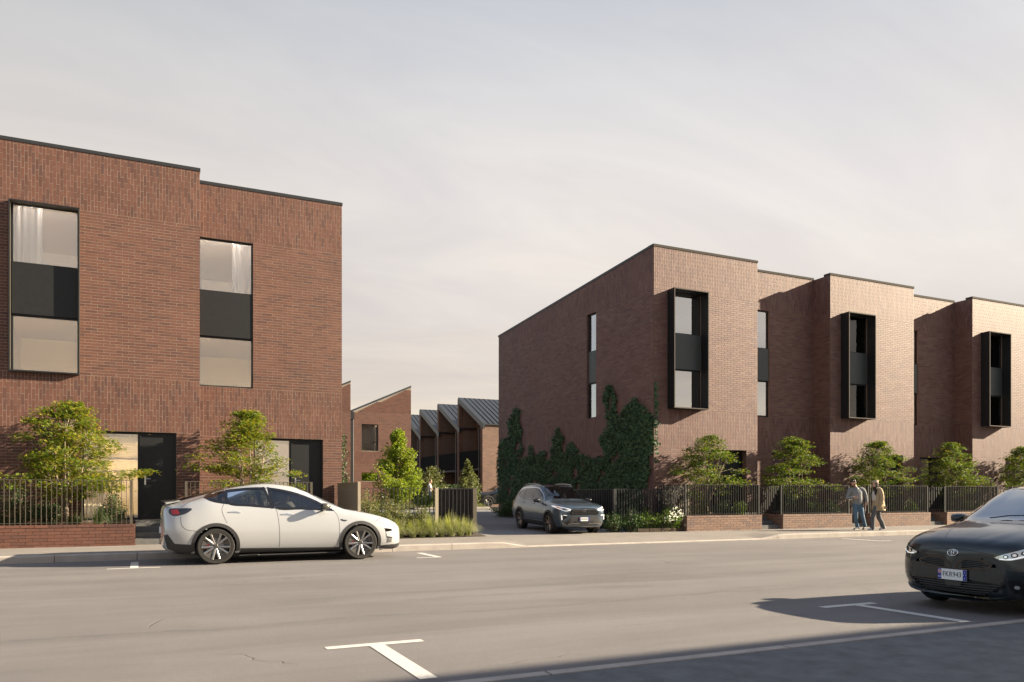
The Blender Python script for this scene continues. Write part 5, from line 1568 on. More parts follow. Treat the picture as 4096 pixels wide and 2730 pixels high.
def number_plate(root, x, y, z, tilt=0, w=.36, h=.125):
    """white plate with flag bands; faces +x of the car"""
    M = Matrix.Translation((x, y, z)) @ Matrix.Rotation(R(tilt), 4, 'Y') @ Matrix.Rotation(R(90), 4, 'Z') @ Matrix.Rotation(R(90), 4, 'X')   # local x -> +y car, local y -> up, local z -> +x
    def quad(mb, a0, a1, b0, b1, d): mb.poly([M @ Vector((a, b, d)) for a, b in ((a0, b0), (a1, b0), (a1, b1), (a0, b1))])
    mb = MB(); mb.obox(M @ Matrix.Translation((0, 0, -.004)), w+.012, h+.012, .008); pl = mb.build('number_plate', MATS['plate_black'], root)
    mb = MB(); mb.obox(M @ Matrix.Translation((0, 0, .0005)), w, h, .003); mb.build('plate_face', MATS['plate_white'], pl)
    bw = .046
    for sg in (-1, 1):
        mb = MB(); quad(mb, sg*w/2-(bw if sg > 0 else 0), sg*w/2+(bw if sg < 0 else 0), -h/2+.002, h/2-.002, .0025); mb.build('blue_band', MATS['plate_blue'], pl)
    # small flag: red and white cross and diagonals, then the two letters; stars on the other band
    cx, cy, fw, fh = -w/2+bw/2, h*.22, bw*.92, h*.42
    mb = MB()
    for a in (math.atan2(fh, fw), -math.atan2(fh, fw)):
        mb.obox(M @ Matrix.Translation((cx, cy, .003)) @ Matrix.Rotation(a, 4, 'Z'), fw*1.05, .007, .0004)
    mb.obox(M @ Matrix.Translation((cx, cy, .0033)), fw, .014, .0004); mb.obox(M @ Matrix.Translation((cx, cy, .0037)), .013, fh, .0004); mb.build('flag_white', MATS['plate_white'], pl)
    mb = MB(); mb.obox(M @ Matrix.Translation((cx, cy, .0042)), fw, .007, .0004); mb.obox(M @ Matrix.Translation((cx, cy, .0046)), .007, fh, .0004)
    for a in (math.atan2(fh, fw), -math.atan2(fh, fw)): mb.obox(M @ Matrix.Translation((cx, cy, .0034)) @ Matrix.Rotation(a, 4, 'Z'), fw, .0025, .0004)
    mb.build('flag_red', MATS['plate_red'], pl)
    text_mesh('NZ', .026, 'plate_white', 'country_code', pl, M @ Matrix.Translation((cx, -h*.26, .004)))
    for (a, b) in ((0, .032), (0, -.035), (-.014, .004), (.015, .008)):
        mb = MB(); pts = []
        for q in range(10):
            rad = .0075 if q % 2 == 0 else .003; th = math.pi/2+q*math.pi/5; pts.append(M @ Vector((w/2-bw/2+a+rad*math.cos(th), b+rad*math.sin(th), .0035)))
        mb.poly(pts); mb.build('star', MATS['plate_white'], pl)
    text_mesh('FKR943', .075, 'plate_black', 'plate_number', pl, M @ Matrix.Translation((0, 0, .003)) @ Matrix.Scale(.98, 4, (1, 0, 0)) @ Matrix.Scale(1.12, 4, (0, 1, 0)))
    return pl

def emblem(root, x, y, z, w, tilt=10, m='chrome'):
    """three interlocking ovals"""
    M = Matrix.Translation((x, y, z)) @ Matrix.Rotation(R(-tilt), 4, 'Y') @ Matrix.Rotation(R(90), 4, 'Z') @ Matrix.Rotation(R(90), 4, 'X')
    mb = MB(); h = w*.66
    def oval(cx, cy, a, b, t, dz=0):
        pts = []; n = 36
        v0 = len(mb.v)
        for j in range(n):
            th = 2*math.pi*j/n; c, s_ = math.cos(th), math.sin(th)
            for k, (da, dzz) in enumerate(((-t, 0), (-t*.3, t*.8), (t*.3, t*.8), (t, 0))):
                mb.v.append(tuple(M @ Vector((cx+(a+da)*c, cy+(b+da)*s_, dzz+dz))))
        for j in range(n):
            for k in range(3): mb.f.append((v0+j*4+k, v0+j*4+k+1, v0+((j+1) % n)*4+k+1, v0+((j+1) % n)*4+k)); mb.m.append(0)
    t = w*.035
    oval(0, 0, w/2-t, h/2-t, t*1.1); oval(0, h*.17, w*.30, h*.14, t*.75, .001); oval(0, -h*.0, w*.115, h*.37, t*.75, .002)
    return mb.build('emblem', MATS[m], root, smooth=True)

def arch(car, view, wx, wz, r0, r1, m='cladding', a0=-14, a1=194, off=.010, thick=.05):
    line = [(wx+(r0+r1)/2*math.cos(R(a0+(a1-a0)*i/40)), wz+(r0+r1)/2*math.sin(R(a0+(a1-a0)*i/40))) for i in range(41)]
    return car.ribbon(view, line, r1-r0, 'wheel_arch', m, off, False, None, thick)

def underbody(root, x0, x1, w, wheels, z0=.22, z1=.62):
    mb = MB()
    mb.box(x0, x1, -w, w, z0, z0+.12)
    for wx in wheels:
        for sg in (-1, 1):
            # wheel well liner: half drum open to the outside
            M = Matrix.Translation((wx, sg*(w+.0), .36)) @ Matrix.Rotation(R(90), 4, 'X')
            b = len(mb.v); n = 16
            for d in (-.34 if sg > 0 else .34, .0):
                for j in range(n+1):
                    th = math.pi*j/n*1.1-.16; mb.v.append((wx+.42*math.cos(th), sg*(w+.14)+(-sg*abs(d)), .36+.42*math.sin(th)))
            for j in range(n): mb.f.append((b+j, b+j+1, b+n+1+j+1, b+n+1+j)); mb.m.append(0)
            mb.f.append(tuple(b+j for j in range(n+1))); mb.m.append(0)
    return mb.build('underbody', MATS['car_interior'], root)

# ---- white crossover parked at the kerb
wc = empty('parked_car', (2.755, 17.21, 0), 0, 'white electric crossover parked along the kerb in front of the left terrace', 'car', 'cars in the street')
W = Car(wc, [
 (2.425,.28,.10,.33,.11,.44,.10,.56,.07,.585,.59),(2.405,.22,.42,.31,.45,.46,.40,.60,.25,.635,.645),(2.345,.2,.62,.3,.67,.5,.60,.665,.36,.70,.71),(2.22,.19,.76,.3,.81,.52,.73,.745,.43,.785,.795),
 (2.0,.19,.85,.3,.90,.56,.80,.83,.48,.875,.89),(1.7,.19,.885,.3,.945,.6,.83,.905,.5,.958,.975),(1.42,.19,.895,.3,.96,.62,.835,.955,.52,1.01,1.03),(1.15,.19,.90,.3,.957,.62,.84,.995,.56,1.06,1.085),
 (1.0,.19,.90,.3,.955,.62,.843,1.02,.58,1.125,1.16),(.7,.19,.90,.3,.952,.63,.85,1.045,.60,1.245,1.305),(.3,.19,.90,.3,.95,.64,.855,1.07,.615,1.415,1.475),(0,.19,.90,.3,.95,.64,.858,1.085,.62,1.50,1.57),
 (-.45,.19,.90,.3,.95,.65,.86,1.11,.625,1.54,1.605),(-1.0,.19,.90,.3,.955,.66,.86,1.155,.61,1.485,1.555),(-1.5,.19,.90,.3,.96,.68,.86,1.20,.58,1.37,1.435),(-1.9,.2,.88,.32,.945,.7,.83,1.15,.56,1.265,1.325),
 (-2.15,.22,.84,.34,.90,.7,.77,1.09,.54,1.195,1.25),(-2.3,.28,.76,.38,.82,.68,.70,1.06,.5,1.165,1.2),(-2.37,.33,.62,.42,.70,.66,.6,1.02,.42,1.12,1.145),(-2.40,.40,.36,.48,.43,.66,.36,.97,.25,1.06,1.08),(-2.412,.5,.08,.55,.1,.68,.09,.9,.07,.97,.98)])
WX = (-1.44, 1.42); WRr = .355
dlo_r = smooth_line([(-1.60,1.315),(-1.47,1.25),(-1.26,1.205),(-1.235,1.22),(-1.28,1.43),(-1.45,1.385)], 5)
dlo_m = smooth_line([(-1.195,1.195),(-.8,1.15),(-.40,1.115),(-.385,1.13),(-.50,1.47),(-.55,1.488),(-.85,1.477),(-1.2,1.435),(-1.225,1.41)], 5)
dlo_f = smooth_line([(-.30,1.108),(.2,1.082),(.66,1.06),(.70,1.075),(.56,1.20),(.18,1.36),(-.15,1.445),(-.40,1.482),(-.415,1.47)], 5)
for v in 'RL':
    for pl_y in (dlo_r, dlo_m, dlo_f): W.cut(v, pl_y)
ws = [(1.12,-.66),(1.12,.66),(.22,.53),(.22,-.53)]
W.cut('T', ws)
W.body('paint_white', [(WX[0], .36), (WX[1], .36)], .40)
for v in 'RL':
    for pl_y, nm in ((dlo_r, 'quarter_window'), (dlo_m, 'rear_door_window'), (dlo_f, 'front_door_window')):
        g = W.patch(v, pl_y, nm, 'car_glass', -.002)
        W.ribbon(v, pl_y, .05, 'window_trim', 'gloss_black', .0035, True, g)
    W.patch(v, smooth_line([(.68,1.045),(.86,1.035),(.74,1.115)], 3), 'sail_panel', 'gloss_black', .004)
    W.ribbon(v, [(-1.235,1.44),(-1.205,1.2)], .05, 'pillar_trim', 'gloss_black', .0038)
    W.ribbon(v, [(-.47,1.5),(-.345,1.1)], .09, 'pillar_trim', 'gloss_black', .0038)
    W.ribbon(v, [(-.435,1.49),(-.31,1.1)], .014, 'pillar_trim_bright', 'alloy', .006)
    W.ribbon(v, smooth_line([(-1.64,1.31),(-1.5,1.235),(-1.23,1.185),(-.42,1.10),(.3,1.062),(.88,1.03)], 5, False), .018, 'belt_moulding', 'gloss_black', .005)
    for ln in ([(-1.29,1.185),(-1.325,1.08),(-1.31,.98),(-1.235,.8)], [(-.305,1.09),(-.275,1.0),(-.245,.75),(-.235,.5),(-.235,.3)], [(.86,1.04),(.93,.95),(.965,.83),(.975,.6),(.955,.4),(.935,.3)], [(-2.07,.94),(-2.06,.8),(-1.99,.7),(-1.86,.665),(-1.73,.655)], [(-1.64,1.32),(-1.9,1.225),(-2.06,1.12)], [(1.74,.79),(1.84,.85),(1.93,.86)]):
        W.ribbon(v, smooth_line(ln, 6, False), .007, 'panel_gap', 'plate_black', .0012)
    for wx in WX: arch(W, v, wx, .36, .385, .45)
    W.patch(v, [(-1.0,.16),(1.02,.165),(1.0,.27),(-.98,.305)], 'sill_cladding', 'cladding', .012, .02)
    W.patch(v, [(-2.36,.58),(-2.3,.6),(-2.18,.42),(-1.88,.395),(-1.88,.22),(-2.1,.22),(-2.3,.33)], 'rear_lower_trim', 'cladding', .01, .02)
    W.patch(v, [(1.85,.18),(2.2,.19),(2.36,.25),(2.38,.31),(1.85,.28)], 'front_lip', 'cladding', .01, .02)
    tl = W.patch(v, smooth_line([(-1.87,1.092),(-1.97,1.0),(-2.09,.965),(-2.2,.955),(-2.27,1.0),(-2.26,1.085),(-2.1,1.098)], 4), 'tail_light', 'lamp_smoke', .004)
    W.patch(v, [(-2.12,1.075),(-2.08,.985),(-2.22,.975),(-2.24,1.07)], 'tail_lens', 'lamp_red', .008, par=tl)
    hl = W.patch(v, smooth_line([(1.80,.825),(1.98,.79),(2.14,.715),(2.06,.712),(1.96,.735),(1.93,.725),(1.87,.755)], 4), 'headlight', 'lamp_clear', .004)
    W.ribbon(v, [(1.82,.818),(1.98,.786),(2.13,.718)], .012, 'light_strip', 'lamp_white', .008, par=hl)
    W.patch(v, [(1.95,.645),(2.12,.635),(2.13,.585),(1.97,.57)], 'upper_inlet', 'gloss_black', .004)
    W.patch(v, [(1.985,.475),(2.12,.455),(2.14,.43),(2.0,.44)], 'lower_inlet', 'gloss_black', .004)
    W.patch(v, [(2.0,.432),(2.13,.425),(2.12,.345),(2.02,.335)], 'aero_vane', 'alloy', .005)
    W.ribbon(v, [(1.955,.65),(1.985,.5),(2.01,.335)], .014, 'inlet_edge', 'gloss_black', .004)
    W.patch(v, smooth_line([(1.0,.848),(1.1,.848),(1.145,.832),(1.1,.805),(1.03,.82)], 4), 'side_repeater', 'gloss_black', .005)
    W.ribbon(v, [(1.05,.84),(1.135,.834)], .014, 'repeater_lens', 'lamp_clear', .009)
    for hx, hz in ((-1.09,1.02),(-.085,.965)):
        W.patch(v, smooth_line([(hx-.11,hz+.006),(hx,hz+.022),(hx+.05,hz+.012),(hx+.11,hz-.006),(hx+.1,hz-.018),(hx,hz-.01),(hx-.1,hz-.008)], 3), 'door_handle', 'chrome', .014, .014)
mirror(wc, .66, -.91, 1.11, -1, 'alloy_dark'); mirror(wc, .66, .91, 1.11, 1, 'alloy_dark')
g = W.patch('T', [(1.13,-.68),(1.13,.68),(.2,.55),(.2,-.55)], 'windscreen', 'car_glass', .001, grid=.08)
W.ribbon('T', [(1.13,-.68),(1.13,.68),(.2,.55),(.2,-.55)], .05, 'windscreen_frame', 'gloss_black', .004, True, g)
W.patch('T', [(.1,-.5),(.1,.5),(-1.15,.5),(-1.15,-.5)], 'glass_roof', 'gloss_black', .003, grid=.1)
W.patch('T', [(-1.25,-.5),(-1.25,.5),(-2.06,.46),(-2.06,-.46)], 'rear_window', 'gloss_black', .003, grid=.1)
mb = MB(); mb.prism([(-2.10,1.255),(-2.36,1.225),(-2.42,1.235),(-2.40,1.25),(-2.12,1.275)], 'y', -.62, .62); mb.build('spoiler', MATS['gloss_black'], wc)
mb = MB(); mb.prism([(-2.05,1.24),(-2.30,1.18),(-2.36,1.222),(-2.10,1.254)], 'y', -.60, .60); mb.build('tailgate_edge', MATS['paint_white'], wc)
for x in WX:
    for sg in (-1, 1): wheel(wc, x, sg*.835, WRr, sg, .25)
underbody(wc, -2.2, 2.2, .72, WX)
for y in (-.38, .38): seat(wc, .28, y, .5, 'seat_beige'); seat(wc, -.65, y, .52, 'seat_beige', 'rear_seat')
mb = MB(); mb.box(.72, 1.15, -.7, .7, .6, .98); mb.build('dashboard', MATS['car_interior'], wc)
mb = MB(); mb.lathe([(.17, 0), (.185, .012), (.17, .024), (.155, .012)], 24, Matrix.Translation((.62, -.38, .95)) @ Matrix.Rotation(R(70), 4, 'Y'), closed=True); mb.build('steering_wheel', MATS['car_interior'], wc, smooth=True)
number_plate_rear = MB().box(-2.43, -2.40, -.18, .18, .6, .72).build('rear_plate', MATS['plate_white'], wc)

# ---- grey SUV coming out of the driveway, and the black one parked at the back
SUVROWS = [
 (2.305,.40,.12,.45,.13,.62,.12,.80,.09,.855,.865),(2.285,.34,.52,.42,.56,.62,.51,.855,.3,.92,.93),(2.225,.3,.69,.4,.75,.64,.68,.915,.42,.98,.995),(2.08,.27,.80,.38,.86,.66,.78,.96,.5,1.03,1.045),
 (1.8,.25,.86,.36,.91,.7,.83,1.0,.55,1.075,1.09),(1.36,.24,.89,.36,.927,.75,.845,1.03,.58,1.11,1.13),(1.05,.24,.89,.36,.927,.76,.848,1.05,.6,1.14,1.16),(.85,.24,.89,.36,.925,.77,.85,1.06,.605,1.18,1.205),
 (.5,.24,.89,.36,.925,.78,.855,1.075,.61,1.365,1.42),(.15,.24,.89,.36,.925,.78,.858,1.085,.62,1.535,1.595),(-.1,.24,.89,.36,.925,.78,.86,1.09,.63,1.595,1.655),(-.6,.24,.89,.36,.925,.79,.86,1.10,.64,1.625,1.69),
 (-1.2,.24,.89,.36,.928,.8,.86,1.125,.63,1.605,1.675),(-1.7,.25,.885,.38,.92,.82,.84,1.155,.61,1.56,1.63),(-1.95,.27,.865,.4,.905,.82,.825,1.15,.59,1.49,1.57),(-2.12,.3,.84,.42,.885,.82,.79,1.11,.56,1.31,1.38),(-2.22,.34,.80,.45,.85,.8,.76,1.06,.54,1.16,1.19),
 (-2.28,.38,.70,.5,.76,.78,.68,1.01,.48,1.08,1.1),(-2.3,.45,.3,.55,.34,.76,.3,.95,.22,1.0,1.01)]
def suv(loc, rz, paint, label, roof='gloss_black', detail=True, interior=True):
    root = empty('parked_car' if not detail else 'sport_utility_car', loc, rz, label, 'car', 'cars in the street')
    S = Car(root, SUVROWS); WX = (-1.33, 1.36); wr = .365
    q = smooth_line([(-1.68,1.27),(-1.5,1.19),(-1.22,1.165),(-1.2,1.18),(-1.245,1.49),(-1.5,1.455),(-1.68,1.38)], 4)
    m_ = smooth_line([(-1.12,1.155),(-.7,1.14),(-.33,1.13),(-.31,1.145),(-.36,1.535),(-.7,1.535),(-1.1,1.515),(-1.155,1.49)], 4)
    f_ = smooth_line([(-.22,1.125),(.3,1.11),(.66,1.10),(.68,1.115),(.4,1.31),(.05,1.485),(-.12,1.53),(-.26,1.535)], 4)
    for v in 'RL':
        for p in (q, m_, f_): S.cut(v, p)
    ws = [(.85,-.70),(.86,0),(.85,.70),(.08,.57),(.06,0),(.08,-.57)]
    S.cut('T', [(.83,-.68),(.83,.68),(.1,.56),(.1,-.56)])
    S.body(paint, [(WX[0], .37), (WX[1], .37)], .41)
    for v in 'RL':
        for p, nm in ((q, 'quarter_window'), (m_, 'rear_door_window'), (f_, 'front_door_window')):
            g = S.patch(v, p, nm, 'car_glass' if nm != 'front_door_window' else 'car_glass_clear', -.002); S.ribbon(v, p, .05, 'window_trim', 'gloss_black', .0035, True, g)
        S.ribbon(v, [(-.29,1.55),(-.265,1.11)], .07, 'pillar_trim', 'gloss_black', .004); S.ribbon(v, [(-1.2,1.53),(-1.17,1.15)], .07, 'pillar_trim', 'gloss_black', .004)
        S.ribbon(v, smooth_line([(.73,1.11),(.42,1.335),(.07,1.51),(-.12,1.558),(-.7,1.562),(-1.3,1.53),(-1.65,1.47)], 5, False), .016, 'chrome_line', 'chrome', .006)
        for ln in ([(-1.14,1.14),(-1.17,1.0),(-1.1,.85),(-.95,.7),(-.93,.45)], [(-.29,1.11),(-.265,.9),(-.245,.6),(-.25,.44)], [(.72,1.09),(.8,1.0),(.84,.8),(.83,.55),(.8,.44)]):
            S.ribbon(v, smooth_line(ln, 6, False), .008, 'panel_gap', 'plate_black', .0012)
        for wx in WX: arch(S, v, wx, .37, .395, .475, thick=.06)
        S.patch(v, [(-.95,.25),(1.0,.25),(.9,.43),(-.8,.43)], 'sill_cladding', 'cladding', .012, .02)
        S.ribbon(v, [(-.9,.435),(.9,.44)], .016, 'sill_strip', 'chrome', .016)
        for hx, hz in ((-.98,1.02),(-.05,1.01)): S.patch(v, smooth_line([(hx-.1,hz+.012),(hx,hz+.022),(hx+.1,hz+.01),(hx+.09,hz-.016),(hx-.09,hz-.012)], 3), 'door_handle', 'gloss_black', .02, .02)
        S.patch(v, smooth_line([(-1.95,1.08),(-2.16,1.08),(-2.2,.98),(-2.1,.96),(-1.95,1.02)], 3), 'tail_light', 'lamp_red', .006)
        sg = -1 if v == 'R' else 1
        if detail:
            hp = smooth_line([(sg*.50,.872),(sg*.66,.925),(sg*.80,.958),(sg*.862,.978),(sg*.85,.915),(sg*.76,.862),(sg*.66,.832)], 4)
            h1 = S.patch('F', hp, 'headlight', 'lamp_clear', .006, grid=.03)
            S.ribbon('F', hp, .018, 'headlight_edge', 'lamp_white', .011, True, h1)
            S.patch('F', smooth_line([(sg*.62,.868),(sg*.7,.895),(sg*.76,.905),(sg*.76,.872),(sg*.68,.85)], 3), 'projector', 'lamp_smoke', .012, par=h1, grid=.03)
            S.patch('F', [(sg*.825,.958),(sg*.855,.968),(sg*.845,.925),(sg*.815,.91)], 'indicator', 'lamp_amber', .013, par=h1, grid=.03)
            b1 = S.patch('F', [(sg*.60,.70),(sg*.72,.735),(sg*.80,.735),(sg*.82,.68),(sg*.79,.52),(sg*.76,.47),(sg*.735,.53),(sg*.735,.665),(sg*.62,.655)], 'bumper_inlet', 'gloss_black', .006, grid=.03)
            S.ribbon('F', [(sg*.63,.682),(sg*.74,.694)], .026, 'fog_lamp', 'lamp_white', .012, par=b1)
            S.ribbon('F', [(sg*.79,.70),(sg*.775,.53)], .03, 'daylight_lamp', 'lamp_white', .012, par=b1)
    gl = S.patch('T', ws, 'windscreen', 'car_glass_clear', .001, grid=.08)
    S.ribbon('T', [(.87,-.72),(.88,0),(.87,.72),(.07,.59),(.05,0),(.07,-.59)], .06, 'windscreen_frame', 'gloss_black', .004, True, gl)
    S.patch('T', [(.03,-.58),(.03,.58),(-1.75,.55),(-1.75,-.55)], 'roof_panel', roof, .003, grid=.1)
    for sg in (-1, 1):
        mb = MB(); mb.tube([(.0, sg*.605, 1.62), (-.12, sg*.61, 1.675), (-.6, sg*.61, 1.70), (-1.2, sg*.60, 1.685), (-1.6, sg*.585, 1.645), (-1.7, sg*.58, 1.60)], .017, 8); mb.build('roof_rail', MATS['alloy'], root, smooth=True)
        mirror(root, .58, sg*.90, 1.13, sg, 'paint_black', 1.08)
    for x in WX:
        for sg in (-1, 1): wheel(root, x, sg*.80, wr, sg, .235, 'twin', .72)
    underbody(root, -2.1, 2.1, .70, WX, .26)
    if detail:
        gr = S.patch('F', [(-.40,.885),(.40,.885),(.52,.80),(.555,.745),(.50,.70),(-.50,.70),(-.555,.745),(-.52,.80)], 'grille', 'gloss_black', .006, grid=.05)
        # honeycomb bars
        hb = MB(); R6 = .035
        for iy in range(-10, 11):
            for iz in range(3):
                cy = iy*R6*1.5; cz = .735+iz*R6*1.74+(R6*.87 if iy % 2 else 0)
                if abs(cy) > .50-.6*abs(cz-.76) or cz > .865: continue
                for q_ in range(3):
                    a, b = R(60*q_), R(60*q_+60); pa = (cy+R6*math.cos(a), cz+R6*.92*math.sin(a)); pb = (cy+R6*math.cos(b), cz+R6*.92*math.sin(b))
                    la, na = S.hit('F', *pa); lb, nb = S.hit('F', *pb); hb.tube([la+na*.012, lb+nb*.012], .004, 4, cap=False)
        hb.build('honeycomb', MATS['cladding'], gr)
        S.ribbon('F', [(-.41,.905),(0,.925),(.41,.905)], .02, 'bonnet_slot', 'gloss_black', .006)
        S.ribbon('F', [(-.56,.69),(-.5,.682),(.5,.682),(.56,.69)], .02, 'grille_edge', 'alloy_dark', .009)
        lw = S.patch('F', [(-.5,.63),(.5,.63),(.62,.5),(.72,.44),(.72,.37),(-.72,.37),(-.72,.44),(-.62,.5)], 'lower_bumper', 'cladding', .006, grid=.05)
        S.patch('F', [(-.36,.5),(.36,.5),(.34,.42),(-.34,.42)], 'lower_grille', 'plate_black', .01, grid=.05, par=lw)
        for z in (.44, .46, .48): S.ribbon('F', [(-.34,z),(.34,z)], .006, 'grille_slat', 'cladding', .016, par=lw)
        S.ribbon('F', [(-.76,.44),(-.70,.395),(-.52,.395),(-.46,.41),(.46,.41),(.52,.395),(.70,.395),(.76,.44)], .02, 'skid_strip', 'alloy', .018)
        number_plate(root, 2.318, 0, .555, 0, .36, .125)
        emblem(root, 2.315, 0, .865, .165, 8)
    if interior:
        for y in (-.38, .38): seat(root, .1, y, .58, 'seat_black'); seat(root, -.8, y, .6, 'seat_black', 'rear_seat')
        MB().box(.5, .9, -.72, .72, .7, 1.08).build('dashboard', MATS['car_interior'], root)
        mb = MB(); mb.lathe([(.17, 0), (.187, .014), (.17, .028), (.153, .014)], 24, Matrix.Translation((.42, -.38, 1.05)) @ Matrix.Rotation(R(68), 4, 'Y'), closed=True); mb.build('steering_wheel', MATS['car_interior'], root, smooth=True)
    return root
SUV_RZ = R(-90-4.2)
_sd = Vector((math.cos(SUV_RZ), math.sin(SUV_RZ), 0))
SUV_S = .905
SUV_C = Vector((12.30, 21.55, .165)) - _sd*1.36*SUV_S
sv = suv(SUV_C, SUV_RZ, 'paint_grey', 'metallic grey SUV driving out of the lane beside the ivy wall')
sv.rotation_euler = (0, R(1.6), SUV_RZ); sv.scale = (SUV_S,)*3
bk = suv((22.95, 50.35, .445), R(180), 'paint_black', 'black SUV parked at the back of the lane, cut off by the ivy wall', detail=False)

# ---- black hatchback at the right edge
hc = empty('hatchback_car', (10.56, 6.08, 0), R(180), 'glossy black hatchback parked at the right edge of the picture', 'car', 'cars in the street')
H = Car(hc, [
 (1.97,.30,.10,.34,.11,.48,.10,.655,.07,.695,.70),(1.952,.24,.42,.31,.46,.48,.42,.71,.26,.76,.77),(1.90,.21,.61,.3,.66,.5,.60,.755,.38,.815,.83),(1.78,.19,.73,.29,.78,.52,.70,.80,.45,.868,.885),(1.55,.18,.79,.28,.83,.56,.745,.855,.5,.93,.95),
 (1.2,.18,.81,.28,.845,.6,.76,.905,.54,.985,1.01),(.95,.18,.81,.28,.845,.6,.765,.93,.56,1.03,1.06),(.75,.18,.81,.28,.845,.6,.768,.945,.565,1.135,1.175),(.4,.18,.81,.28,.845,.6,.77,.96,.565,1.31,1.365),(.1,.18,.81,.28,.845,.61,.772,.97,.57,1.405,1.47),
 (-.4,.18,.81,.28,.845,.62,.775,.985,.575,1.435,1.50),(-.9,.18,.81,.28,.845,.63,.77,1.01,.565,1.415,1.48),(-1.3,.18,.81,.29,.845,.65,.765,1.04,.545,1.365,1.43),(-1.6,.2,.79,.32,.825,.66,.735,1.05,.52,1.245,1.31),(-1.8,.25,.74,.36,.78,.66,.70,1.0,.5,1.085,1.12),(-1.92,.3,.65,.4,.70,.66,.62,.95,.45,1.0,1.02),(-1.97,.4,.2,.48,.22,.64,.2,.88,.15,.92,.93)], 170)
HW = (-1.35, 1.2); hr = .315
hf = smooth_line([(-.35,1.015),(.2,1.0),(.62,.985),(.64,1.0),(.35,1.17),(.0,1.315),(-.3,1.345)], 4)
hm = smooth_line([(-.43,1.018),(-.9,1.05),(-1.2,1.09),(-1.23,1.12),(-1.1,1.27),(-.8,1.335),(-.42,1.35)], 4)
for v in 'RL':
    for p in (hf, hm): H.cut(v, p)
H.cut('T', [(.93,-.62),(.93,.62),(.2,.50),(.2,-.50)])
LGP = [(-.55,.375),(.55,.375),(.585,.35),(.40,.225),(.33,.205),(-.33,.205),(-.40,.225),(-.585,.35)]
def wing_of(sg): return smooth_line([(sg*.045,.552),(sg*.10,.60),(sg*.18,.632),(sg*.31,.625),(sg*.40,.60),(sg*.44,.57),(sg*.40,.54),(sg*.28,.518),(sg*.05,.505)], 3)
H.cut('F', LGP); H.cut('F', wing_of(1)); H.cut('F', wing_of(-1))
H.body('paint_ink', [(HW[0], .32), (HW[1], .32)], .35)
for v in 'RL':
    sg = -1 if v == 'R' else 1
    for p, nm in ((hf, 'front_door_window'), (hm, 'rear_door_window')):
        g = H.patch(v, p, nm, 'car_glass', -.002); H.ribbon(v, p, .045, 'window_trim', 'gloss_black', .0035, True, g)
    for ln in ([(.66,.98),(.78,.9),(.82,.7),(.8,.4),(.78,.3)], [(-.4,1.0),(-.37,.8),(-.36,.5),(-.37,.3)]): H.ribbon(v, smooth_line(ln, 6, False), .007, 'panel_gap', 'plate_black', .0012)
    for wx in HW: arch(H, v, wx, .32, .335, .365, 'paint_ink', off=.006, thick=.05)
    mirror(hc, .55, sg*.80, 1.04, sg, 'paint_ink', .95)
    # headlight wrapping round the corner
    hp = smooth_line([(sg*.475,.665),(sg*.56,.705),(sg*.66,.745),(sg*.75,.79),(sg*.80,.80),(sg*.80,.72),(sg*.73,.665),(sg*.64,.635),(sg*.54,.635)], 4)
    h1 = H.patch('F', hp, 'headlight', 'lamp_clear', .005, grid=.025)
    H.ribbon('F', hp, .012, 'headlight_edge', 'gloss_black', .008, True, h1)
    for (cy, cz, rr_) in ((.59, .675, .026), (.66, .695, .03), (.73, .72, .028)):
        H.patch('F', [(sg*cy+rr_*math.cos(R(30*q)), cz+rr_*.9*math.sin(R(30*q))) for q in range(12)], 'projector', 'lamp_smoke', .009, par=h1, grid=.03)
        H.patch('F', [(sg*cy+rr_*.55*math.cos(R(30*q)), cz+rr_*.5*math.sin(R(30*q))) for q in range(12)], 'lens', 'chrome', .012, par=h1, grid=.03)
    H.ribbon('F', [(sg*.53,.648),(sg*.64,.65),(sg*.72,.68),(sg*.785,.73)], .014, 'light_strip', 'lamp_white', .010, par=h1)
    # fog lamp recess
    H.patch('F', smooth_line([(sg*.60,.40),(sg*.69,.42),(sg*.74,.38),(sg*.74,.27),(sg*.66,.26)], 3), 'fog_recess', 'gloss_black', .004, grid=.03)
    H.patch('F', [(sg*.68+.022*math.cos(R(30*q)), .345+.02*math.sin(R(30*q))) for q in range(12)], 'fog_lamp', 'lamp_clear', .008, grid=.03)
    # wing of the upper grille
    wing = wing_of(sg)
    gw = H.patch('F', wing, 'upper_grille', 'plate_black', -.05, grid=.03)
    H.ribbon('F', wing, .028, 'grille_edge', 'gloss_black', .004, True, gw)
    for z, a, b in ((.535,.06,.36),(.555,.07,.42),(.575,.08,.41),(.595,.12,.38),(.612,.17,.33)): H.ribbon('F', [(sg*a,z),(sg*b,z)], .007, 'grille_slat', 'slat_grey', .0, par=gw, thick=.02)
    for y_ in (.16, .3): H.ribbon('F', [(sg*y_,.52),(sg*y_,.62)], .006, 'grille_bar', 'cladding', -.004, par=gw)
    # bonnet creases
    H.ribbon('T', smooth_line([(1.86,sg*.18),(1.6,sg*.30),(1.3,sg*.40),(.98,sg*.46)], 5, False), .006, 'bonnet_crease', 'paint_ink', .004)
    H.ribbon('F', smooth_line([(sg*.0,.735),(sg*.14,.73),(sg*.3,.715),(sg*.47,.685)], 5, False), .006, 'bonnet_gap', 'plate_black', .0015)
    H.ribbon('F', smooth_line([(sg*.47,.60),(sg*.55,.5),(sg*.585,.385)], 5, False), .005, 'bumper_gap', 'plate_black', .0012)
lg = H.patch('F', LGP, 'lower_grille', 'plate_black', -.05, grid=.04)
H.ribbon('F', LGP, .03, 'grille_edge', 'gloss_black', .004, True, lg)
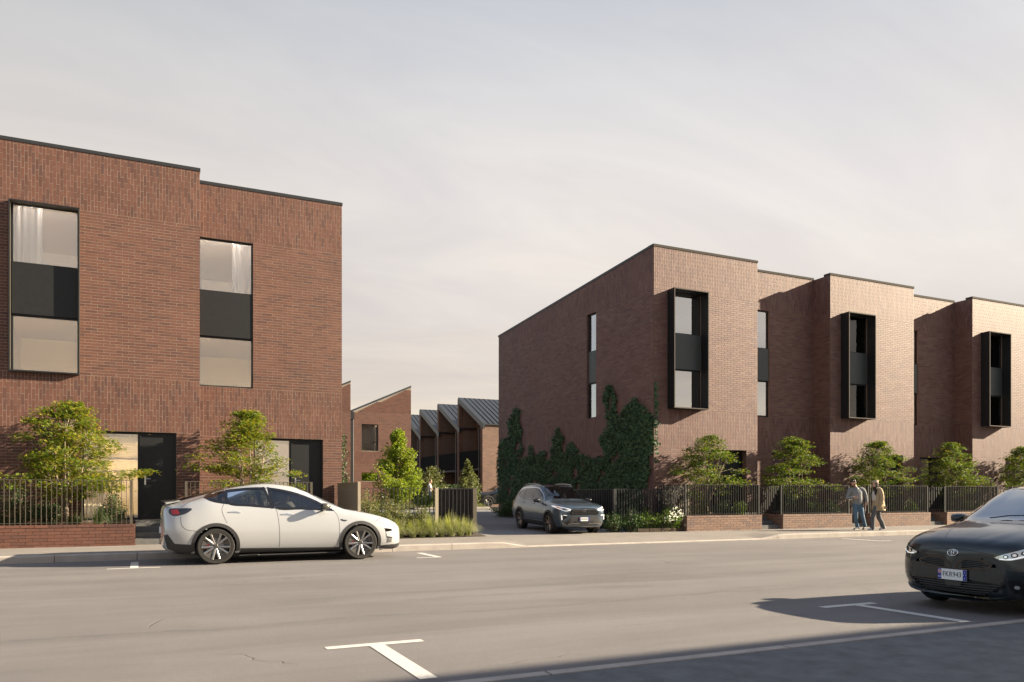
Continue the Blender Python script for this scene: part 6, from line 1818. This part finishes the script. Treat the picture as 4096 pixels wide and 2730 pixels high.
for z, b in ((.235,.38),(.262,.42),(.29,.46),(.318,.50),(.346,.54)): H.ribbon('F', [(-b,z),(-b*.5,z-.006),(0,z-.008),(b*.5,z-.006),(b,z)], .009, 'grille_slat', 'slat_grey', .0, par=lg, thick=.02)
for y_ in (-.4,-.27,-.13,0,.13,.27,.4): H.ribbon('F', [(y_,.215),(y_,.37)], .006, 'grille_bar', 'cladding', -.004, par=lg)
H.ribbon('F', smooth_line([(-.70,.26),(-.5,.205),(-.3,.18),(0,.175),(.3,.18),(.5,.205),(.70,.26)], 4, False), .03, 'chin_lip', 'paint_ink', .02, thick=.03)
number_plate(hc, 1.985, 0, .432, 0, .36, .125)
emblem(hc, 1.975, 0, .69, .135, 22)
g = H.patch('T', [(.95,-.64),(.97,0),(.95,.64),(.19,.52),(.17,0),(.19,-.52)], 'windscreen', 'car_screen_sky', .001, grid=.07)
H.ribbon('T', [(.965,-.66),(.985,0),(.965,.66),(.18,.54),(.16,0),(.18,-.54)], .045, 'windscreen_frame', 'gloss_black', .004, True, g)
for y_ in (-.2, .25):
    mb = MB(); mb.tube([(.99, y_, 1.075), (.93, y_+.2, 1.108), (.90, y_+.42, 1.115)], .007, 5); mb.build('wiper', MATS['gloss_black'], hc)
for x in HW:
    for sg in (-1, 1): wheel(hc, x, sg*.735, hr, sg, .2, 'twin', .7)
underbody(hc, -1.8, 1.75, .62, HW, .2)
for y_ in (-.34, .34): seat(hc, .1, y_, .42, 'seat_black'); seat(hc, -.75, y_, .44, 'seat_black', 'rear_seat')
MB().box(.55, .95, -.62, .62, .6, .93).build('dashboard', MATS['car_interior'], hc)
# ------------------------------------------------------------------ people
mat('skin', (.42,.235,.165), .55, vary=.06, vscale=20)
mat('skin_light', (.50,.31,.235), .55)
mat('hair_dark', (.016,.011,.008), .6, bump=.8, bscale=60)
mat('hair_brown', (.06,.035,.02), .6, bump=.6, bscale=50)
mat('lips', (.32,.09,.08), .5)
mat('sweater_grey', (.20,.215,.225), .9, vary=.15, vscale=50, bump=.3, bscale=140)
mat('jeans_blue', (.085,.15,.225), .85, vary=.35, vscale=5, bump=.3, bscale=120)
mat('jeans_pale', (.22,.30,.37), .85, vary=.25, vscale=5, bump=.3, bscale=120)
mat('tee_white', (.52,.51,.50), .9, bump=.2, bscale=40)
mat('coat_beige', (.36,.28,.175), .85, vary=.12, vscale=9, bump=.4, bscale=30)
mat('beanie_sand', (.38,.31,.23), .9, bump=.5, bscale=160)
mat('shoe_black', (.014,.014,.016), .6)
mat('shoe_white', (.5,.51,.53), .5)
def check_cloth():
    m = mat('check_cloth', (.02,.026,.045), .9); nt = m.node_tree; b = nt.nodes['Principled BSDF']
    t = nt.nodes.new('ShaderNodeTexCoord'); mp_ = nt.nodes.new('ShaderNodeMapping'); mp_.inputs['Scale'].default_value = (38, 38, 38)
    nt.links.new(t.outputs['Object'], mp_.inputs[0]); sx = nt.nodes.new('ShaderNodeSeparateXYZ'); nt.links.new(mp_.outputs[0], sx.inputs[0])
    fr = []
    for ax in (0, 2):
        f = nt.nodes.new('ShaderNodeMath'); f.operation = 'FRACT'; nt.links.new(sx.outputs[ax], f.inputs[0]); l = nt.nodes.new('ShaderNodeMath'); l.operation = 'LESS_THAN'; l.inputs[1].default_value = .22; nt.links.new(f.outputs[0], l.inputs[0]); fr.append(l)
    mx_ = nt.nodes.new('ShaderNodeMath'); mx_.operation = 'MAXIMUM'; nt.links.new(fr[0].outputs[0], mx_.inputs[0]); nt.links.new(fr[1].outputs[0], mx_.inputs[1])
    mi = nt.nodes.new('ShaderNodeMix'); mi.data_type = 'RGBA'; nt.links.new(mx_.outputs[0], mi.inputs[0]); mi.inputs[6].default_value = (.02,.026,.045,1); mi.inputs[7].default_value = (.20,.20,.19,1); nt.links.new(mi.outputs[2], b.inputs['Base Color'])
check_cloth()

def ball(mb, c, rx, ry, rz, seg=16, tilt=None):
    M = Matrix.Translation(c) @ (tilt or Matrix()) @ Matrix.Diagonal((rx, ry, rz, 1))
    mb.lathe([(max(.02, math.sin(math.pi*i/10)), -math.cos(math.pi*i/10)) for i in range(11)], seg, M)
def limb(mb, pts, rads, seg=12):
    pts = smooth_line(pts, 4, False) if len(pts) > 2 else [Vector(p) for p in pts]
    k = len(rads)
    def rr(t):
        f = t*(k-1); i = min(int(f), k-2); g = f-i; a, b = rads[i], rads[i+1]
        if isinstance(a, tuple) or isinstance(b, tuple):
            a = a if isinstance(a, tuple) else (a, a); b = b if isinstance(b, tuple) else (b, b); return (a[0]+(b[0]-a[0])*g, a[1]+(b[1]-a[1])*g)
        return a+(b-a)*g
    n = len(pts); R_ = [rr(i/(n-1)) for i in range(n)]
    mb.tube(pts, R_, seg)
    for p, q in ((pts[0], R_[0]), (pts[-1], R_[-1])):
        q = min(q) if isinstance(q, tuple) else q; ball(mb, p, q, q, q, 10)
def skin_of(mb, name, m, parent, voxel=.012, smooth_it=2):
    """fuse overlapping pieces into one continuous surface"""
    me = mb.mesh('tmp', None); ob = bpy.data.objects.new('tmp', me); COL.objects.link(ob)
    md = ob.modifiers.new('r', 'REMESH'); md.mode = 'VOXEL'; md.voxel_size = voxel; md.use_smooth_shade = True
    if smooth_it:
        ms = ob.modifiers.new('s', 'SMOOTH'); ms.factor = .5; ms.iterations = smooth_it
    dg = bpy.context.evaluated_depsgraph_get(); me2 = bpy.data.meshes.new_from_object(ob.evaluated_get(dg))
    bpy.data.objects.remove(ob); bpy.data.meshes.remove(me)
    me2.name = name; me2.materials.clear(); me2.materials.append(MATS[m])
    me2.polygons.foreach_set('use_smooth', [True]*len(me2.polygons))
    return link(name, me2, None, parent)
def hand(mb, wrist, direction, palm_n, s_=1., curl=.5):
    d = Vector(direction).normalized(); n = Vector(palm_n).normalized(); n = (n-d*n.dot(d)).normalized(); w = d.cross(n)
    wv = Vector(wrist); c = wv+d*.045*s_
    for q in (-.022, -.007, .008, .022): limb(mb, [wv+w*q*.6*s_, c+w*q*s_+d*.04*s_], [.016*s_, .014*s_], 8)
    for i, (q, L) in enumerate(((-.028, .062), (-.01, .075), (.009, .08), (.027, .07))):
        b = c+w*q*s_+d*.045*s_; m = b+(d*(1-curl*.3)+n*curl*.5).normalized()*L*.5*s_; e = m+(d*(1-curl)+n*curl).normalized()*L*.5*s_
        limb(mb, [b, m, e], [.0105*s_, .010*s_, .0085*s_], 7)
    b = wv+w*.026*s_+d*.02*s_; m = b+(w*.75+d*.55+n*.25).normalized()*.04*s_; limb(mb, [b, m, m+(d*.9+n*.35).normalized()*.035*s_], [.013*s_, .012*s_, .0095*s_], 7)
def head(mb, c, face, s_=1.):
    """skull, jaw, nose, ears; face: unit direction the face looks"""
    f = Vector(face).normalized(); up = Vector((0, 0, 1)); sd_ = f.cross(up).normalized(); up = sd_.cross(f); c = Vector(c)
    T = Matrix((( *sd_, 0), ( *f, 0), ( *up, 0), (0, 0, 0, 1))).transposed()
    ball(mb, c+up*.03*s_-f*.012*s_, .076*s_, .094*s_, .092*s_, 18, T)
    ball(mb, c-up*.035*s_+f*.022*s_, .060*s_, .068*s_, .078*s_, 16, T)
    ball(mb, c-up*.085*s_+f*.05*s_, .032*s_, .03*s_, .024*s_, 12, T)
    limb(mb, [c+up*.015*s_+f*.082*s_, c-up*.012*s_+f*.102*s_, c-up*.025*s_+f*.094*s_], [.010*s_, .013*s_, .013*s_], 8)
    ball(mb, c+up*.022*s_+f*.078*s_, .05*s_, .014*s_, .010*s_, 10, T)
    ball(mb, c-up*.052*s_+f*.084*s_, .026*s_, .012*s_, .012*s_, 10, T)
    for q in (-1, 1): ball(mb, c+sd_*.078*s_*q-f*.01*s_-up*.005*s_, .012*s_, .022*s_, .032*s_, 10, T)
    return f, sd_, up
def face_bits(par, c, f, sd_, up, s_=1.):
    mb = MB()
    for q in (-1, 1): ball(mb, c+sd_*.031*q*s_+f*.080*s_+up*.004*s_, .012*s_, .010*s_, .008*s_, 8)
    mb.build('eyes', MATS['hair_dark'], par, smooth=True)
    mb = MB(); limb(mb, [c+sd_*.022*s_+f*.090*s_-up*.052*s_, c+f*.099*s_-up*.052*s_, c-sd_*.022*s_+f*.090*s_-up*.052*s_], [.005*s_, .009*s_, .005*s_], 6); mb.build('lips', MATS['lips'], par, smooth=True)
def shoe(root, heel, toe, z, m, sole, h=.085):
    a, b = Vector(heel), Vector(toe); mb = MB()
    limb(mb, [a+Vector((0, 0, .045)), a.lerp(b, .45)+Vector((0, 0, .045)), b+Vector((0, 0, .032))], [(.038, .045), (.043, .04), (.034, .026)], 12)
    limb(mb, [a+Vector((0, 0, .05)), a.lerp(b, .15)+Vector((0, 0, h))], [.042, .042], 10)
    o = skin_of(mb, 'shoe', m, root, .008)
    mb = MB(); limb(mb, [a+Vector((0, 0, .012)), a.lerp(b, .5)+Vector((0, 0, .012)), b+Vector((0, 0, .012))], [(.040, .012), (.046, .012), (.036, .012)], 12); mb.build('sole', MATS[sole], o, smooth=True)

RZP = R(-25.33)                     # local x runs across the picture
# man in grey sweater, looking at his wrist
mn = empty('person', (22.30, 19.30, .152), RZP, 'man in grey sweater and blue jeans looking down at his raised wrist', 'person', 'people walking on the pavement')
b = MB(); hc_ = Vector((-.155, -.03, 1.60)); fdir = Vector((-.55, -.62, -.45))
f, sd_, up = head(b, hc_, fdir)
limb(b, [(-.02, .02, 1.40), (-.07, .0, 1.48), (-.13, -.01, 1.55)], [.062, .056, .055])
limb(b, [(.02, .02, .9), (.0, .02, 1.1), (-.02, .02, 1.38)], [(.15, .1), (.145, .1), (.17, .09)])
for sg, E, Wr in ((-1, (-.36, -.05, 1.11), (-.20, -.18, 1.115)), (1, (.30, .03, 1.16), (.31, -.03, .955))):
    S_ = (-.24, .01, 1.375) if sg < 0 else (.19, .03, 1.39)
    limb(b, [S_, E], [.05, .042]); limb(b, [E, Wr], [.042, .03])
hand(b, (-.20, -.18, 1.115), (.95, -.1, -.1), (0, -.3, -1), 1., .45)
hand(b, (.31, -.03, .955), (-.12, -.1, -1), (-1, -.2, 0), 1., .4)
LK, LA = (-.075, -.06, .49), (.015, .02, .10); RK, RA = (.165, .0, .50), (.31, .10, .15)
for H_, K, A in (((-.06, .02, .88), LK, LA), ((.1, .02, .88), RK, RA)): limb(b, [H_, K], [.085, .058]); limb(b, [K, A], [.055, .036])
bd = skin_of(b, 'body', 'skin', mn, .0095)
face_bits(bd, hc_, f, sd_, up)
h = MB(); ball(h, hc_+up*.05-f*.03, .086, .098, .078, 16); ball(h, hc_+up*.095+f*.03, .062, .055, .035, 12); ball(h, hc_-f*.07-up*.01, .062, .045, .065, 12)
for q in range(16): ball(h, hc_+up*.09+sd_*rnd.uniform(-.06, .06)+f*rnd.uniform(-.07, .06)+up*rnd.uniform(-.01, .03), .025, .025, .022, 8)
skin_of(h, 'hair', 'hair_dark', mn, .010)
h = MB(); limb(h, [hc_+sd_*.055-up*.06+f*.03, hc_-up*.09+f*.068, hc_-sd_*.055-up*.06+f*.03], [.022, .026, .022]); limb(h, [hc_+sd_*.07-up*.02+f*.01, hc_+sd_*.06-up*.07+f*.03], [.016, .02]); limb(h, [hc_-sd_*.07-up*.02+f*.01, hc_-sd_*.06-up*.07+f*.03], [.016, .02]); skin_of(h, 'beard', 'hair_dark', mn, .010)
c = MB()
limb(c, [(.025, .02, .885), (.02, .02, .98), (.0, .015, 1.12), (-.02, .015, 1.28), (-.025, .02, 1.385)], [(.178, .125), (.178, .128), (.178, .13), (.205, .125), (.165, .09)])
limb(c, [(-.14, .01, 1.385), (-.24, .0, 1.365), (-.32, -.02, 1.23), (-.365, -.05, 1.105)], [.075, .078, .066, .058]); limb(c, [(-.365, -.05, 1.105), (-.29, -.12, 1.10), (-.22, -.165, 1.113)], [.056, .05, .04])
limb(c, [(.12, .03, 1.395), (.2, .03, 1.37), (.27, .03, 1.26), (.305, .03, 1.15)], [.075, .077, .066, .058]); limb(c, [(.305, .03, 1.15), (.315, .0, 1.06), (.312, -.025, .97)], [.056, .05, .042])
limb(c, [(-.03, .01, 1.40), (-.06, .005, 1.45)], [.075, .066])
skin_of(c, 'sweater', 'sweater_grey', mn, .011)
c = MB(); limb(c, [(.025, .02, .98), (.025, .02, .90), (.02, .02, .83)], [(.162, .118), (.168, .12), (.168, .115)])
limb(c, [(-.055, .02, .86), (-.065, -.02, .68), LK, (-.04, -.01, .3), (LA[0], LA[1], .09)], [.105, .094, .074, .066, .062]); limb(c, [(.10, .02, .86), (.13, .0, .68), RK, (.235, .05, .32), (RA[0], RA[1], .125)], [.105, .094, .074, .066, .062])
skin_of(c, 'jeans', 'jeans_blue', mn, .011)
shoe(mn, (.05, .03, 0), (-.145, -.08, 0), 0, 'shoe_black', 'shoe_white'); shoe(mn, (.33, .12, .03), (.20, .0, -.002), 0, 'shoe_black', 'shoe_black')
# woman in coat and beanie
wm = empty('person', (22.58, 18.74, .152), RZP, 'woman in beige coat, sand beanie and checked trousers walking left', 'person', 'people walking on the pavement')
b = MB(); hw = Vector((-.055, 0, 1.565)); f, sd_, up = head(b, hw, (-.95, -.3, .03), .94)
limb(b, [(.02, .01, 1.38), (.0, .0, 1.44), (-.03, 0, 1.5)], [.052, .046, .046]); limb(b, [(.0, 0, .85), (.0, 0, 1.1), (.02, .0, 1.34)], [(.12, .13), (.1, .115), (.1, .15)])
limb(b, [(.04, -.16, 1.33), (.06, -.2, 1.06)], [.046, .04]); limb(b, [(.06, -.2, 1.06), (-.01, -.2, .83)], [.038, .028]); hand(b, (-.01, -.2, .83), (-.12, 0, -1), (-1, .3, 0), .92, .4)
limb(b, [(.04, .16, 1.33), (.06, .2, 1.06)], [.046, .04]); limb(b, [(.06, .2, 1.06), (.02, .19, .83)], [.038, .028]); hand(b, (.02, .19, .83), (-.1, 0, -1), (-1, -.3, 0), .92, .4)
K1, A1 = (-.165, -.07, .44), (-.185, -.07, .10); K2, A2 = (.11, .07, .42), (.245, .07, .13)
for H_, K, A in (((-.02, -.07, .82), K1, A1), ((.03, .07, .82), K2, A2)): limb(b, [H_, K], [.08, .052]); limb(b, [K, A], [.05, .033])
bd = skin_of(b, 'body', 'skin_light', wm, .0095); face_bits(bd, hw, f, sd_, up, .94)
h = MB(); ball(h, hw-f*.02+up*.02, .080, .092, .085); limb(h, [hw-f*.05+up*.0, hw-f*.03-up*.12, (-.07, -.08, 1.33), (-.095, -.1, 1.2)], [.07, .062, .055, .028]); limb(h, [hw-f*.05, hw-f*.04-up*.12, (-.05, .08, 1.33), (-.09, .08, 1.2)], [.07, .062, .05, .026]); skin_of(h, 'hair', 'hair_dark', wm, .010)
h = MB(); ball(h, hw+up*.065-f*.015, .092, .102, .062); ball(h, hw+up*.10-f*.05, .072, .08, .055); limb(h, [hw+up*.05+f*.08, hw+up*.045+sd_*.085, hw+up*.03-f*.10, hw+up*.045-sd_*.085, hw+up*.05+f*.08], [.02, .02, .02, .02, .02]); skin_of(h, 'beanie', 'beanie_sand', wm, .010)
c = MB(); limb(c, [(-.09, 0, 1.30), (-.105, 0, 1.18), (-.085, 0, 1.02)], [(.045, .11), (.05, .12), (.05, .12)]); skin_of(c, 'shirt', 'tee_white', wm, .011)
c = MB()
# coat: open bell from the shoulders, longer at the back
prof = [(1.41, .02, .07, .10), (1.37, .035, .11, .165), (1.28, .045, .14, .20), (1.1, .05, .165, .205), (.9, .055, .19, .215), (.75, .06, .212, .225), (.665, .06, .222, .23)]
c.tube([(x_, 0, z_) for z_, x_, a_, b_ in prof][::-1], [(a_, b_) for z_, x_, a_, b_ in prof][::-1], 26)
limb(c, [(.04, -.13, 1.36), (.055, -.2, 1.25), (.065, -.235, 1.06)], [.085, .082, .076]); limb(c, [(.065, -.235, 1.06), (.03, -.24, .93), (.0, -.225, .835)], [.076, .072, .066])
limb(c, [(.04, .13, 1.36), (.055, .2, 1.25), (.065, .235, 1.06)], [.085, .082, .076]); limb(c, [(.065, .235, 1.06), (.03, .23, .93), (.02, .21, .835)], [.076, .072, .066])
limb(c, [(-.06, -.06, 1.40), (.01, -.085, 1.42), (.075, -.05, 1.44), (.075, .05, 1.44), (.01, .085, 1.42), (-.06, .06, 1.40)], [.026]*6)
skin_of(c, 'coat', 'coat_beige', wm, .011, 1)
for z_ in (.9, .78): limb_b = MB(); limb_b.box(.13, .215, -.245, -.225, z_-.06, z_+.04) if z_ < .85 else limb_b.tube([(-.045, -.292, z_-.02), (.09, -.295, z_+.02)], .012, 6); limb_b.build('coat_pocket' if z_ < .85 else 'cuff_strap', MATS['coat_beige'], wm)
c = MB(); limb(c, [(.0, 0, 1.04), (.0, 0, .92), (.0, 0, .82)], [(.115, .12), (.13, .15), (.135, .16)])
limb(c, [(-.02, -.07, .84), (-.10, -.07, .64), K1, (-.175, -.07, .27), (A1[0], A1[1], .075)], [.10, .09, .078, .076, .078]); limb(c, [(.03, .07, .84), (.07, .07, .64), K2, (.185, .07, .28), (A2[0], A2[1], .10)], [.10, .09, .078, .076, .078])
skin_of(c, 'trousers', 'check_cloth', wm, .011)
shoe(wm, (-.15, -.07, 0), (-.345, -.09, 0), 0, 'shoe_white', 'shoe_white'); shoe(wm, (.29, .07, .055), (.12, .05, -.002), 0, 'shoe_white', 'shoe_white')

# man with pram at the back
pm = empty('person', (17.35, 49.45, .63), RZP, 'man in white t-shirt and pale jeans pushing a pram on the lawn', 'person')
b = MB(); hp_ = Vector((.06, 0, 1.60)); f, sd_, up = head(b, hp_, (.9, -.1, -.35)); limb(b, [(.0, 0, 1.38), (.02, 0, 1.46), (.04, 0, 1.53)], [.06, .055, .055]); limb(b, [(0, 0, .9), (0, 0, 1.1), (-.02, 0, 1.36)], [(.11, .15), (.11, .15), (.1, .18)])
for q in (-1, 1):
    limb(b, [(.0, q*.19, 1.36), (.1, q*.22, 1.12)], [.05, .042]); limb(b, [(.1, q*.22, 1.12), (.32, q*.2, .93)], [.04, .03]); hand(b, (.32, q*.2, .93), (.8, 0, -.5), (0, -q, -.4), 1., .7)
    limb(b, [(0, q*.09, .88), (.03, q*.09, .48)], [.085, .058]); limb(b, [(.03, q*.09, .48), (-.02+.03*q, q*.09, .08)], [.055, .036])
bd = skin_of(b, 'body', 'skin', pm, .011); face_bits(bd, hp_, f, sd_, up)
h = MB(); ball(h, hp_+up*.045-f*.025, .083, .096, .075); skin_of(h, 'hair', 'hair_brown', pm, .012)
c = MB(); limb(c, [(.0, 0, .88), (-.01, 0, 1.1), (-.02, 0, 1.28), (-.01, 0, 1.39)], [(.135, .175), (.13, .175), (.13, .2), (.08, .12)])
for q in (-1, 1): limb(c, [(-.01, q*.14, 1.37), (.02, q*.21, 1.3), (.06, q*.225, 1.18)], [.08, .082, .074])
skin_of(c, 't_shirt', 'tee_white', pm, .012)
c = MB(); limb(c, [(0, 0, .97), (0, 0, .84)], [(.125, .16), (.125, .165)])
for q in (-1, 1): limb(c, [(0, q*.09, .86), (.03, q*.09, .48), (-.02+.03*q, q*.09, .06)], [.1, .075, .066])
skin_of(c, 'jeans', 'jeans_pale', pm, .012)
for q in (-1, 1): shoe(pm, (-.06+.03*q, q*.09, 0), (.18+.03*q, q*.1, 0), 0, 'shoe_white', 'shoe_white')
pr = empty('pram', (18.05, 49.1, .62), RZP, 'beige pram with raised hood pushed across the lawn', 'pram')
mat('pram_cloth', (.30,.26,.19), .8); mat('pram_frame', (.5,.5,.5), .35, metal=.8)
mb = MB(); n = 9
for i in range(n+1):
    th = R(-5+135*i/n)
    for y_ in (-.2, -.1, .1, .2): mb.v.append((.22-.26*math.cos(th)*.95, y_, .80+.30*math.sin(th)))
for i in range(n):
    for j in range(3): mb.f.append((i*4+j, i*4+j+1, i*4+5+j, i*4+4+j)); mb.m.append(0)
for j in (0, 3): mb.f.append(tuple(i*4+j for i in range(n+1))); mb.m.append(0)
mb.build('hood', MATS['pram_cloth'], pr, smooth=True)
mb = MB(); mb.prism([(-.1, .80), (-.04, .58), (.3, .56), (.48, .72), (.46, .82)], 'y', -.2, .2); mb.build('carrycot', MATS['pram_cloth'], pr)
mb = MB()
for y_ in (-.21, .21): mb.tube([(-.36, y_, 1.0), (-.2, y_, .86), (.1, y_, .55), (.42, y_, .16)], .013, 6); mb.tube([(.2, y_, .58), (-.12, y_, .17)], .013, 6)
mb.tube([(-.36, -.21, 1.0), (-.36, .21, 1.0)], .016, 6); mb.box(-.05, .35, -.18, .18, .2, .3); mb.build('frame', MATS['pram_frame'], pr, smooth=True)
for x_, r_ in ((-.12, .14), (.42, .11)):
    for y_ in (-.25, .25):
        mb = MB(); mb.lathe([(r_*.78, -.018), (r_, -.018), (r_, .018), (r_*.78, .018)], 20, Matrix.Translation((x_, y_, r_)) @ Matrix.Rotation(R(90), 4, 'X'), closed=True); w_ = mb.build('wheel', MATS['rubber'], pr, smooth=True)
        mb = MB()
        for k_ in range(3): mb.tube([(x_-r_*.8*math.cos(k_*1.047), y_, r_-r_*.8*math.sin(k_*1.047)), (x_+r_*.8*math.cos(k_*1.047), y_, r_+r_*.8*math.sin(k_*1.047))], .008, 5)
        mb.build('spokes', MATS['pram_frame'], w_)

# driver in the grey SUV (sits in the car's own axes: forward +x, its right is -y)
SM = Matrix.Translation(sv.location) @ sv.rotation_euler.to_matrix().to_4x4() @ Matrix.Scale(SUV_S, 4)
dr = empty('person', sv.location, 0, 'driver with both hands on the wheel behind the SUV windscreen', 'person')
dr.matrix_basis = SM
b = MB(); hd2 = Vector((.02, -.38, 1.42)); f, sd_, up = head(b, hd2, (1, .12, -.02)); limb(b, [(-.03, -.38, 1.2), (-.02, -.38, 1.27), (.0, -.38, 1.34)], [.058, .054, .054]); limb(b, [(-.02, -.38, .78), (-.04, -.38, 1.0), (-.05, -.38, 1.17)], [(.11, .15), (.11, .15), (.1, .18)])
for q, Wt in ((-1, (.37, -.53, 1.13)), (1, (.37, -.22, 1.13))):
    limb(b, [(-.04, -.38+q*.19, 1.17), (.12, -.38+q*.24, .98)], [.05, .042]); limb(b, [(.12, -.38+q*.24, .98), Wt], [.04, .03]); hand(b, Wt, (.7, -q*.2, .6), (.3, -q*.9, -.2), 1., .8)
    limb(b, [(0, -.38+q*.1, .76), (.42, -.38+q*.1, .80)], [.085, .065])
bd = skin_of(b, 'body', 'skin_light', dr, .011); face_bits(bd, hd2, f, sd_, up)
h = MB(); ball(h, hd2+up*.045-f*.03, .084, .097, .076); skin_of(h, 'hair', 'hair_brown', dr, .012)
c = MB(); limb(c, [(-.02, -.38, .78), (-.04, -.38, 1.0), (-.05, -.38, 1.19)], [(.13, .17), (.13, .17), (.1, .15)])
for q in (-1, 1): limb(c, [(-.04, -.38+q*.14, 1.18), (-.02, -.38+q*.21, 1.14), (.13, -.38+q*.24, .98), (.3, -.38+q*.18, 1.08)], [.08, .08, .06, .045])
skin_of(c, 'shirt', 'tee_white', dr, .012)

# white motor scooter by the gabled house
sc_ = empty('motor_scooter', (14.6, 49.2, .58), RZP+R(8), 'white motor scooter parked beside the lime green tree', 'scooter')
mb = MB(); ball(mb, (-.52, 0, .42), .05, .2, .3); ball(mb, (-.58, 0, .78), .1, .13, .12); mb.tube([(-.5, 0, .2), (-.2, 0, .16), (.15, 0, .2)], [(.1, .15), (.07, .15), (.1, .16)], 10); ball(mb, (.4, 0, .45), .36, .16, .16)
skin_of(mb, 'bodywork', 'shoe_white', sc_, .02)
mb = MB(); limb(mb, [(.05, 0, .66), (.35, 0, .66), (.7, 0, .70)], [(.13, .06), (.15, .06), (.12, .05)]); mb.build('seat', MATS['seat_black'], sc_, smooth=True)
mb = MB(); mb.tube([(-.5, -.3, .92), (-.54, 0, .90), (-.5, .3, .92)], .015, 6); mb.build('handlebar', MATS['pram_frame'], sc_)
for x_ in (-.66, .52):
    mb = MB(); mb.lathe([(.12, -.05), (.21, -.045), (.22, 0), (.21, .045), (.12, .05)], 24, Matrix.Translation((x_, 0, .22)) @ Matrix.Rotation(R(90), 4, 'X'), closed=True); mb.build('wheel', MATS['rubber'], sc_, smooth=True)
